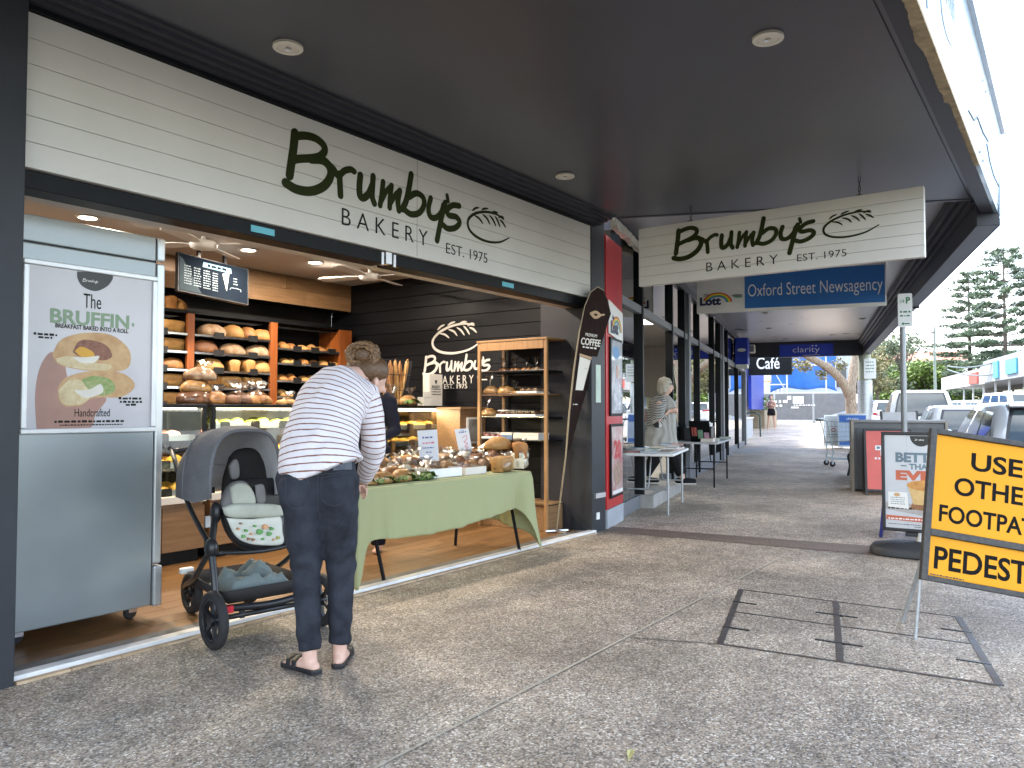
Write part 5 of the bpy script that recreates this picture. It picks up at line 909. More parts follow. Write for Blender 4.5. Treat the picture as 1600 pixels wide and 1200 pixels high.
# full body in one surface
mb = MB()
for a, k_, h in ((aL, kL, hL), (aR, kR, hR)): mb.tube([a, lerp(a, k_, .25), lerp(a, k_, .65), k_, lerp(k_, h, .5), h], [.036, .040, .052, .052, .072, .085], 14, rnd=True)
mb.tube([hL, pel, hR], [.09, .10, .09], 14, rnd=True); mb.tube(sp, [.15, .145, .14, .14, .12, .07], 18, rb=[.10, .09, .09, .10, .09, .06], ref=(1, 0, 0), rnd=True); mb.tube([sp[-1], neck, hc], [.06, .052, .05], 12)
for a, b, c in ((shR, elR, wrR), (shL, elL, wrL)): mb.tube([a, lerp(a, b, .5), b, lerp(b, c, .5), c], [.048, .042, .038, .034, .024], 12, rnd=True)
head_shape(mb, hc, .105, hf, hu); mb.sphere(p(588, 597, .37), (.016, .02, .03)); hand(mb, wrR, p(552, 758, .58) - wrR, (-.3, .6, -.7), 1, .5); hand(mb, wrL, p(560, 760, .64) - wrL, (.4, -.3, -.8), 1, .5, -1)
for a, toe in ((aL, p(450, 1052, .10)), (aR, p(541, 1030, .30))):
    fl_ = Vector((a.x, a.y, .030)); tz = Vector((toe.x, toe.y, .022)); d = (tz - fl_).normalized(); heel = fl_ - d * .035
    mb.tube([heel, fl_ + Vector((0, 0, .012)), lerp(fl_, tz, .4) + Vector((0, 0, .006)), lerp(fl_, tz, .75)], [.028, .034, .040, .042], 12, rb=[.026, .036, .028, .018], ref=d.cross(UPV), rnd=True); mb.tube([fl_ + Vector((0, 0, .02)), a], [.036, .036], 12)
    for i in range(5): b = lerp(fl_, tz, .72) + d.cross(UPV) * ((i - 2) * .016); mb.tube([b, b + d * (.045 - .004 * abs(i - 1))], [.010, .009], 8, rnd=True)
body = put(remesh(mb, .0085, 4), 'body', wt); body.data.materials.append(skin_pale)
# jeans
mb = MB()
for a, k_, h, px in ((aL, kL, hL, 482), (aR, kR, hR, 530)):
    an = lerp(a, k_, .03); mb.tube([an, lerp(an, k_, .3), lerp(an, k_, .7), k_, lerp(k_, h, .35), lerp(k_, h, .75), h + Vector((0, 0, .05))], [.054, .059, .066, .073, .088, .102, .112], 18, rb=[.056, .061, .069, .074, .090, .107, .118])
mb.tube([p(494, 800, .09), p(494, 775, .10), p(495, 750, .09), p(496, 722, .09), p(497, 705, .10)], [.14, .19, .205, .185, .165], 22, rb=[.10, .125, .13, .12, .115], ref=(1, 0, 0)); mb.sphere(p(466, 768, .02), (.10, .085, .11)); mb.sphere(p(523, 763, .04), (.10, .085, .11))
jm = remesh(mb, .010, 5, 'jeans')
nrm = [v.normal.copy() for v in jm.vertices]
for v, n_ in zip(jm.vertices, nrm):                          # creases at knee, ankle and seat
    c = v.co; k_ = .006 * math.sin(c.z * 55 + 3 * math.sin(c.x * 20)) * (math.exp(-((c.z - .50) / .10) ** 2) + .8 * math.exp(-((c.z - .16) / .08) ** 2) + .5 * math.exp(-((c.z - .80) / .06) ** 2)); v.co = c + n_ * (k_ + .004 * mnoise.noise(Vector((c.x * 9, c.y * 9, c.z * 16))) + .003 * math.sin((c.z + c.x * .7) * 60 + 5 * mnoise.noise(c * 6)) * max(0, mnoise.noise(c * 5 + Vector((2, 7, 1)))))
jeans = put(jm, 'jeans', wt); jm.materials.append(jeans_m)
bv = BVHTree.FromPolygons([v.co.copy() for v in jm.vertices], [tuple(q.vertices) for q in jm.polygons]); eye_l = W_.inv @ EYEP
def stick(x, y, lift=.002, tree=None):
    d = (p(x, y, 0) - eye_l).normalized(); h = (tree or bv).ray_cast(eye_l, d); return (h[0] + h[1] * lift) if h[0] is not None else None
seam = mat('jeans_stitch', (.035, .038, .05), .8)
def seamline(pts, r=.0016, m_=seam, nm='seam'):
    q = [stick(x, y) for x, y in [(v.x, v.y) for v in crom([Vector((a, b, 0)) for a, b in pts], 6)]]; q = [v for v in q if v is not None]
    if len(q) > 2: MB().tube(q, r, 5).build(nm, m_, jeans)
seamline([(497, 730), (497, 760), (496, 790), (500, 812)]); seamline([(435, 742), (470, 748), (497, 742), (530, 738), (560, 728)])
for a in ([(447, 748), (449, 785), (464, 795), (480, 786), (480, 748), (447, 748)], [(502, 747), (504, 780), (522, 790), (541, 778), (540, 742), (502, 747)]): seamline(a)
g = [[stick(520 + u * 28, 722 + v * 14 - u * 2, .007) for u in (0, .33, .66, 1)] for v in (0, .5, 1)]
if all(q is not None for r_ in g for q in r_): MB().grid(lambda u, v: g[round(v * 2)][round(u * 3)], 3, 2).build('phone', mat('phone_case', (.012, .016, .03), .35), jeans, solid=.006)
# shirt
mb = MB()
hem = [p(507, 742, .08), p(498, 720, .09)]
mb.tube(hem + [p(500, 690, .13), p(509, 655, .20), p(522, 622, .27), p(536, 600, .32), p(548, 588, .36)], [.212, .205, .192, .188, .178, .145, .075], 26, rb=[.145, .142, .135, .135, .135, .12, .075], ref=(1, 0, .12))
mb.tube([p(548, 606, .33), p(572, 618, .33), p(581, 650, .34), p(584, 695, .36), p(578, 725, .42), p(569, 748, .49)], [.085, .078, .068, .066, .060, .046], 16)
mb.tube([p(512, 612, .40), shL, lerp(shL, elL, .5), elL, lerp(elL, wrL, .6)], [.08, .075, .066, .062, .05], 16)
sm = remesh(mb, .0105, 5, 'shirt')
nrm = [v.normal.copy() for v in sm.vertices]
for v, n_ in zip(sm.vertices, nrm):
    c = v.co; v.co = c + n_ * (.007 * math.sin((c.z * .8 - c.x * .9) * 42 + 4 * mnoise.noise(c * 7)) * max(0, mnoise.noise(c * 4 + Vector((3, 1, 0))) + .25) + .005 * mnoise.noise(c * 18))
stripe_attr(sm, [(crom([p(496, 770, .06)] + sp + [neck], 8), 0, 1.0), (crom([p(566, 608, .33), p(580, 640, .34), p(584, 700, .36), p(569, 750, .49)], 8), .012, .42), ([shL, elL, wrL], 0, .42)])
sm.materials.append(shirt_m); put(sm, 'shirt', wt)
# hair: swept up from the nape into a loose bun, in strands
hair_m = mat('brown_blond_hair', (.150, .078, .032), .45, col2=(.045, .022, .010), scale=60, bump=.3, bscale=120)
ho = MB(); ho.sphere((0, 0, 0), (.094, .112, .092), 18, 12, Matrix.Translation(p(567, 578, .47))); ho.sphere((0, 0, 0), (.104, .114, .088), 20, 12, Matrix.Translation(p(578, 579, .465))); ho.sphere((0, 0, 0), (.072, .06, .058), 14, 10, Matrix.Translation(p(568, 555, .43))); rnd = random.Random(21)
bun = p(568, 555, .43)
hs_ = MB()
for i in range(90):
    a = rnd.uniform(0, 2 * PI); ax1 = Vector((math.cos(a), .4 * math.sin(a), math.sin(a))); st = hc + (ax1 * .104 + Vector((-.03, -.06, .0)) * rnd.random()); q = bun + Vector((rnd.uniform(-.04, .04), rnd.uniform(-.03, .03), rnd.uniform(-.03, .03)))
    if st.z < hc.z - .01 and st.x > hc.x: continue
    mid = lerp(st, q, .5); mid = mid + (mid - hc).normalized() * .02; hs_.tube(crom([st, mid, q], 3), [.009, .011, .007] + [.006] * 4, 6)
for i in range(70):
    a, b = rnd.uniform(0, 2 * PI), rnd.uniform(.5, 1.1); r_ = rnd.uniform(.05, .085); pts = []
    for j in range(9): t = a + j * .5 * b; pts.append(bun + Vector((r_ * math.cos(t) * 1.0 + .012 * math.sin(j * 2.1 + i), .035 * math.sin(t * 1.3 + i) - .02, r_ * math.sin(t) * .80 + .008 * math.cos(j * 2.7 + i))))
    hs_.tube(crom(pts, 2), rnd.uniform(.004, .009), 5)
for i in range(26):                          # loose ends
    st = bun + Vector((rnd.uniform(-.05, .05), rnd.uniform(-.03, .03), rnd.uniform(-.02, .04))); d = Vector((rnd.uniform(-1, .5), rnd.uniform(-.4, .4), rnd.uniform(-.5, .8))).normalized(); hs_.tube(crom([st, st + d * .03, st + d * .05 + Vector((0, 0, -.02))], 3), .0025, 4)
ho.build('hair_cap', hair_m, wt, smooth=180); hs_.build('hair_strands', mat('bun_hair', (.24, .135, .06), .45, col2=(.07, .036, .016), scale=38, bump=.3, bscale=120), wt, smooth=180)
# sandals
for a, toe in ((aL, p(450, 1052, .10)), (aR, p(541, 1030, .30))):
    fl_ = Vector((a.x, a.y, 0)); tz = Vector((toe.x, toe.y, 0)); d = (tz - fl_).normalized(); sd = d.cross(UPV); o_ = fl_ - d * .07; L_ = (tz - o_).length + .03
    out_ = [(x * L_, w_) for x, w_ in ((0, .018), (.06, .032), (.25, .036), (.5, .038), (.75, .048), (.92, .038), (1, .015))]; poly = out_ + [(x, -w_) for x, w_ in out_[::-1]]; Ms = FR(o_, d, sd * -1)
    so = MB().prism(poly, .002, .024, Ms).build('sandal', black_pl, wt, bevel=.004)
    for q in (.52, .68): c = o_ + d * (L_ * q); MB().tube([c - sd * .043 + Vector((0, 0, .02)), c - sd * .040 + Vector((0, 0, .05)), c + Vector((0, 0, .066)), c + sd * .040 + Vector((0, 0, .05)), c + sd * .043 + Vector((0, 0, .02))], .017, 8, rb=.003, ref=d).build('strap', black_pl, so)
# ---- shop assistant in navy behind the table
A_ = thing('person', 'shop assistant in a navy top behind the bread table, mostly hidden', 'person', (PY(574, 700, 5.0).x, 5.0, .016), YAW - PI / 2); navy_c = cloth_mat('navy_top', (.008, .009, .018), var=.3)
V = Vector; mb = MB()
for s_ in (-1, 1):
    mb.tube([V((s_ * .10, 0, .06)), V((s_ * .10, 0, .5)), V((s_ * .09, 0, .92))], [.045, .06, .085], 12, rnd=True); mb.tube([V((s_ * .10, .04, .03)), V((s_ * .10, -.14, .025))], [.035, .035], 10, rb=[.03, .02], ref=(1, 0, 0), rnd=True); el_, wr_ = V((s_ * .24, -.05, 1.05)), V((s_ * .12, -.28, .98)); mb.tube([V((s_ * .17, 0, 1.34)), el_, wr_], [.045, .038, .026], 12, rnd=True); hand(mb, wr_, (-.2 * s_, -1, -.1), (0, 0, -1), 1, .4, s_)
mb.tube([V((0, 0, .9)), V((0, 0, 1.1)), V((0, 0, 1.3)), V((0, 0, 1.40))], [.16, .13, .16, .08], 16, rb=[.11, .09, .10, .07], ref=(1, 0, 0), rnd=True); mb.tube([V((0, 0, 1.38)), V((0, -.02, 1.50))], .05, 12); head_shape(mb, V((-.01, -.04, 1.565)), .105, V((-.1, -.9, -.4)), V((0, -.4, .9)))
me = remesh(mb, .011, 4); me.materials.append(skin); put(me, 'body', A_)
mb = MB(); mb.tube([V((0, 0, .82)), V((0, 0, 1.1)), V((0, 0, 1.3)), V((0, 0, 1.41))], [.185, .165, .19, .08], 18, rb=[.13, .12, .125, .075], ref=(1, 0, 0))
for s_ in (-1, 1): mb.tube([V((s_ * .13, 0, 1.35)), V((s_ * .19, 0, 1.31)), V((s_ * .25, -.05, 1.05)), V((s_ * .16, -.2, 1.0))], [.07, .072, .058, .045], 14)
me = remesh(mb, .012, 5); me.materials.append(navy_c); put(me, 'top', A_)
mb = MB()
for s_ in (-1, 1): mb.tube([V((s_ * .10, 0, .06)), V((s_ * .10, 0, .5)), V((s_ * .09, 0, .92))], [.065, .08, .115], 14)
me = remesh(mb, .013, 4); me.materials.append(navy_c); put(me, 'trousers', A_)
mb = MB(); mb.sphere((-.01, .0, 1.60), (.105, .115, .105)); mb.sphere((.04, .02, 1.50), (.07, .08, .13)); me = remesh(mb, .012, 3); me.materials.append(hair_m); put(me, 'hair', A_)
# ---- older woman at the newsagency door
O_ = PF(1040, 757, 'person', 'grey-haired person in a striped cardigan and long grey tunic stepping out of the newsagency', z=.168); p = O_.p; ot = O_.t
grey_c = cloth_mat('grey_tunic', (.36, .35, .32), var=.12, bump=.3, bscale=9); card_m = cloth_mat('striped_cardigan', (.50, .49, .46), (.03, .03, .03), 42, .5); blk_c = cloth_mat('black_trousers', (.010, .010, .012))
P_ = dict(a1=p(1066, 743, .0), a2=p(1008, 743, .10), k1=p(1052, 716, .02), k2=p(1022, 718, .06), hip=p(1036, 690, .05), ch=p(1034, 640, .05), nk=p(1038, 618, .05), hd=p(1041, 603, .05))
mb = MB(); 
for a, k_ in (('a1', 'k1'), ('a2', 'k2')): mb.tube([P_[a], P_[k_], P_['hip']], [.04, .055, .09], 12, rnd=True)
mb.tube([P_['hip'], P_['ch'], P_['nk']], [.14, .15, .06], 16, rb=[.12, .12, .06], ref=(1, 0, 0), rnd=True); mb.tube([P_['nk'], P_['hd']], .048, 10); head_shape(mb, P_['hd'], .105, V((1, .05, -.12)), V((.1, 0, 1)))
sh, el_, wr_ = p(1030, 632, -.12), p(1030, 658, -.16), p(1045, 642, -.14); mb.tube([sh, el_, wr_], [.05, .042, .027], 12, rnd=True); hand(mb, wr_, (1, 0, .1), (0, .6, .4), 1.1, .8)
sh2, el2, wr2 = p(1030, 632, .2), p(1034, 658, .22), p(1047, 644, .05); mb.tube([sh2, el2, wr2], [.05, .042, .027], 12, rnd=True); hand(mb, wr2, (1, -.3, .1), (0, -.6, .4), 1.1, .8, -1)
for a, d in (('a1', V((1, 0, 0))), ('a2', V((1, .2, 0)))): q = P_[a]; mb.tube([V((q.x - .04, q.y, .06)), V((q.x + .12, q.y, .045))], [.035, .035], 10, rb=[.04, .03], rnd=True); mb.tube([q, V((q.x, q.y, .06))], .04, 10)
me = remesh(mb, .011, 4); me.materials.append(skin_pale); put(me, 'body', ot)
def garment(name, tubes, m_, par, vox=.013, sm_=4, stripes=None):
    mb = MB()
    for tb_ in tubes: mb.tube(tb_[0], tb_[1], 18, rb=tb_[2] if len(tb_) > 2 else None, ref=(1, 0, 0) if len(tb_) > 2 else None)
    me = remesh(mb, vox, sm_, name)
    nrm = [v.normal.copy() for v in me.vertices]
    for v, n_ in zip(me.vertices, nrm): v.co = v.co + n_ * (.008 * math.sin(math.atan2(v.co.y, v.co.x) * 9 + 3 * mnoise.noise(v.co * 6)) * (name in ('tunic', 'dress')))
    if stripes: stripe_attr(me, stripes)
    me.materials.append(m_); return put(me, name, par)
garment('tunic', [([p(1032, 700, .05), p(1032, 680, .05), p(1036, 655, .05), p(1038, 630, .05), p(1037, 618, .05)], [.27, .23, .19, .17, .07], [.20, .19, .16, .15, .07])], grey_c, ot)
garment('trousers', [([P_['a1'] + V((0, 0, .02)), P_['k1'], p(1042, 692, .03)], [.085, .095, .12]), ([P_['a2'] + V((0, 0, .02)), P_['k2'], p(1030, 692, .06)], [.085, .095, .12])], blk_c, ot)
garment('cardigan', [([p(1024, 668, .05), p(1026, 650, .05), p(1031, 630, .05), p(1035, 619, .05)], [.13, .15, .15, .07], [.19, .20, .19, .08]), ([sh, el_ - V((.01, 0, 0)), lerp(el_, wr_, .55)], [.085, .10, .07]), ([sh2, el2, lerp(el2, wr2, .5)], [.085, .09, .065])], card_m, ot, stripes=[([p(1026, 680, .05), p(1035, 610, .05)], 0, 1.0), (crom([sh, el_, wr_], 8), 0, .6)])
grey_h = mat('grey_hair', (.48, .44, .36), .5, col2=(.28, .25, .20), scale=40, bump=.3, bscale=90)
mb = MB(); mb.sphere(P_['hd'] + V((-.025, 0, .03)), (.108, .108, .105)); mb.sphere(P_['hd'] + V((-.065, -.02, -.045)), (.075, .095, .10)); mb.sphere(P_['hd'] + V((-.035, -.08, -.035)), (.055, .04, .085)); me = remesh(mb, .011, 3); me.materials.append(grey_h)
nrm = [v.normal.copy() for v in me.vertices]
for v, n_ in zip(me.vertices, nrm): v.co = v.co + n_ * (.004 * math.sin(v.co.x * 90 + v.co.z * 25))
put(me, 'hair', ot)
gl = p(1049, 600, .0); MB().tube([V((P_['hd'].x + .0, gl.y - .03, gl.z)), V((P_['hd'].x + .105, gl.y - .03, gl.z)), V((P_['hd'].x + .11, gl.y + .06, gl.z))], .006, 6).tube([V((P_['hd'].x + .108, gl.y - .02 + .025 * math.cos(a), gl.z + .02 * math.sin(a))) for a in [PI * j / 6 for j in range(13)]], .004, 5).build('glasses', black_pl, ot)
for a in ('a1', 'a2'): q = P_[a]; s_ = MB().tube([V((q.x - .06, q.y, .055)), V((q.x + .05, q.y, .055)), V((q.x + .17, q.y, .045))], [.042, .046, .040], 12, rb=[.05, .05, .035], rnd=True).build('shoe', blk_c, ot, smooth=180); MB().box(q.x - .10, q.x + .20, q.y - .045, q.y + .045, .004, .02).build('sole', bone, s_, bevel=.008)
# ---- distant person in black shorts
gs = P0 + D2 * 30.3 - N2 * .25; D_ = thing('person', 'distant person in black shorts and brown top standing on the sunlit footpath', 'person', tuple(S(31.5, .13)), BEND - PI / 2); mb = MB()
for s_ in (-1, 1):
    mb.tube([V((s_ * .16, 0, .08)), V((s_ * .13, .02, .48)), V((s_ * .09, 0, .88))], [.04, .052, .08], 10, rnd=True); mb.tube([V((s_ * .16, .05, .03)), V((s_ * .17, -.12, .03))], .035, 8, rnd=True); mb.tube([V((s_ * .16, 0, 1.34)), V((s_ * .21, -.06, 1.1)), V((s_ * .06, -.20, 1.18))], [.042, .036, .026], 10, rnd=True); hand(mb, V((s_ * .06, -.20, 1.18)), (-s_, -.5, .2), (0, -.5, .5), 1, .6, s_)
mb.tube([V((0, 0, .88)), V((0, 0, 1.1)), V((0, 0, 1.33)), V((0, 0, 1.4))], [.15, .12, .15, .06], 14, rb=[.1, .09, .1, .06], ref=(1, 0, 0), rnd=True); mb.tube([V((0, 0, 1.38)), V((0, -.02, 1.5))], .045, 10); head_shape(mb, V((0, -.04, 1.55)), .10, V((0, -.9, -.4)), V((0, -.3, .9)))
me = remesh(mb, .014, 3); me.materials.append(skin); put(me, 'body', D_)
garment('top', [([V((0, 0, .98)), V((0, 0, 1.15)), V((0, 0, 1.32)), V((0, 0, 1.38))], [.15, .145, .165, .07], [.11, .105, .115, .07])], cloth_mat('brown_top', (.28, .17, .13)), D_)
garment('shorts', [([V((0, 0, .80)), V((0, 0, .92)), V((0, 0, 1.02))], [.17, .17, .14], [.12, .12, .11]), ([V((.10, 0, .66)), V((.09, 0, .88))], [.10, .10]), ([V((-.10, 0, .66)), V((-.09, 0, .88))], [.10, .10])], blk_c, D_)
mb = MB(); mb.sphere((0, .0, 1.60), (.10, .105, .10)); mb.sphere((0, .07, 1.50), (.05, .05, .09)); me = remesh(mb, .014, 3); me.materials.append(hair_m); put(me, 'hair', D_)
# ------------------------------------------------------------------ stroller
rz = math.atan2(-.17, .985); so_ = Vector((2.67, 3.60, 0)); stt = thing('stroller', 'black baby stroller with grey hood and patterned seat liner, wheels across the threshold', 'stroller', tuple(so_), rz); SI = XF[stt.name].inverted()
ny = Vector((-math.sin(rz), math.cos(rz), 0))
def sl(px, py, y): return SI @ PLN(px, py, so_ + ny * y, ny)
hood_m = cloth_mat('grey_hood_fabric', (.14, .145, .16), bump=.15, bscale=60); lining = cloth_mat('pale_hood_lining', (.52, .53, .56), bump=.1); pad_d = cloth_mat('dark_seat_fabric', (.035, .033, .034)); pad_g = cloth_mat('grey_seat_pad', (.20, .20, .205)); pale_g = cloth_mat('pale_green_pad', (.46, .49, .43))
def wheel(x, y, r, w=.045, floor=0.0):
    M = Matrix.Translation((x, y, r + floor)) @ Matrix.Rotation(PI / 2, 4, 'Y')
    o = MB().lathe([(r * .74, -w * .45), (r * .88, -w * .55), (r * .97, -w * .38), (r, 0), (r * .97, w * .38), (r * .88, w * .55), (r * .74, w * .45), (r * .72, 0), (r * .74, -w * .45)], 40, M, cap=False).build('wheel', rubber, stt, smooth=50)
    MB().lathe([(r * .76, -w * .3), (r * .70, -w * .4), (r * .66, -w * .3), (r * .66, w * .3), (r * .70, w * .4), (r * .76, w * .3)], 36, M, cap=False).build('rim', black_pl, o, smooth=40); MB().lathe([(.001, -w * .6), (r * .2, -w * .55), (r * .22, -w * .2), (r * .22, w * .2), (r * .2, w * .55), (.001, w * .6)], 18, M).build('hub', black_pl, o, smooth=40)
    for i in range(6):
        a = i * PI / 3 + .3; d = V((0, math.cos(a), math.sin(a))); e_ = V((0, -math.sin(a), math.cos(a))); c = V((x, y, r + floor))
        MB().loft([[c + d * q + e_ * s1 * h + V((s2 * w * .2, 0, 0)) for s1, s2 in ((-1, -1), (1, -1), (1, 1), (-1, 1))] for q, h in ((r * .18, .013), (r * .45, .009), (r * .69, .017))]).build('spoke', black_pl, o)
wheel(-.315, 0, .152); wheel(.315, 0, .152); fx = sl(300, 915, .74).x; wheel(fx, .74, .125, .045, .016); wheel(fx + .36, .74, .125, .045, .016)
fr = lambda pts, r_, nm='frame_tube', m_=black_pl, **k: MB().tube(crom([Vector(q) for q in pts], 5), r_, 10).build(nm, m_, stt, smooth=180)
fr([(-.315, 0, .152), (.315, 0, .152)], .014, 'rear_axle')
hubL = V((-.29, .10, sl(318, 858, .1).z)); hubR = V((.29, .10, hubL.z))
for s_, hb in ((-1, hubL), (1, hubR)):
    fr([(s_ * .30, .01, .152), (s_ * .295, .03, .30), hb], .019, 'rear_leg'); MB().sphere(hb, (.034, .05, .055)).build('fold_hub', black_pl, stt, smooth=180); seat_m = V((s_ * .225, .20, sl(345, 800, .2).z)); fr([hb, lerp(hb, seat_m, .5) + V((0, 0, .01)), seat_m], .018, 'seat_arm')
    fr([hb, (s_ * .26, .40, .30), (s_ * .19, .70, .20), (s_ * .18, .74, .145)], .016, 'front_leg'); MB().sphere(seat_m, (.028, .045, .06)).build('seat_clip', black_pl, stt, smooth=180)
    fr([hb, (s_ * .28, .45, .72), (s_ * .25, .78, 1.0)], .014, 'handle_arm'); MB().box(s_ * .30 - .012, s_ * .30 + .012, -.01, .005, .60, .66, Matrix.Translation((0, .13, .02))).build('silver_clip', alu, stt)
fr([(-.25, .78, 1.0), (0, .80, 1.02), (.25, .78, 1.0)], .017, 'handlebar'); fr([(-.27, .10, hubL.z - .03), (0, .09, hubL.z - .05), (.27, .10, hubL.z - .03)], .012, 'cross_bar')
MB().box(-.04, .04, -.02, .02, 0, .035, Matrix.Translation((fx - .05, .70, .27))).build('brake_block', white_p, stt, bevel=.008)
# basket
def bask(u, v):
    x = (u - .5) * .52; y = .02 + v * .55; e_ = min(u, 1 - u, v, 1 - v); return V((x * (1 - .1 * v), y, .195 + .09 * (1 - min(1, e_ * 7)) ** 2 + .02 * v))
MB().grid(bask, 24, 20).build('basket', pad_d, stt, smooth=180, solid=.006); fr([(-.27, .01, .20), (0, -.01, .185), (.27, .01, .20)], .020, 'basket_bar'); MB().box(-.26, -.22, -.032, -.005, .18, .215).build('red_tag', mat('red_tag', (.6, .01, .03), .5), stt, bevel=.003)
for x in (-.16, .16): MB().box(x - .014, x + .014, -.012, .012, .135, .18).build('basket_stop', black_pl, stt, bevel=.004)
bl = thing('grey_blanket', 'crumpled grey-green blanket in the stroller basket', 'blanket', M=XF[stt.name] @ Matrix.Translation((.0, .25, .22)))
def blk(u, v):
    x, y = (u - .5) * .40, (v - .5) * .34; q = V((x * 9, y * 9, 0)); n = .45 + .5 * mnoise.noise(q) - .35 * abs(mnoise.noise(q * 1.7 + V((4, 4, 1)))); e_ = min(1, min(u, 1 - u, v, 1 - v) * 6); return V((x, y, .005 + e_ * (.02 + .19 * n)))
MB().grid(blk, 44, 40).build('cloth', cloth_mat('blanket_fabric', (.17, .21, .21), bump=.2, bscale=50), bl, smooth=180, solid=.008)
# seat shell and pads
cx = sl(378, 700, .16).x
def arch(y, hw_, zt, zb, n=18, sq=.62):
    return [V((cx + hw_ * math.copysign(abs(math.cos(PI - PI * i / n)) ** sq, math.cos(PI - PI * i / n)), y, zb + (zt - zb) * math.sin(PI * i / n) ** sq)) for i in range(n + 1)]
zt = sl(378, 669, .16).z; zb = sl(318, 784, .16).z
A = [arch(.10, .205, zt - .01, zb + .02), arch(.22, .235, zt + .015, zb - .01), arch(.36, .25, zt - .01, zb), arch(.50, .235, zt - .09, zb), arch(.60, .17, zt - .22, zb + .03)]
mb = MB(); mb.loft(A, cap=False, close=False); mb.add(A[-1], [tuple(range(len(A[-1])))]); hood = mb.build('hood', hood_m, stt, smooth=180)
B_ = [[q + (V((cx, q.y, zb + .1)) - q) * .035 for q in a] for a in A]; mb = MB(); mb.loft([r_[::-1] for r_ in B_], cap=False, close=False); mb.add(B_[-1], [tuple(range(len(B_[-1])))]); mb.build('hood_lining', lining, hood, smooth=180)
MB().tube(A[0], .011, 8).build('hood_rim', hood_m, hood, smooth=180); MB().tube([q * 1 for q in A[2]], .006, 6).build('hood_rib', hood_m, hood, smooth=180)
def pad(name, pts, th, m_, y0, y1=None, rr_=3):   # a cushion from an outline traced in the seat plane
    y1 = y0 if y1 is None else y1; out_ = [sl(x, y, y0) for x, y in pts]; c = sum(out_, V()) / len(out_); out_ = crom(out_ + out_[:1], 4)[:-1]
    top_ = max(q.z for q in out_); bot_ = min(q.z for q in out_)
    def sh(q): return V((q.x, y0 + (y1 - y0) * (q.z - bot_) / max(1e-4, top_ - bot_), q.z))
    rings = [[sh(c + (q - c) * k_) + V((0, dy, 0)) for q in out_] for k_, dy in ((.97, th), (1, th * .5), (1, -th * .2), (.93, -th * .7), (.75, -th), (.4, -th * 1.15), (.05, -th * 1.2))]
    mb = MB(); mb.loft(rings); return mb.build(name, m_, stt, smooth=180)
pad('seat_back', [(372, 715), (385, 704), (410, 702), (428, 720), (440, 760), (440, 800), (360, 800), (355, 760)], .03, pad_d, .30, .42)
pad('seat_shell', [(352, 770), (365, 752), (440, 750), (448, 800), (446, 850), (400, 862), (365, 848), (346, 810)], .03, black_pl, .24)
pad('head_pad', [(358, 728), (366, 718), (372, 722), (373, 745), (362, 748)], .015, pad_g, .24); pad('side_bolster', [(345, 792), (350, 772), (362, 755), (382, 752), (396, 770), (400, 792), (372, 800)], .03, pad_g, .19)
pad('chest_pad', [(360, 762), (372, 755), (388, 758), (398, 775), (396, 790), (366, 790)], .018, pale_g, .155); pad('harness_buckle', [(399, 758), (412, 758), (414, 784), (402, 786)], .012, pad_g, .15)
pad('seat_cushion', [(349, 794), (370, 787), (430, 788), (440, 795), (440, 806), (400, 809), (358, 808)], .03, pale_g, .12)
liner = mat('seat_liner', (.60, .62, .57), .8, var=.08, scale=12); lp = [(357, 810), (400, 811), (438, 806), (442, 830), (441, 850), (410, 852), (385, 848), (368, 836)]; pad('leg_liner', lp, .012, liner, .10, .12)
pad('leg_shell', [(352, 806), (440, 802), (446, 830), (446, 856), (408, 860), (380, 856), (362, 840)], .02, black_pl, .135, .15)
gl_, go, gb = mat('liner_leaf', (.12, .32, .10), .7), mat('liner_orange', (.62, .34, .18), .7), mat('liner_brown', (.30, .16, .10), .7)
for i, (x, y, r_, m_) in enumerate(((405, 831, 5, gl_), (414, 823, 4.5, go), (420, 834, 4, gl_), (380, 838, 3, gl_), (388, 842, 2.5, gb), (395, 843, 2.5, gb), (372, 826, 2, go), (384, 829, 2.5, gl_), (424, 826, 3, gl_), (434, 840, 3, mat('liner_olive', (.35, .36, .10), .7)), (398, 822, 2, gl_), (392, 834, 2, go), (410, 842, 2.2, gl_), (376, 818, 1.6, gb), (427, 843, 2, go))):
    c = sl(x, y, .09); k_ = r_ / 290; MB().loft([[c + V((k_ * math.cos(a) * (1 + .25 * math.cos(3 * a)), d, k_ * math.sin(a) * .9)) for a in [2 * PI * j / 12 for j in range(12)]] for d in (-.010, .012)]).build('printed_motif', m_, stt)
# ------------------------------------------------------------------ newsagency tables
def fold_table(lab, px0, py0, px1, py1, w, h=.735, topm=None):
    a, b = G(px0, py0), G(px1, py1); d = (b - a); d.z = 0; L_ = d.length; d.normalize(); M = FR(a, d, Vector((-d.y, d.x, 0))); t = thing('folding_table', lab, 'table', M=M, group='newsagency tables')
    MB().box(-.10, L_ + .10, -.08, w + .08, h - .035, h).build('top', topm or white_p, t, bevel=.012)
    for x in (0, L_):
        for y in (0, w): MB().tube([(x, y, 0), (x, y, h - .035)], .0135, 8).build('leg', galv if topm is None else black_m, t, smooth=60); 
        MB().tube([(x, 0, .30), (x, w, .30)], .010, 8).build('stretcher', galv if topm is None else black_m, t)
        MB().tube(crom([(x, w / 2, .30), (x + (.15 if x == 0 else -.15), w / 2, .38), (x + (.32 if x == 0 else -.32), w / 2, h - .04)], 5), .009, 8).build('brace', galv if topm is None else black_m, t)
    return t, M, L_
t1, M1, L1 = fold_table('white folding table of magazines outside the newsagency door, nearest the red panel', 1044, 805, 1066, 785, .50); t2, M2, L2 = fold_table('folding table with black tubs of books, farther along the newsagency', 1116, 762, 1136, 748, .55, .735, mat('table_grey', (.45, .46, .46), .5))
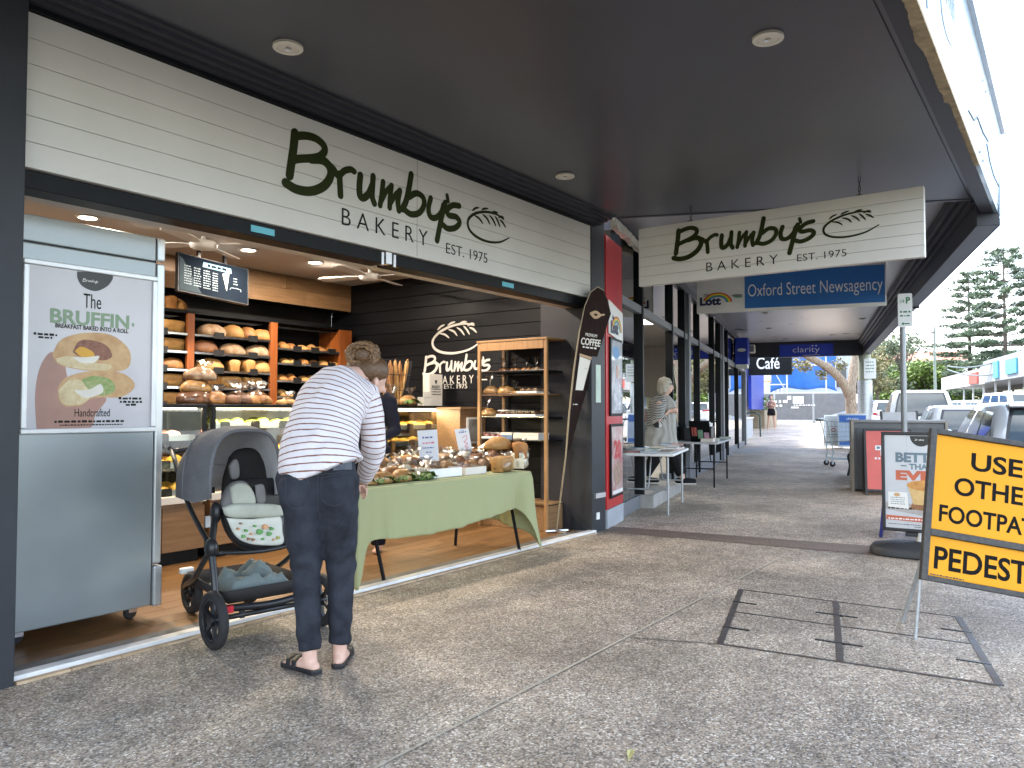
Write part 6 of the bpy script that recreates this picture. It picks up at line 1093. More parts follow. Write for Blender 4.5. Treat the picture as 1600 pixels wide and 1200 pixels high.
cols = [(.55, .56, .58), (.12, .3, .5), (.5, .12, .10), (.6, .55, .4), (.2, .35, .25), (.62, .6, .6), (.5, .3, .4)]; bkm = [mat('cover_%s' % w, c, .4, var=.3, scale=16) for c, w in zip(cols, ('silver', 'blue', 'red', 'cream', 'green', 'white', 'mauve'))]; bw = ['silver', 'blue', 'red', 'cream', 'green', 'white', 'mauve']; pages = mat('book_pages', (.62, .6, .55), .8)
def book(lab, M, x, y, z, w, d, h, m_, rz=0, group=None):
    t = thing('book', lab, 'book', M=M @ Matrix.Translation((x, y, z)) @ Matrix.Rotation(rz, 4, 'Z'), group=group)
    MB().box(-w / 2, w / 2, -d / 2, d / 2, 0, .003).box(-w / 2, w / 2, -d / 2, d / 2, h - .003, h).build('cover', m_, t); MB().box(-w / 2 + .004, w / 2 - .003, -d / 2 + .004, d / 2 - .004, .0031, h - .0031).build('pages', pages, t); return t
rnd = random.Random(31); q = 0
for i in range(5):
    for j in range(3):
        k_ = q % 7; book('%s magazine, %s along, %s row, on the white table' % (bw[k_], ordn[i], ['front', 'middle', 'back'][j]), M1, .08 + i * L1 / 4.6, .05 + j * .19, .736, .21, .17, rnd.choice((.012, .02, .035)), bkm[k_], rnd.uniform(-.12, .12), 'magazines on the white table'); q += 1
for i in range(4): book(['stack of white papers at the street edge of the white table', 'red covered book lying at the far corner of the white table', 'blue covered book on the far edge of the white table', 'white magazine pile in the middle of the white table'][i], M1, (.25, L1 - .05, L1 + .02, .6)[i], (-.01, .05, .22, .02)[i], .776, .22, .16, .02, [bkm[5], bkm[2], bkm[1], bkm[5]][i], .1 * i)
for i in range(3): book(['dark book pile end near the older person on the far table', 'brown book lying on the far table', 'yellow-green book at the street corner of the far table'][i], M2, (.05, .35, L2 - .05)[i], (.1, .06, .02)[i], .736, .28, .2, (.06, .05, .03)[i], [bkm[2], bkm[3], bkm[4]][i], .08 * i)
for i, (x, lab) in enumerate(((.55, 'black tub of papers on the far table, nearer the door'), (L2 - .15, 'black tub with pale folders on the far table, nearer the street end'))):
    t = thing('storage_tub', lab, 'tub', M=M2 @ Matrix.Translation((x, .38, .736))); w, d, h = .19, .15, .22
    for x0, x1, y0, y1 in ((-w, w, -d, -d + .008), (-w, w, d - .008, d), (-w, -w + .008, -d + .009, d - .009), (w - .008, w, -d + .009, d - .009)): MB().box(x0, x1, y0, y1, 0, h).build('side', black_pl, t)
    MB().box(-w, w, -d, d, .0, .006).build('base', black_pl, t); MB().box(-w - .012, w + .012, -d - .012, -d - .001, h - .03, h).build('lip', black_pl, t)
    for k_ in range(7): MB().box(-w + .02, w - .02, -d + .02 + k_ * .036, -d + .04 + k_ * .036, .008, .24 + .04 * i + .02 * (k_ % 3)).build('folder', [white_p, bkm[5], bkm[1] if i == 0 else bkm[5]][k_ % 3], t)
ez = thing('book_stand', 'sloping black stand with colourful cards beside the older person', 'stand', M=M2 @ Matrix.Translation((.0, .2, .736))); Mz = Matrix.Rotation(R(-35), 4, 'Y'); MB().box(-.012, .0, -.16, .16, 0, .42, Mz).build('board', black_m, ez)
for k_ in range(3): MB().box(-.020, -.014, -.14 + k_ * .095, -.06 + k_ * .095, .03 + .05 * k_, .2 + .05 * k_, Mz).build('card', [bkm[6], bkm[4], bkm[2]][k_], ez)
MB().tube([(-.02, .1, .002), (-.2, .1, .24)], .006, 6).build('strut', black_m, ez)
# ------------------------------------------------------------------ yellow roadwork sign
dTL = 4.35; TLp, BLp, TRp = DEP(1470, 672, dTL), DEP(1437, 905, 4.17), DEP(1600, 692, 4.28); MY = FR(BLp, TRp - TLp, TLp - BLp); Hs = (TLp - BLp).length; Ws = 1.0
ys = thing('roadwork_sign', 'yellow roadwork sign on a dark tilted frame, reading use other footpath', 'sign', tuple(BLp)); fr_dk = mat('worn_dark_frame', (.032, .034, .040), .5, metal=.1, spec=.3, col2=(.06, .055, .048), scale=40, rvar=.15)
yel = mat('road_sign_yellow', (.60, .26, .002), .5, var=.06, scale=3, spec=.25); blk_ink = mat('sign_black', (.006, .006, .006), .6, spec=.08)
def ybar(x0, x1, y0, y1, nm='frame_bar', z0=-.02, z1=.022, m_=fr_dk): return MB().box(x0, x1, y0, y1, z0, z1, MY).build(nm, m_, ys, W=True, bevel=.003)
b_ = .034; ymid = Hs * .312
ybar(0, b_, 0, Hs); ybar(Ws - b_, Ws, 0, Hs); ybar(b_, Ws - b_, Hs - .03, Hs - .001); ybar(b_, Ws - b_, .001, .028); ybar(b_, Ws - b_, ymid - .018, ymid + .018)
for y0, y1 in ((.029, ymid - .019), (ymid + .019, Hs - .031)): ybar(b_ + .001, Ws - b_ - .001, y0, y1, 'plate', -.004, .004, yel)
MYt = MY @ Matrix.Translation((0, 0, .0045))
def yt(body, x0, w, yc, h, nm='lettering'): return lettering(ys, body, MYt, w, h, blk_ink, x0 + w / 2, yc, True, bold=.02, depth=.001)
u_ = Hs - ymid
yt('USE', .225, .265, ymid + u_ * .735, u_ * .175); yt('OTHER', .145, .44, ymid + u_ * .475, u_ * .175); yt('FOOTPATH', .075, .56, ymid + u_ * .195, u_ * .165); yt('PEDESTRIANS', .065, .87, ymid * .50, ymid * .47); small_print(ys, MYt, [(.05, .22, .035, .008)], fr_dk, .0006, True)
galv_l = mat('galvanised_leg', (.40, .42, .44), .45, metal=.6, var=.25, scale=20); ft = G(1430, 1000)
MB().tube([MY @ Vector((.012, .10, -.03)), MY @ Vector((.012, .0, -.03)), ft], .013, 8, rb=.010).build('leg', galv_l, ys, W=True)
e_ = MY @ Vector((Ws - .012, .0, -.03)); d_ = (ft - MY @ Vector((.012, 0, -.03))).normalized(); f2 = e_ + d_ * (e_.z / -d_.z); MB().tube([MY @ Vector((Ws - .012, .1, -.03)), e_, f2], .013, 8, rb=.010).build('leg', galv_l, ys, W=True)
bk_ = Vector((MY[0][2], MY[1][2], 0)).normalized() * -.32
for x, f_ in ((.05, ft), (Ws - .05, f2)): p_ = MY @ Vector((x + .03, Hs * .45, -.035)); g_ = f_ + bk_ + (MY.to_3x3() @ Vector((.05, 0, 0))); g_.z = 0.012; MB().tube([p_, g_], .012, 8).build('back_leg', galv_l, ys, W=True)
# ------------------------------------------------------------------ bakery pavement sign
c0 = G(1424, 868); vd = Vector((c0.x, c0.y, 0)).normalized(); rtv = Vector((vd.y, -vd.x, 0)); rtv = (rtv * .98 - vd * .10).normalized(); MPs = FR(c0, rtv, (0, 0, 1)) ; MPs = Matrix.Translation((0, 0, 0)) @ MPs
pv = thing('pavement_sign', 'bakery pie poster in a black pavement stand with a weighted base', 'sign', tuple(c0)); dep = c0.dot(FW0); wS = .60; xl = (1384 - 1424) / 1200 * dep; zt_, zb_ = 1.25 - (675 - 641) / 1200 * dep, 1.25 - (830 - 641) / 1200 * dep
fw_ = .028
for x0, x1, y0, y1 in ((xl, xl + wS, zb_, zb_ + fw_), (xl, xl + wS, zt_ - fw_, zt_), (xl, xl + fw_, zb_ + fw_, zt_ - fw_), (xl + wS - fw_, xl + wS, zb_ + fw_, zt_ - fw_)): MB().box(x0, x1, y0, y1, -.02, .02, MPs).build('frame_rail', black_pl, pv, W=True, bevel=.007)
greyw = mat('poster_weatherboard', (.50, .52, .55), .3, var=.08, scale=3, stretch=(6, .6, 1), coat=.3); MB().box(xl + fw_, xl + wS - fw_, zb_ + fw_, zt_ - fw_, -.008, .008, MPs).build('print', greyw, pv, W=True)
Mq = MPs @ Matrix.Translation((0, 0, .0085)); slate = mat('slate_ink', (.12, .18, .22), .5); rust = mat('rust_ink', (.50, .12, .06), .5); H_ = zt_ - zb_; cxs = xl + wS * .52
def fq(nm, poly, z, m_): return flat(pv, nm, Mq, poly, z, m_, .0006, True)
fq('badge', ell(cxs, zt_ - fw_ - .005, .085, .09, 14, PI, 2 * PI), .0002, tagm); strokes(pv, 'badge_lettering', LOGO_N, Mq, .10, white_p, cxs - .05, zt_ - fw_ - .045, th=.0006, W=True)
lettering(pv, 'BETTER', Mq, .40, .085, slate, cxs - .0, zb_ + H_ * .745, True, bold=.05, depth=.0008); lettering(pv, 'THAN', Mq, .19, .05, slate, cxs, zb_ + H_ * .655, True, bold=.04, depth=.0008); lettering(pv, 'EVER', Mq, .40, .085, rust, cxs - .0, zb_ + H_ * .565, True, bold=.06, depth=.0008)
fq('rule', [(cxs - .16, zb_ + H_ * .655), (cxs - .115, zb_ + H_ * .655), (cxs - .115, zb_ + H_ * .667), (cxs - .16, zb_ + H_ * .667)], .0002, slate)
for x in (.33, .64): fq('board_line', [(xl + wS * x, zb_ + .03), (xl + wS * x + .003, zb_ + .03), (xl + wS * x + .003, zt_ - .03), (xl + wS * x, zt_ - .03)], .0001, mat('pale_line', (.40, .42, .45), .5))
px_, pz_ = cxs + .03, zb_ + H_ * .37
fq('table_print', [(xl + fw_, zb_ + H_ * .22), (xl + wS - fw_, zb_ + H_ * .12), (xl + wS - fw_, zb_ + H_ * .27), (xl + fw_, zb_ + H_ * .29)], .0002, mat('printed_table', (.36, .34, .33), .4, var=.2, scale=9)); fq('board_print', [(px_ - .13, pz_ - .12), (px_ + .12, pz_ - .14), (px_ + .12, pz_ - .08), (px_ - .10, pz_ - .065)], .0008, mat('printed_wood', (.26, .12, .05), .5))
fq('pie_case', [(px_ - .135, pz_ + .07), (px_ - .095, pz_ - .08), (px_ + .10, pz_ - .08), (px_ + .14, pz_ + .07)], .0014, mat('printed_pie_case', (.62, .42, .18), .5, var=.2, scale=18)); fq('pie_top', ell(px_, pz_ + .085, .145, .045), .0020, mat('printed_pie_top', (.62, .32, .09), .5, col2=(.42, .18, .04), scale=24)); fq('pie_slice', ell(px_ + .10, pz_ - .085, .075, .05), .0026, crumb)
fq('card_print', [(xl + .05, pz_ - .11), (xl + .21, pz_ - .12), (xl + .20, pz_ + .02), (xl + .05, pz_ + .02)], .0026, white_p); small_print(pv, Mq, [(xl + .07, xl + .18, pz_ - .03 - i * .018, .007) for i in range(4)], slate, .0034, True); fq('card_pie', ell(xl + .12, pz_ - .002, .025, .016, 12), .0034, crust)
fq('ribbon', [(xl + fw_ + .005, zb_ + H_ * .115), (cxs + .10, zb_ + H_ * .10), (cxs + .09, zb_ + H_ * .145), (xl + fw_ + .005, zb_ + H_ * .16)], .003, rust); small_print(pv, Mq, [(xl + .05, cxs + .06, zb_ + H_ * .12, .014)], white_p, .0038, True); small_print(pv, Mq, [(xl + .05, xl + .25, zb_ + H_ * .225, .016), (xl + .05, xl + .30, zb_ + H_ * .07, .006), (xl + .25, xl + .5, zb_ + H_ * .05, .006)], ink, .001, True)
xc = xl + wS / 2; Mz2 = Matrix.Translation(MPs @ Vector((xc, 0, 0))) @ Matrix.Rotation(math.atan2(rtv.y, rtv.x), 4, 'Z')
MB().tube([Mz2 @ Vector((0, 0, .10)), Mz2 @ Vector((0, 0, zb_))], [.05, .035], 12).build('neck', galv, pv, W=True, smooth=50); MB().box(-.12, .12, -.03, .03, zb_ - .035, zb_ - .001, Mz2).build('spring_plate', black_pl, pv, W=True, bevel=.006)
mb = MB(); prof = lambda z, k_: [Mz2 @ Vector((k_ * .40 * math.copysign(abs(math.cos(a)) ** .6, math.cos(a)), k_ * .22 * math.copysign(abs(math.sin(a)) ** .6, math.sin(a)), z)) for a in [2 * PI * j / 36 for j in range(36)]]
mb.loft([prof(.004, .93), prof(.012, 1), prof(.06, 1), prof(.085, .95), prof(.115, .55), prof(.13, .2)]); mb.build('water_base', mat('grey_black_base', (.022, .024, .028), .5, var=.2), pv, W=True, smooth=50)
# ------------------------------------------------------------------ A-boards
def a_board(lab, M, w, h, facem, framem, lean=.13, name='sandwich_board', grp=None):
    t = thing(name, lab, 'sign', M=M, group=grp); Ms = []
    for s_ in (1, -1):
        Mb = Matrix.Translation((0, s_ * -.17, 0)) @ Matrix.Rotation(s_ * -lean, 4, 'X') @ (Matrix() if s_ == 1 else Matrix.Rotation(PI, 4, 'Z')); Ms.append(Mb)
        MB().box(-w / 2 + .03, w / 2 - .03, -.006, .006, .09, h - .03, Mb).build('panel', facem, t)
        for x0, x1, z0, z1 in ((-w / 2, -w / 2 + .03, .0, h), (w / 2 - .03, w / 2, .0, h), (-w / 2 + .03, w / 2 - .03, h - .03, h), (-w / 2 + .03, w / 2 - .03, .06, .09)): MB().box(x0, x1, -.014, .014, z0, z1, Mb).build('frame_rail', framem, t)
    return t, Ms[0] @ FR((0, -.0065, 0), (1, 0, 0), (0, 0, 1))
FC = lambda s_, t_, rz=0.0: Matrix.Translation(S(s_, t_)) @ Matrix.Rotation(BEND - PI / 2 + rz, 4, 'Z')   # facing back along the footpath
coral = mat('coral_poster', (.62, .10, .08), .4, var=.1, scale=4); rs, Mr = a_board('coral red sandwich board in front of the grey bin enclosure', FC(4.0, 3.09, .06), .64, .98, coral, fr_dk)
for y, x0, x1, body in ((.80, .02, .20, None), (.70, -.17, .22, None), (.62, -.10, .2, None)): flat(rs, 'text_band', Mr, [(x0, y - .035), (x1, y - .035), (x1, y + .035), (x0, y + .035)], .0005, white_p)
small_print(rs, Mr, [(-.15, .2, .685, .04), (-.08, .18, .60, .035), (.04, .18, .785, .03)], slate, .0022, seed=3); small_print(rs, Mr, [(-.18, .22, .53, .03), (.06, .2, .16, .025)], white_p, .0008, seed=8); flat(rs, 'app_tile', Mr, [(-.02, .30), (.14, .30), (.14, .44), (-.02, .44)], .0005, slate); lettering(rs, 'D', Mr, .05, .06, white_p, .06, .37, lift=.002)
bluef = mat('blue_gradient_board', (.05, .10, .55), .3, col2=(.45, .55, .75), scale=1.6, coat=.3); bf, Mb_ = a_board('blue glossy sandwich board seen edge-on behind the pie sign', FC(-.05, 2.93, 1.25), .55, .98, bluef, mat('deep_blue_frame', (.01, .015, .16), .4), .10); flat(bf, 'pink_mark', Mb_, ell(.1, .2, .05, .04), .001, pink); flat(bf, 'pink_mark', Mb_, ell(.05, .8, .06, .05), .001, pink)
cl1, Mc1 = a_board('white sandwich board with red mark behind the trolley', FC(16.6, 2.62, .1), .50, 1.0, white_p, alu); strokes(cl1, 'red_mark', [(.03, [(-.06, .55), (0, .6), (.06, .55), (0, .5), (-.06, .55)])], Mc1, 1, red, 0, 0, th=.001, wk=.5); small_print(cl1, Mc1, [(-.15, .15, .4, .03), (-.12, .12, .33, .02)], ink, .001)
cl2, Mc2 = a_board('pale blue sandwich board with a darker heading right of the white board', FC(16.2, 3.15, -.05), .80, 1.05, mat('pale_blue_board', (.40, .50, .62), .4), alu); flat(cl2, 'heading', Mc2, [(-.36, .78), (.36, .78), (.36, 1.0), (-.36, 1.0)], .001, mat('heading_blue', (.03, .12, .42), .4)); lettering(cl2, 'clarity', Mc2, .34, .10, white_p, 0, .89, lift=.003); flat(cl2, 'footer', Mc2, [(-.36, .12), (.36, .12), (.36, .24), (-.36, .24)], .001, mat('footer_blue', (.03, .12, .42), .4))
# bin enclosure, bench, trolley, parking sign
bin_m = mat('grey_bin_metal', (.13, .135, .14), .5, metal=.3, var=.15); be = thing('bin_enclosure', 'wide grey steel bin enclosure with a pale edge behind the coral board', 'bin', M=FC(4.6, 3.28, 0)); tanm = mat('tan_side', (.34, .30, .25), .6)
MB().box(-.62, .62, -.25, .3, .03, 1.06).build('cabinet', bin_m, be, bevel=.006); MB().box(-.66, -.621, -.28, .32, .0, 1.10).build('side_edge', tanm, be, bevel=.004); MB().box(.621, .66, -.28, .32, .0, 1.10).build('side_edge', tanm, be, bevel=.004); MB().box(-.62, .62, -.29, .32, 1.061, 1.10).build('lid', mat('bin_lid', (.26, .255, .25), .5), be, bevel=.006)
for x in (-.59, .02): MB().box(x, x + .57, -.272, -.252, .06, .98).build('door', mat('bin_door', (.085, .09, .095), .5), be, bevel=.006)
hd_ = thing('sign_board_back', 'pale grey board back standing behind the bin enclosure', 'board', M=FC(6.6, 3.55, .35)); MB().box(-.3, .3, -.01, .01, .15, 1.22, Matrix.Rotation(-.1, 4, 'X')).build('panel', mat('grey_board', (.42, .41, .40), .6), hd_); MB().box(-.33, -.301, -.02, .02, 0, 1.24, Matrix.Rotation(-.1, 4, 'X')).build('frame_rail', fr_dk, hd_); MB().box(.301, .33, -.02, .02, 0, 1.24, Matrix.Rotation(-.1, 4, 'X')).build('frame_rail', fr_dk, hd_)
gslat = mat('green_slat', (.42, .48, .38), .6, var=.15, scale=8); bnch = thing('bench', 'pale green slatted bench with black curved legs beside the bin', 'bench', M=Matrix.Translation(S(6.7, 2.92)) @ Matrix.Rotation(BEND, 4, 'Z'))
for i in range(4): MB().box(-.8, .8, -.28 + i * .13, -.17 + i * .13, .43, .46).build('slat', gslat, bnch, bevel=.006)
for i in range(3): MB().box(-.8, .8, -.345 - .02 * i, -.32 - .02 * i, .52 + i * .12, .62 + i * .12).build('back_slat', gslat, bnch, bevel=.006)
for x in (-.7, .7):
    MB().tube(crom([(x, .24, .0), (x, .20, .2), (x, .22, .40), (x, .0, .425), (x, -.28, .425), (x, -.36, .80)], 5), .035, 8, rb=.025).build('leg', mat('bench_black_green', (.012, .03, .022), .5), bnch, smooth=60); MB().tube(crom([(x, -.28, .42), (x, -.22, .2), (x, -.30, .0)], 5), .035, 8, rb=.025).build('leg', MAT['bench_black_green'], bnch, smooth=60)
tr = thing('shopping_trolley', 'wire shopping trolley with a dark green handle beside the bench', 'trolley', M=Matrix.Translation(S(9.8, 2.3)) @ Matrix.Rotation(BEND - PI / 2 + .25, 4, 'Z')); wire = mat('trolley_wire', (.30, .38, .38), .4, metal=.7)
def tb_(u, v, side): return None
mb = MB(); T0 = [(-.02, .26, .52), (.85, .19, .60)]; top_ = lambda x: (.28 - .07 * x / .9, 1.0 - .06 * x / .9); bot_ = lambda x: (.20 - .05 * x / .9, .52 + .06 * x / .9)
for i in range(13):
    x = i * .075; (yt_, zt2), (yb2, zb2_) = top_(x), bot_(x); mb.tube([(x, yt_, zt2), (x + .02, yb2, zb2_), (x + .02, -yb2, zb2_), (x, -yt_, zt2)], .003, 5)
for z_ in (0, .25, .5, .75, 1):
    pts = [(x, top_(x)[0] * z_ + bot_(x)[0] * (1 - z_), top_(x)[1] * z_ + bot_(x)[1] * (1 - z_)) for x in (0, .45, .9)]; mb.tube(pts + [(a, -b, c) for a, b, c in pts[::-1]], .006 if z_ == 1 else .003, 5)
for i in range(9): y_ = -.18 + i * .045; mb.tube([(0, y_, .52), (.9, y_ * .8, .58), (.92, y_ * 1.0, .94)], .003, 5)
mb.build('basket', wire, tr); 
for s_ in (-1, 1): MB().tube(crom([(-.10, s_ * .27, 1.02), (.0, s_ * .25, .95), (.12, s_ * .23, .35), (.15, s_ * .24, .18), (.85, s_ * .20, .16)], 5), .012, 8).build('chassis_rail', wire, tr, smooth=60)
MB().tube([(-.10, -.27, 1.02), (-.10, .27, 1.02)], .02, 10).build('handle', mat('trolley_green', (.01, .10, .06), .5), tr); MB().tube([(.5, -.22, .17), (.5, .22, .17)], .01, 8).build('cross_rail', wire, tr)
for x, y in ((.10, .24), (.10, -.24), (.82, .20), (.82, -.20)): o = MB().lathe([(.001, -.015), (.05, -.015), (.06, -.008), (.06, .008), (.05, .015), (.001, .015)], 18, Matrix.Translation((x, y, .061)) @ Matrix.Rotation(PI / 2, 4, 'X')).build('wheel', rubber, tr, smooth=40); MB().box(x - .02, x + .02, y - .024, y - .018, .055, .16).box(x - .02, x + .02, y + .018, y + .024, .055, .16).build('fork', galv, o)
pp_ = S(2.52, 3.18); pk = thing('parking_sign', 'small white parking sign on a grey steel pole near the kerb', 'sign', M=Matrix.Translation(pp_) @ Matrix.Rotation(BEND - PI / 2, 4, 'Z')); MB().tube([(0, 0, 0), (0, 0, 2.72)], .036, 14).build('pole', mat('grey_pole', (.26, .27, .28), .45, metal=.5), pk, smooth=60); MB().prism([(-.075, 2.33), (.075, 2.33), (.085, 2.35), (.085, 2.75), (.075, 2.77), (-.075, 2.77), (-.085, 2.75), (-.085, 2.35)], .038, .043, FR((.03, 0, 0), (1, 0, 0), (0, 0, 1))).build('plate', white_p, pk)
Mk = FR((.03, -.0435, 0), (1, 0, 0), (0, 0, 1)); grn = mat('sign_green', (.01, .16, .06), .5); lettering(pk, 'P', Mk, .05, .085, grn, .035, 2.68, bold=.04); lettering(pk, '1/4', Mk, .05, .05, grn, -.035, 2.67); small_print(pk, Mk, [(-.06, .06, 2.52, .025), (-.06, .06, 2.47, .02)], grn, .0005); flat(pk, 'arrow', Mk, [(-.05, 2.375), (-.02, 2.395), (-.02, 2.382), (.05, 2.382), (.05, 2.368), (-.02, 2.368), (-.02, 2.355)], .0005, grn)
# ------------------------------------------------------------------ vehicles
def car(lab, M, L_, W_, H, bodym, style='hatch', cat='car', tail=True, grp='cars along the street'):
    t = thing('parked_car', lab, cat, M=M, group=grp); hw = W_ / 2; belt = H * (.62 if style != 'ute' else .60)
    def ring(x, w, z0, z1): r_ = .09; return [V((x, y, z)) for y, z in ((-w + r_, z0), (w - r_, z0), (w, z0 + r_), (w + .01, (z0 + z1) / 2), (w - .015, z1 - .08), (w - .09, z1), (-w + .09, z1), (-w + .015, z1 - .08), (-w - .01, (z0 + z1) / 2), (-w, z0 + r_))]
    e = L_ / 2; bon = belt * .93; tub = belt if style != 'ute' else belt * 1.0
    MB().loft([ring(-e, hw * .82, .32, tub * .82), ring(-e + .06, hw * .93, .24, tub * .96), ring(-e + .25, hw, .20, tub), ring(0, hw, .20, belt), ring(e * .45, hw, .20, belt), ring(e * .6, hw * .99, .20, bon), ring(e - .25, hw * .95, .22, bon * .86), ring(e - .05, hw * .84, .27, bon * .72), ring(e, hw * .7, .34, bon * .6)]).build('body', bodym, t, smooth=50)
    rb, rr_, fb, ft_ = {'hatch': (-e + .16, -e + .55, e * .52, e * .10), 'suv': (-e + .10, -e + .42, e * .55, e * .14), 'ute': (-e * .30, -e * .22, e * .55, e * .16), 'sedan': (-e + .75, -e + 1.25, e * .5, e * .08), 'van': (-e + .06, -e + .16, e * .75, e * .45)}[style]
    rt2 = hw * .76; bt = hw * .93; zr = H - .05
    def sec(z):
        k_ = (z - belt) / (zr - belt); k_ = max(0, min(1, k_)); return rb + (rr_ - rb) * k_ ** 1.15, fb + (ft_ - fb) * k_, bt + (rt2 - bt) * k_ ** 1.3
    def rring(z, ins=0.0):
        x0, x1, w = sec(z); x0 += ins; x1 -= ins; w -= ins; c = .16; return [V(q + (z,)) for q in ((x0 + c * .5, -w), (x1 - c, -w), (x1, -w + c), (x1, w - c), (x1 - c, w), (x0 + c * .5, w), (x0, w - c), (x0, -w + c))]
    MB().loft([rring(belt - .03), rring(lerp(belt, zr, .5)), rring(zr - .02), [q + V((0, 0, .035)) for q in rring(zr, .06)], [q + V((0, 0, .05)) for q in rring(zr, .25)]]).build('cabin', bodym, t, smooth=60)
    za, zb2 = belt + .04, zr - .07
    def pane(nm, f): MB().grid(f, 6, 4).build(nm, glass_dk, t, smooth=180)
    rubber_s = black_pl
    MB().grid(lambda u, v: V((sec(za - .03 + (zb2 - za + .06) * v)[0] - .005, (1 - 2 * u) * (sec(za + (zb2 - za) * v)[2] - .13), za - .03 + (zb2 - za + .06) * v)), 6, 4).build('rear_seal', rubber_s, t); pane('rear_window', lambda u, v: V((sec(za + (zb2 - za) * v)[0] - .010, (1 - 2 * u) * (sec(za + (zb2 - za) * v)[2] - .17), za + (zb2 - za) * v)))
    pane('windscreen', lambda u, v: V((sec(za + (zb2 - za) * v)[1] + .008, (2 * u - 1) * (sec(za + (zb2 - za) * v)[2] - .12), za + (zb2 - za) * v)))
    for s_ in (1, -1):
        x0a, x1a, _ = sec(za); x0b, x1b, _ = sec(zb2); n_w = 3 if style in ('suv', 'hatch', 'van') else 2
        cut = [i / n_w for i in range(n_w + 1)]
        for i in range(n_w):
            def f(u, v, a=cut[i], b=cut[i + 1], s_=s_):
                z = za + (zb2 - za) * v; X0, X1, w = sec(z); X0 += .22; X1 -= .2; q = a + .02 + (b - a - .04) * (u if s_ < 0 else 1 - u); return V((X0 + (X1 - X0) * q, s_ * (w + .008), z))
            pane('side_window', f)
    red_l = mat('tail_lamp', (.42, .006, .008), .2, coat=.6) if 'tail_lamp' not in MAT else MAT['tail_lamp']
    for s_ in (1, -1):
        if style in ('suv', 'hatch', 'sedan'): MB().tube([(-e + .05, s_ * hw * .45, belt * .97), (-e + .06, s_ * hw * .80, belt * 1.01), (-e + .28, s_ * hw * .99, belt * 1.03)], [.035, .06, .035], 10, rb=[.03, .06, .03], rnd=True).build('tail_lamp', red_l, t, smooth=180)
        else: MB().box(-e - .0, -e + .10, s_ * hw * .84 - .07, s_ * hw * .84 + .07, belt * .68, belt * .95).build('tail_lamp', red_l, t, bevel=.01)
        MB().box(e - .25, e - .06, s_ * hw * .68 - .14, s_ * hw * .68 + .14, bon * .62, bon * .76).build('headlamp', white_p, t, bevel=.03); MB().sphere((e * .30, s_ * (hw + .10), belt + .06), (.06, .10, .08)).build('mirror', bodym, t, smooth=180)
        for x in (-e * .60, e * .62):
            Mw = Matrix.Translation((x, s_ * (hw - .09), .31)) @ Matrix.Rotation(PI / 2, 4, 'X'); o = MB().lathe([(.2, -.10), (.29, -.105), (.31, -.07), (.31, .07), (.29, .105), (.2, .10)], 26, Mw).build('wheel', rubber, t, smooth=40); MB().lathe([(.001, -.11), (.19, -.108), (.20, -.09), (.20, .09), (.19, .108), (.001, .11)], 20, Mw).build('rim', alu, o, smooth=30)
    MB().box(-e - .03, -e + .12, -hw * .8, hw * .8, .30, .48).build('rear_bumper', bodym if style != 'ute' else chrome, t, bevel=.04); MB().box(-e - .034, -e - .031, -.18, .18, .36, .46).build('number_plate', white_p, t)
    if style == 'suv': MB().box(rr_ - .16, rr_ + .05, -rt2 * .9, rt2 * .9, zr - .03, zr + .015).build('rear_spoiler', bodym, t, bevel=.02)
    if style == 'ute': MB().box(-e + .06, rb - .03, -hw + .09, hw - .09, belt - .001, belt + .012).build('tray_cover', black_pl, t)
    return t
cwhite = mat('white_car_paint', (.72, .73, .74), .25, var=.03, coat=.8); csilver = mat('silver_car_paint', (.55, .58, .60), .25, metal=.4, var=.05, coat=.8); cblue = mat('blue_grey_car_paint', (.30, .36, .42), .25, metal=.3, coat=.8); cdark = mat('dark_car_paint', (.05, .055, .06), .25, coat=.8)
RD = -.13
def CM(s_, t_, rz=0.0): return Matrix.Translation(S(s_, t_, RD)) @ Matrix.Rotation(BEND + rz, 4, 'Z')
car('silver car parked nearest, behind the yellow roadwork sign', CM(3.2 + 2.15, 4.25 + .9), 4.3, 1.78, 1.50, csilver, 'suv'); car('white hatchback parked between the silver car and the white ute', CM(8.9 + 2.0, 4.25 + .86), 4.0, 1.72, 1.46, cwhite, 'hatch'); car('white utility vehicle with a broad rear window behind the parking pole', CM(15.3 + 2.6, 4.15 + .95), 5.2, 1.88, 1.86, cwhite, 'ute', 'ute')
for i, (s_, t_, c_, st_, l) in enumerate(((29, 5.2, cwhite, 'hatch', 'white car parked beyond the white ute along the near kerb'), (37, 5.2, cdark, 'suv', 'dark car parked far along the near kerb by the grey power pole'), (46, 5.2, cwhite, 'sedan', 'white sedan farthest along the near kerb'))): car(l, CM(s_, t_), 4.3, 1.76, 1.5, c_, st_)
for i, (px, d_, c_, st_, rz, l) in enumerate(((1506, 47, cblue, 'suv', .2, 'blue-grey car facing us across the road, leftmost of the far row'), (1523, 41, csilver, 'hatch', .15, 'silver car across the road, second of the far row'), (1552, 37, csilver, 'sedan', .1, 'silver sedan across the road, third of the far row'), (1590, 33, cwhite, 'van', .15, 'white people mover across the road at the picture edge'), (1478, 60, cdark, 'hatch', .2, 'small dark car far down the road'))):
    p_ = DEP(px, 641, d_); s_, t_ = (p_ - P0).dot(D2), -(p_ - P0).dot(N2); car(l, CM(s_, t_, PI + rz), 4.3, 1.76, 1.52 if st_ != 'van' else 1.85, c_, st_)
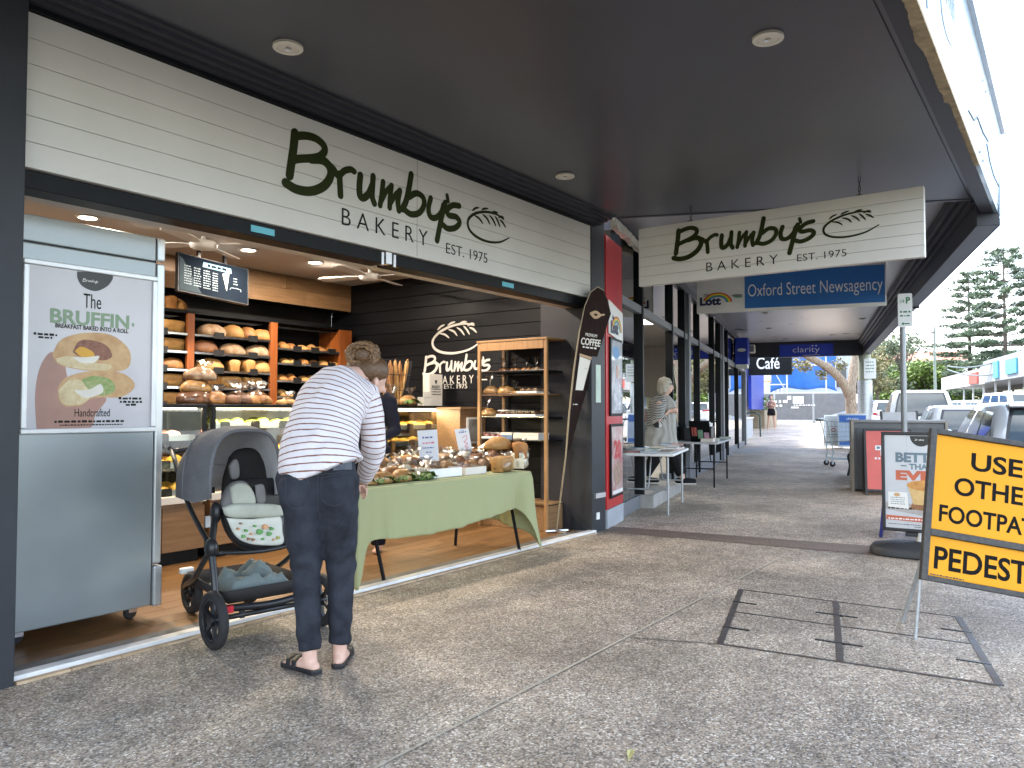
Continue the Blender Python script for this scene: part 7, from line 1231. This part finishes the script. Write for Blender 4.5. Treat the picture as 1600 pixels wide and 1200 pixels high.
# ------------------------------------------------------------------ trees
def bark_m(n, c, c2): return mat(n, c, .85, col2=c2, scale=9, stretch=(3, 3, .7), bump=.5, bscale=20)
bark = bark_m('pale_bark', (.38, .30, .22), (.10, .07, .05)); bark_g = bark_m('grey_bark', (.16, .13, .10), (.07, .06, .05))
def leafm(n, c, c2): m = mat(n, c, .6, col2=c2, scale=.9); return m
leaf_br = leafm('bright_leaf', (.17, .25, .030), (.07, .13, .018)); leaf_pine = leafm('pine_needles', (.11, .16, .085), (.05, .085, .045)); leaf_gum = leafm('gum_leaf', (.13, .16, .075), (.06, .08, .04)); leaf_y = leafm('yellow_leaf', (.24, .20, .07), (.10, .10, .03))
def leaves(mb, c, r, n, size, rnd, elong=1.0):
    for i in range(n):
        d = V((rnd.gauss(0, 1), rnd.gauss(0, 1), rnd.gauss(0, 1))).normalized() * (rnd.random() ** .45); q = V(c) + V((d.x * r[0], d.y * r[1], d.z * r[2])); a = V((rnd.gauss(0, 1), rnd.gauss(0, 1), rnd.gauss(0, .6))).normalized(); b = a.orthogonal().normalized(); b = (b + a.cross(b) * rnd.uniform(-1, 1)).normalized(); s_ = size * rnd.uniform(.6, 1.3); mb.add([q - a * s_ * elong, q + b * s_ * .5, q + a * s_ * elong, q - b * s_ * .5], [(0, 1, 2, 3)])
def bushy(lab, base, h, r, leafmat, seed, n=2600, size=.16, trunk=.25, clear=.35, grp=None, name='street_tree', bk=None):
    rnd = random.Random(seed); t = thing(name, lab, 'tree', tuple(base), 0, grp); tr_ = MB(); mb = MB(); top = h * clear; tr_.tube([(0, 0, -.3), (.05, 0, top * .5), (0, .05, top)], [trunk, trunk * .8, trunk * .65], 10); k_ = 16
    for i in range(k_):
        a = 2 * PI * i / k_ * 2.4; rr_ = r * rnd.uniform(.3, .85); z = h * (clear + (1 - clear) * rnd.uniform(.15, .85)); e_ = V((rr_ * math.cos(a), rr_ * math.sin(a), z)); tr_.tube([(0, .03, top * .9), lerp(V((0, 0, top)), e_, .5) + V((0, 0, .1 * h)), e_], [trunk * .4, trunk * .22, trunk * .07], 6); cr_ = r * rnd.uniform(.28, .45); leaves(mb, e_, (cr_, cr_, cr_ * .75), n // k_, size, rnd)
    tr_.build('trunk', bk or bark_g, t, smooth=60); mb.build('crown', leafmat, t); return t
def pt(px, d_, z=None): p_ = DEP(px, 641, d_); s_ = (p_ - P0).dot(D2); return V((p_.x, p_.y, gz(s_) if z is None else z))
for i, (px, d_, h, r) in enumerate(((1405, 96, 7.2, 4.2), (1430, 94, 7.6, 4.5), (1456, 92, 7.2, 4.3), (1484, 90, 6.6, 4.0), (1385, 110, 7.8, 4.6))): bushy(['bright green street tree behind the parking pole', 'second bright green street tree, right of the parking pole', 'bright green street tree left of the telegraph pole base', 'bright green street tree nearest the far shop awning', 'bright green street tree nearest the grey power pole'][i], pt(px, d_, 0), h, r, leaf_br, 40 + i, 3600, .25, .25, .2, 'bright green street trees')
def norfolk(lab, base, h, r, seed):
    rnd = random.Random(seed); t = thing('norfolk_pine', lab, 'tree', tuple(base), 0, 'norfolk pines'); tr_ = MB(); mb = MB(); tr_.tube([(0, 0, -.3), (.1, 0, h * .5), (0, 0, h)], [.34, .2, .04], 10); z = h * .16
    while z < h * .985:
        k_ = (h - z) / h; L_ = r * (.20 + .95 * k_ ** .75) * rnd.uniform(.75, 1.1); nb = 6 if k_ > .25 else 5; a0 = rnd.uniform(0, 3)
        for i in range(nb):
            if rnd.random() < .10: continue
            a = a0 + 2 * PI * i / nb; d = V((math.cos(a), math.sin(a), 0)); pts = [V((0, 0, z)), d * L_ * .5 + V((0, 0, z + .02 * L_)), d * L_ + V((0, 0, z + .10 * L_))]; tr_.tube(pts, [.06 * k_ + .02, .04, .015], 5)
            m_ = max(3, int(L_ / .55))
            for j in range(m_): q = d * (L_ * (.35 + .65 * (j + .5) / m_)); sp_ = .28 + .30 * (1 - abs(j / m_ - .5)); leaves(mb, q + V((0, 0, z + .08 * L_)), (.40 + sp_ * .45, .40 + sp_ * .45, .30), 40, .13, rnd, 1.5)
        z += rnd.uniform(.95, 1.4) * (.6 + .6 * k_)
    tr_.build('trunk', bark_g, t, smooth=60); mb.build('crown', leaf_pine, t)
norfolk('tall norfolk pine at the right, with tiered branches', pt(1573, 82, 0), 19.3, 6.2, 3); norfolk('thinner norfolk pine left of the tall one', pt(1517, 88, 0), 17.6, 4.8, 8)
bushy('sparse feathery gum tree behind the awning corner', pt(1412, 85, 0), 11.0, 3.4, leaf_gum, 77, 1500, .20, .2, .5, name='gum_tree'); bushy('thin grey-green gum tree beyond the grey power pole', pt(1372, 75, 0), 8.5, 3.2, leaf_gum, 78, 2600, .2, .2, .35, name='gum_tree'); bushy('olive gum tree behind the leaning paperbark', pt(1345, 62, 0), 7.0, 3.0, leaf_y, 79, 2600, .16, .2, .35, name='gum_tree')
for i, (px, d_, h, r) in enumerate(((1300, 78, 8, 4.5), (1250, 85, 9, 5), (1540, 100, 9, 5), (1600, 105, 10, 6))): bushy(['dark background tree behind the blue tarpaulin', 'dark background tree behind the building site, left one', 'dark rounded tree behind the far shops, left one', 'dark rounded tree behind the far shops at the edge'][i], pt(px, d_, 0), h, r, leaf_pine if i > 1 else leaf_gum, 90 + i, 2400, .24, .3, .25, 'background trees')
pb_p = pt(1331, 33); pb_t = thing('paperbark_tree', 'leaning pale paperbark tree with one thick slanting limb over the footpath', 'tree', tuple(pb_p)); rnd = random.Random(5)
def q3(px, py, dd): return DEP(px, py, 33 + dd) - pb_p
tr_ = MB(); tr_.tube(crom([V((0, 0, -.2)), q3(1330, 640, 0), q3(1329, 610, 0), q3(1334, 580, .2), q3(1338, 545, .4), q3(1345, 500, .6)], 4), [.26] * 4 + [.23] * 5 + [.2] * 5 + [.16] * 7, 12); tr_.tube(crom([q3(1329, 622, 0), q3(1317, 598, -.2), q3(1298, 578, -.5), q3(1272, 562, -.9), q3(1240, 545, -1.4)], 4), [.20] * 5 + [.18] * 5 + [.15] * 7, 12); tr_.build('trunk', bark, pb_t, smooth=180)
mb = MB()
for px, py, dd, r_ in ((1240, 568, -1, .45), (1225, 572, -1, .35), (1258, 572, -.6, .35), (1285, 585, -.4, .30), (1310, 570, 0, .4), (1345, 565, .4, .45), (1230, 545, -1, .8), (1290, 535, 0, 1.1), (1345, 525, .5, 1.2), (1365, 545, .6, .6)): leaves(mb, q3(px, py, dd), (r_, r_, r_ * .8), 170, .07, rnd)
mb.build('crown', leaf_y, pb_t)
# ------------------------------------------------------------------ poles and wires
pp0 = pt(1352, 24); po = thing('power_pole', 'thick grey-green power pole with a metal band and a white notice', 'pole', tuple(pp0)); MB().tube([(0, 0, 0), (0, 0, 9)], [.20, .15], 18).build('post', mat('pole_timber', (.30, .32, .25), .8, var=.2, scale=6, stretch=(6, 6, .6)), po, smooth=60); MB().tube([(0, 0, .0), (0, 0, 2.05)], [.225, .215], 18).build('metal_band', galv, po, smooth=60)
nb_ = (Vector((0, 0, 0)) - pp0); nb_.z = 0; nb_.normalize(); rtt = Vector((-nb_.y, nb_.x, 0)); Mn_ = FR(nb_ * .24 + rtt * .15, rtt, (0, 0, 1)); MB().prism([(-.17, 2.1), (.17, 2.1), (.17, 2.72), (-.17, 2.72)], 0, .006, Mn_).build('notice', white_p, po); small_print(po, Mn_, [(-.12, .12, 2.6 - i * .1, .03) for i in range(4)], grn, .007)
tp = pt(1462, 78); tg = thing('telegraph_pole', 'slim timber telegraph pole rising above the green street trees', 'pole', tuple(tp)); MB().tube([(0, 0, 0), (0, 0, 9.2)], [.16, .11], 10).build('post', mat('telegraph_timber', (.22, .26, .22), .8), tg, smooth=60); MB().box(-.9, .9, -.05, .05, 8.5, 8.62, Matrix.Rotation(-BEND, 4, 'Z')).build('cross_arm', bark_g, tg); MB().box(-.6, .6, -.05, .05, 7.3, 7.4, Matrix.Rotation(-BEND, 4, 'Z')).build('cross_arm', bark_g, tg)
for x in (-.8, -.3, .3, .8): MB().lathe([(.04, 0), (.06, .06), (.03, .12)], 8, Matrix.Rotation(-BEND, 4, 'Z') @ Matrix.Translation((x, 0, 8.62))).build('insulator', bone, tg)
wire_m = mat('cable_grey', (.12, .15, .16), .6)
def cable(lab, a, b, sag, r_=.02):
    t = thing('overhead_cable', lab, 'cable', tuple(a), 0, 'overhead cables'); MB().tube([lerp(V(a), V(b), i / 16) - V((0, 0, sag * 4 * (i / 16) * (1 - i / 16))) for i in range(17)], r_, 6).build('wire', wire_m, t, W=True)
top_t = tp + V((0, 0, 8.75))
for i, (px, py, d_, sg_) in enumerate(((1760, 115, 22, .6), (1760, 270, 22, .6), (1760, 345, 24, .5), (1760, 375, 24, .4))): cable(['highest overhead cable crossing the sky at right', 'second overhead cable from the top at right', 'third overhead cable from the top at right', 'lowest of the thin cables meeting the telegraph pole'][i], top_t + V((0, 0, -.3 * i)), DEP(px, py, d_), sg_, .018)
for i, (a_, b_, d_) in enumerate((((1480, 572), (1660, 500), .9), ((1480, 577), (1660, 525), 1.1))): cable(['upper thick cable dipping in front of the norfolk pines', 'lower thick cable dipping in front of the norfolk pines'][i], DEP(*a_, 52), DEP(*b_, 40), d_, .045)
cable('cable from the telegraph pole up to the awning corner', top_t, DEP(1380, 420, 40), .3, .02)
# ------------------------------------------------------------------ shops across the road
fb_ = thing('far_shops', 'row of low shops across the road under a long pale awning', 'shops', M=Matrix.Translation(P0) @ Matrix.Rotation(BEND, 4, 'Z')); grey_rf = mat('metal_awning', (.27, .28, .30), .5, var=.15, scale=3)
def fw(nm, x0, x1, t0, t1, z0, z1, m_): return MB().box(x0, x1, -t1, -t0, z0 + .3, z1 + .3).build(nm, m_, fb_)
dark_in = mat('dark_shop_glass', (.03, .035, .04), .15, var=.3)
fw('wall', 34, 66, 15.5, 22, -.4, 4.3, mat('far_wall_render', (.10, .09, .085), .7)); fw('awning', 34, 47.9, 12.4, 15.49, 2.75, 2.95, grey_rf); fw('awning', 48.1, 66, 12.5, 15.49, 2.75, 2.9, grey_rf); fw('awning_fascia', 34, 47.9, 12.2, 12.39, 2.7, 4.05, grey_rf); fw('awning_fascia', 48.1, 66, 12.3, 12.49, 2.65, 3.7, mat('pale_awning', (.40, .395, .39), .5)); fw('roof', 34, 66, 15.2, 22.3, 4.31, 4.6, grey_rf)
for i in range(7): fw('shop_window', 34.5 + i * 3.6, 37.4 + i * 3.6, 15.43, 15.49, .3, 2.4, dark_in); fw('awning_post', 36 + i * 3.6, 36.1 + i * 3.6, 12.6, 12.7, -.3, 2.74, white_p)
for x0, x1, z0, z1, m_, nm in ((39, 41.4, 2.95, 3.75, cyan, 'sign_panel'), (43.4, 44.6, 2.85, 3.85, cyan, 'sign_panel'), (50, 53, 2.75, 3.5, MAT['coral_poster'], 'sign_panel')): fw(nm, x0, x1, 12.1 if x0 < 48 else 12.2, 12.19 if x0 < 48 else 12.29, z0, z1, m_)
for x0, x1, z0, z1, m_, nm in ((35, 39, 1.75, 2.45, blue_m, 'window_sign'), (35.5, 41, 1.3, 1.6, red, 'window_sign'), (43, 46, 1.9, 2.5, mat('amber_sign', (.6, .3, .06), .5), 'window_sign'), (49, 52.5, 1.6, 2.5, white_p, 'window_sign')): fw(nm, x0, x1, 15.3, 15.42, z0, z1, m_)
rr2 = pt(1452, 150, 0); rh = thing('red_roof_house', 'distant white building with a red tiled roof on the rise', 'building', tuple(rr2), BEND - PI / 2); MB().box(-9, 7, 0, 8, -1, 11.0).build('wall', white_p, rh); MB().loft([[V((x, -.6, 11.0)), V((x, 8.6, 11.0)), V((x, 4, 13.0))] for x in (-9.6, 7.6)]).build('roof', mat('terracotta', (.42, .17, .12), .7, var=.2, scale=1), rh)
for i in range(5): MB().box(-8 + i * 3, -6.6 + i * 3, -.06, -.01, 9.0, 10.3).build('window', dark_in, rh)
# ------------------------------------------------------------------ cafe and building site at the end of the footpath
cf = thing('cafe', 'cafe with deep blue wall panels and black sign beyond the awning', 'cafe', M=Matrix.Translation(P0) @ Matrix.Rotation(BEND, 4, 'Z'))
def cfb(nm, s0, s1, t0, t1, z0, z1, m_): return MB().box(s0, s1, -t1, -t0, z0 + gz((s0 + s1) / 2), z1 + gz((s0 + s1) / 2)).build(nm, m_, cf)
cfb('wall', 18.2, 42, -1.2, -.9, -.3, 4.2, mat('cafe_render', (.30, .31, .33), .6)); cfb('blue_panel', 18.6, 22.5, -.45, -.33, 1.55, 3.6, royal); cfb('blue_panel', 24.5, 33, -.42, -.30, 1.0, 3.6, royal); cfb('dark_post', 22.6, 22.8, -.5, -.38, 0, 3.4, black_m); cfb('fascia', 23.8, 24.0, -.35, 1.30, 2.45, 3.3, black_m)
lettering(cf, 'Caf\u00e9', Matrix.Translation((0, 0, gz(23.9))) @ FR((23.79, 0, 0), (0, -1, 0), (0, 0, 1)), .88, .48, white_p, .40, 2.93, bold=.01)
cfb('counter_wall', 18.3, 24, -.8, -.22, -.1, .75, mat('pale_planter', (.42, .44, .47), .6)); cfb('counter_top', 18.2, 24.1, -.85, -.18, .755, .80, white_p)
for i, (s_, w) in enumerate(((19.5, 'near'), (21.2, 'far'))): t = thing('cafe_crate', '%s wooden crate on the cafe counter wall' % w, 'crate', M=Matrix.Translation(S(s_, -.45, .80)) @ Matrix.Rotation(BEND, 4, 'Z')); MB().box(-.35, .35, -.14, .14, 0, .38).build('box', oak, t); MB().box(-.36, .36, -.15, .15, .14, .17).build('band', pine, t)
hg = thing('hedge', 'small clipped green hedge past the cafe', 'hedge', tuple(S(33.0, -.45))); rnd = random.Random(2); mb = MB()
for i in range(900): q = V((rnd.uniform(-1.0, 1.0), rnd.uniform(-.5, .5), rnd.uniform(.85, 1.55))); leaves(mb, q, (.05, .05, .05), 1, .06, rnd)
mb.build('leaf_mass', leaf_br, hg); MB().box(-1, 1, -.5, .5, -.1, .9).build('planter_box', mat('sandstone_block', (.45, .38, .27), .8, col2=(.30, .24, .17), scale=3), hg)
rl = thing('ramp_rail', 'dark curved handrail beside the cafe wall', 'rail', tuple(S(23.2, .12))); MB().tube(crom([(0, 0, 0), (-.05, .0, .5), (.02, .05, .85), (.15, .4, .95), (.3, 1.2, .8)], 5), .03, 8).build('rail', mat('rail_green_black', (.02, .05, .04), .5), rl, smooth=180); MB().tube([(.3, 1.2, .8), (.3, 1.2, .0)], .03, 8).build('post', MAT['rail_green_black'], rl)
SF = 44.0; cloth_g = mat('fence_shadecloth', (.17, .175, .185), .9, var=.15, scale=3)
cfn = thing('site_fence', 'temporary fence with grey shade cloth banner closing the end of the footpath', 'fence', M=Matrix.Translation(S(SF, 0)) @ Matrix.Rotation(BEND - PI / 2, 4, 'Z'))
for i in range(3):
    x0 = -2.6 + i * 2.35
    for x in (x0, x0 + 2.3): MB().tube([(x, 0, .05), (x, 0, 1.95)], .022, 8).build('post', galv, cfn)
    for z in (.15, 1.93): MB().tube([(x0, 0, z), (x0 + 2.3, 0, z)], .018, 8).build('rail', galv, cfn)
    mb = MB()
    for k_ in range(14): mb.tube([(x0 + .08 + k_ * .16, .01, .15), (x0 + .08 + k_ * .16, .01, 1.93)], .004, 4)
    mb.build('wire_mesh', galv, cfn); MB().grid(lambda u, v: V((x0 + .03 + u * 2.24, -.03 + .03 * math.sin(u * 8 + i) * v, .22 + v * 1.66 if i < 2 else .22 + (1.66 * v) * (1 if v > .5 else 1) + (1 - v) * u * .7)), 14, 6).build('shade_cloth', cloth_g, cfn, smooth=180)
for x in (-2.55, -.25, 2.1, 4.4): MB().box(x - .1, x + .1, -.35, .35, 0, .14).build('foot_block', mat('orange_foot', (.60, .17, .03), .6) if x == -.25 else concrete, cfn)
MQ = FR((0, -.10, 0), (1, 0, 0), (0, 0, 1)); small_print(cfn, MQ, [(-.9, .6, 1.30, .20), (-.9, .2, 1.05, .16), (.9, 2.2, 1.12, .08)], white_p, .0, seed=6); flat(cfn, 'notice', MQ, [(.85, 1.25), (1.5, 1.25), (1.5, 1.72), (.85, 1.72)], 0, white_p); flat(cfn, 'notice', MQ, [(.5, 1.5), (.75, 1.5), (.75, 1.75), (.5, 1.75)], 0, white_p); flat(cfn, 'notice', MQ, [(.75, .95), (1.2, .95), (1.2, 1.06), (.75, 1.06)], 0, white_p)
sf = thing('scaffold', 'pale steel scaffold frame behind the site fence', 'scaffold', M=Matrix.Translation(S(47, 0)) @ Matrix.Rotation(BEND - PI / 2, 4, 'Z')); sy = mat('scaffold_tube', (.55, .54, .45), .5, metal=.3)
for x in (-2.2, -.9, .4, 2.9):
    for y in (0, 1.2): MB().tube([(x, y, 0), (x, y, 5.2)], .035, 8).build('standard', sy, sf)
for z in (2.0, 3.9): MB().tube([(-2.4, 0, z), (3.1, 0, z)], .03, 8).build('ledger', sy, sf); MB().tube([(-2.4, 1.2, z), (3.1, 1.2, z)], .03, 8).build('ledger', sy, sf)
MB().tube([(-.9, -.03, 4.4), (.4, -.03, 2.0)], .03, 8).build('brace', sy, sf); MB().tube([(.4, -.05, 2.0), (-.9, -.05, .2)], .03, 8).build('brace', sy, sf); MB().box(-2.6, -.6, .1, .4, 2.75, 2.85).build('plank', mat('orange_plank', (.60, .32, .12), .7), sf); MB().box(-1.2, .3, .1, .4, 2.55, 2.62).build('plank', alu, sf)
tp_m = mat('blue_tarpaulin', (.012, .12, .45), .45, var=.25, scale=1.2, bump=.5, bscale=2); ta = thing('blue_tarpaulin', 'large sagging blue tarpaulin hung over the building site', 'tarpaulin', M=Matrix.Translation(S(49.5, 0)) @ Matrix.Rotation(BEND - PI / 2, 4, 'Z'))
MB().grid(lambda u, v: V((-.8 + u * 4.4, .35 * math.sin(u * 7 + v * 3) * .3, 2.05 + v * 3.6 + .35 * math.sin(u * PI) * (v - 1) * -1 + .15 * math.sin(u * 9) * (1 - v))), 26, 14).build('sheet', tp_m, ta, smooth=180, solid=.01); MB().tube([(-.8, .1, 5.6), (3.6, .1, 5.6)], .04, 8).build('ridge_pole', sy, ta); MB().tube([(3.55, .1, 0), (3.55, .1, 5.6)], .04, 8).build('support', sy, ta); MB().tube([(-.75, .1, 0), (-.75, .1, 5.6)], .04, 8).build('support', sy, ta)
sb = thing('site_building', 'half-built pale building with vertical battens behind the scaffold', 'building', M=Matrix.Translation(S(56, 0)) @ Matrix.Rotation(BEND - PI / 2, 4, 'Z')); MB().box(-6, 5, 1, 7, 0, 6.2).build('wall', mat('site_wall', (.42, .46, .52), .6), sb); MB().box(-6.2, 5.2, .6, 7.2, 6.2, 6.5).build('roof', grey_rf, sb)
for i in range(14): MB().box(-4.5 + i * .32, -4.36 + i * .32, .9, .99, .3, 5.4).build('batten', white_p, sb)
for x in (-1.4, 1.2, 3.4): MB().box(x, x + 1.1, .93, .99, 2.6, 4.4).build('window', dark_in, sb)
bpy.data.scenes.remove(_tmp)
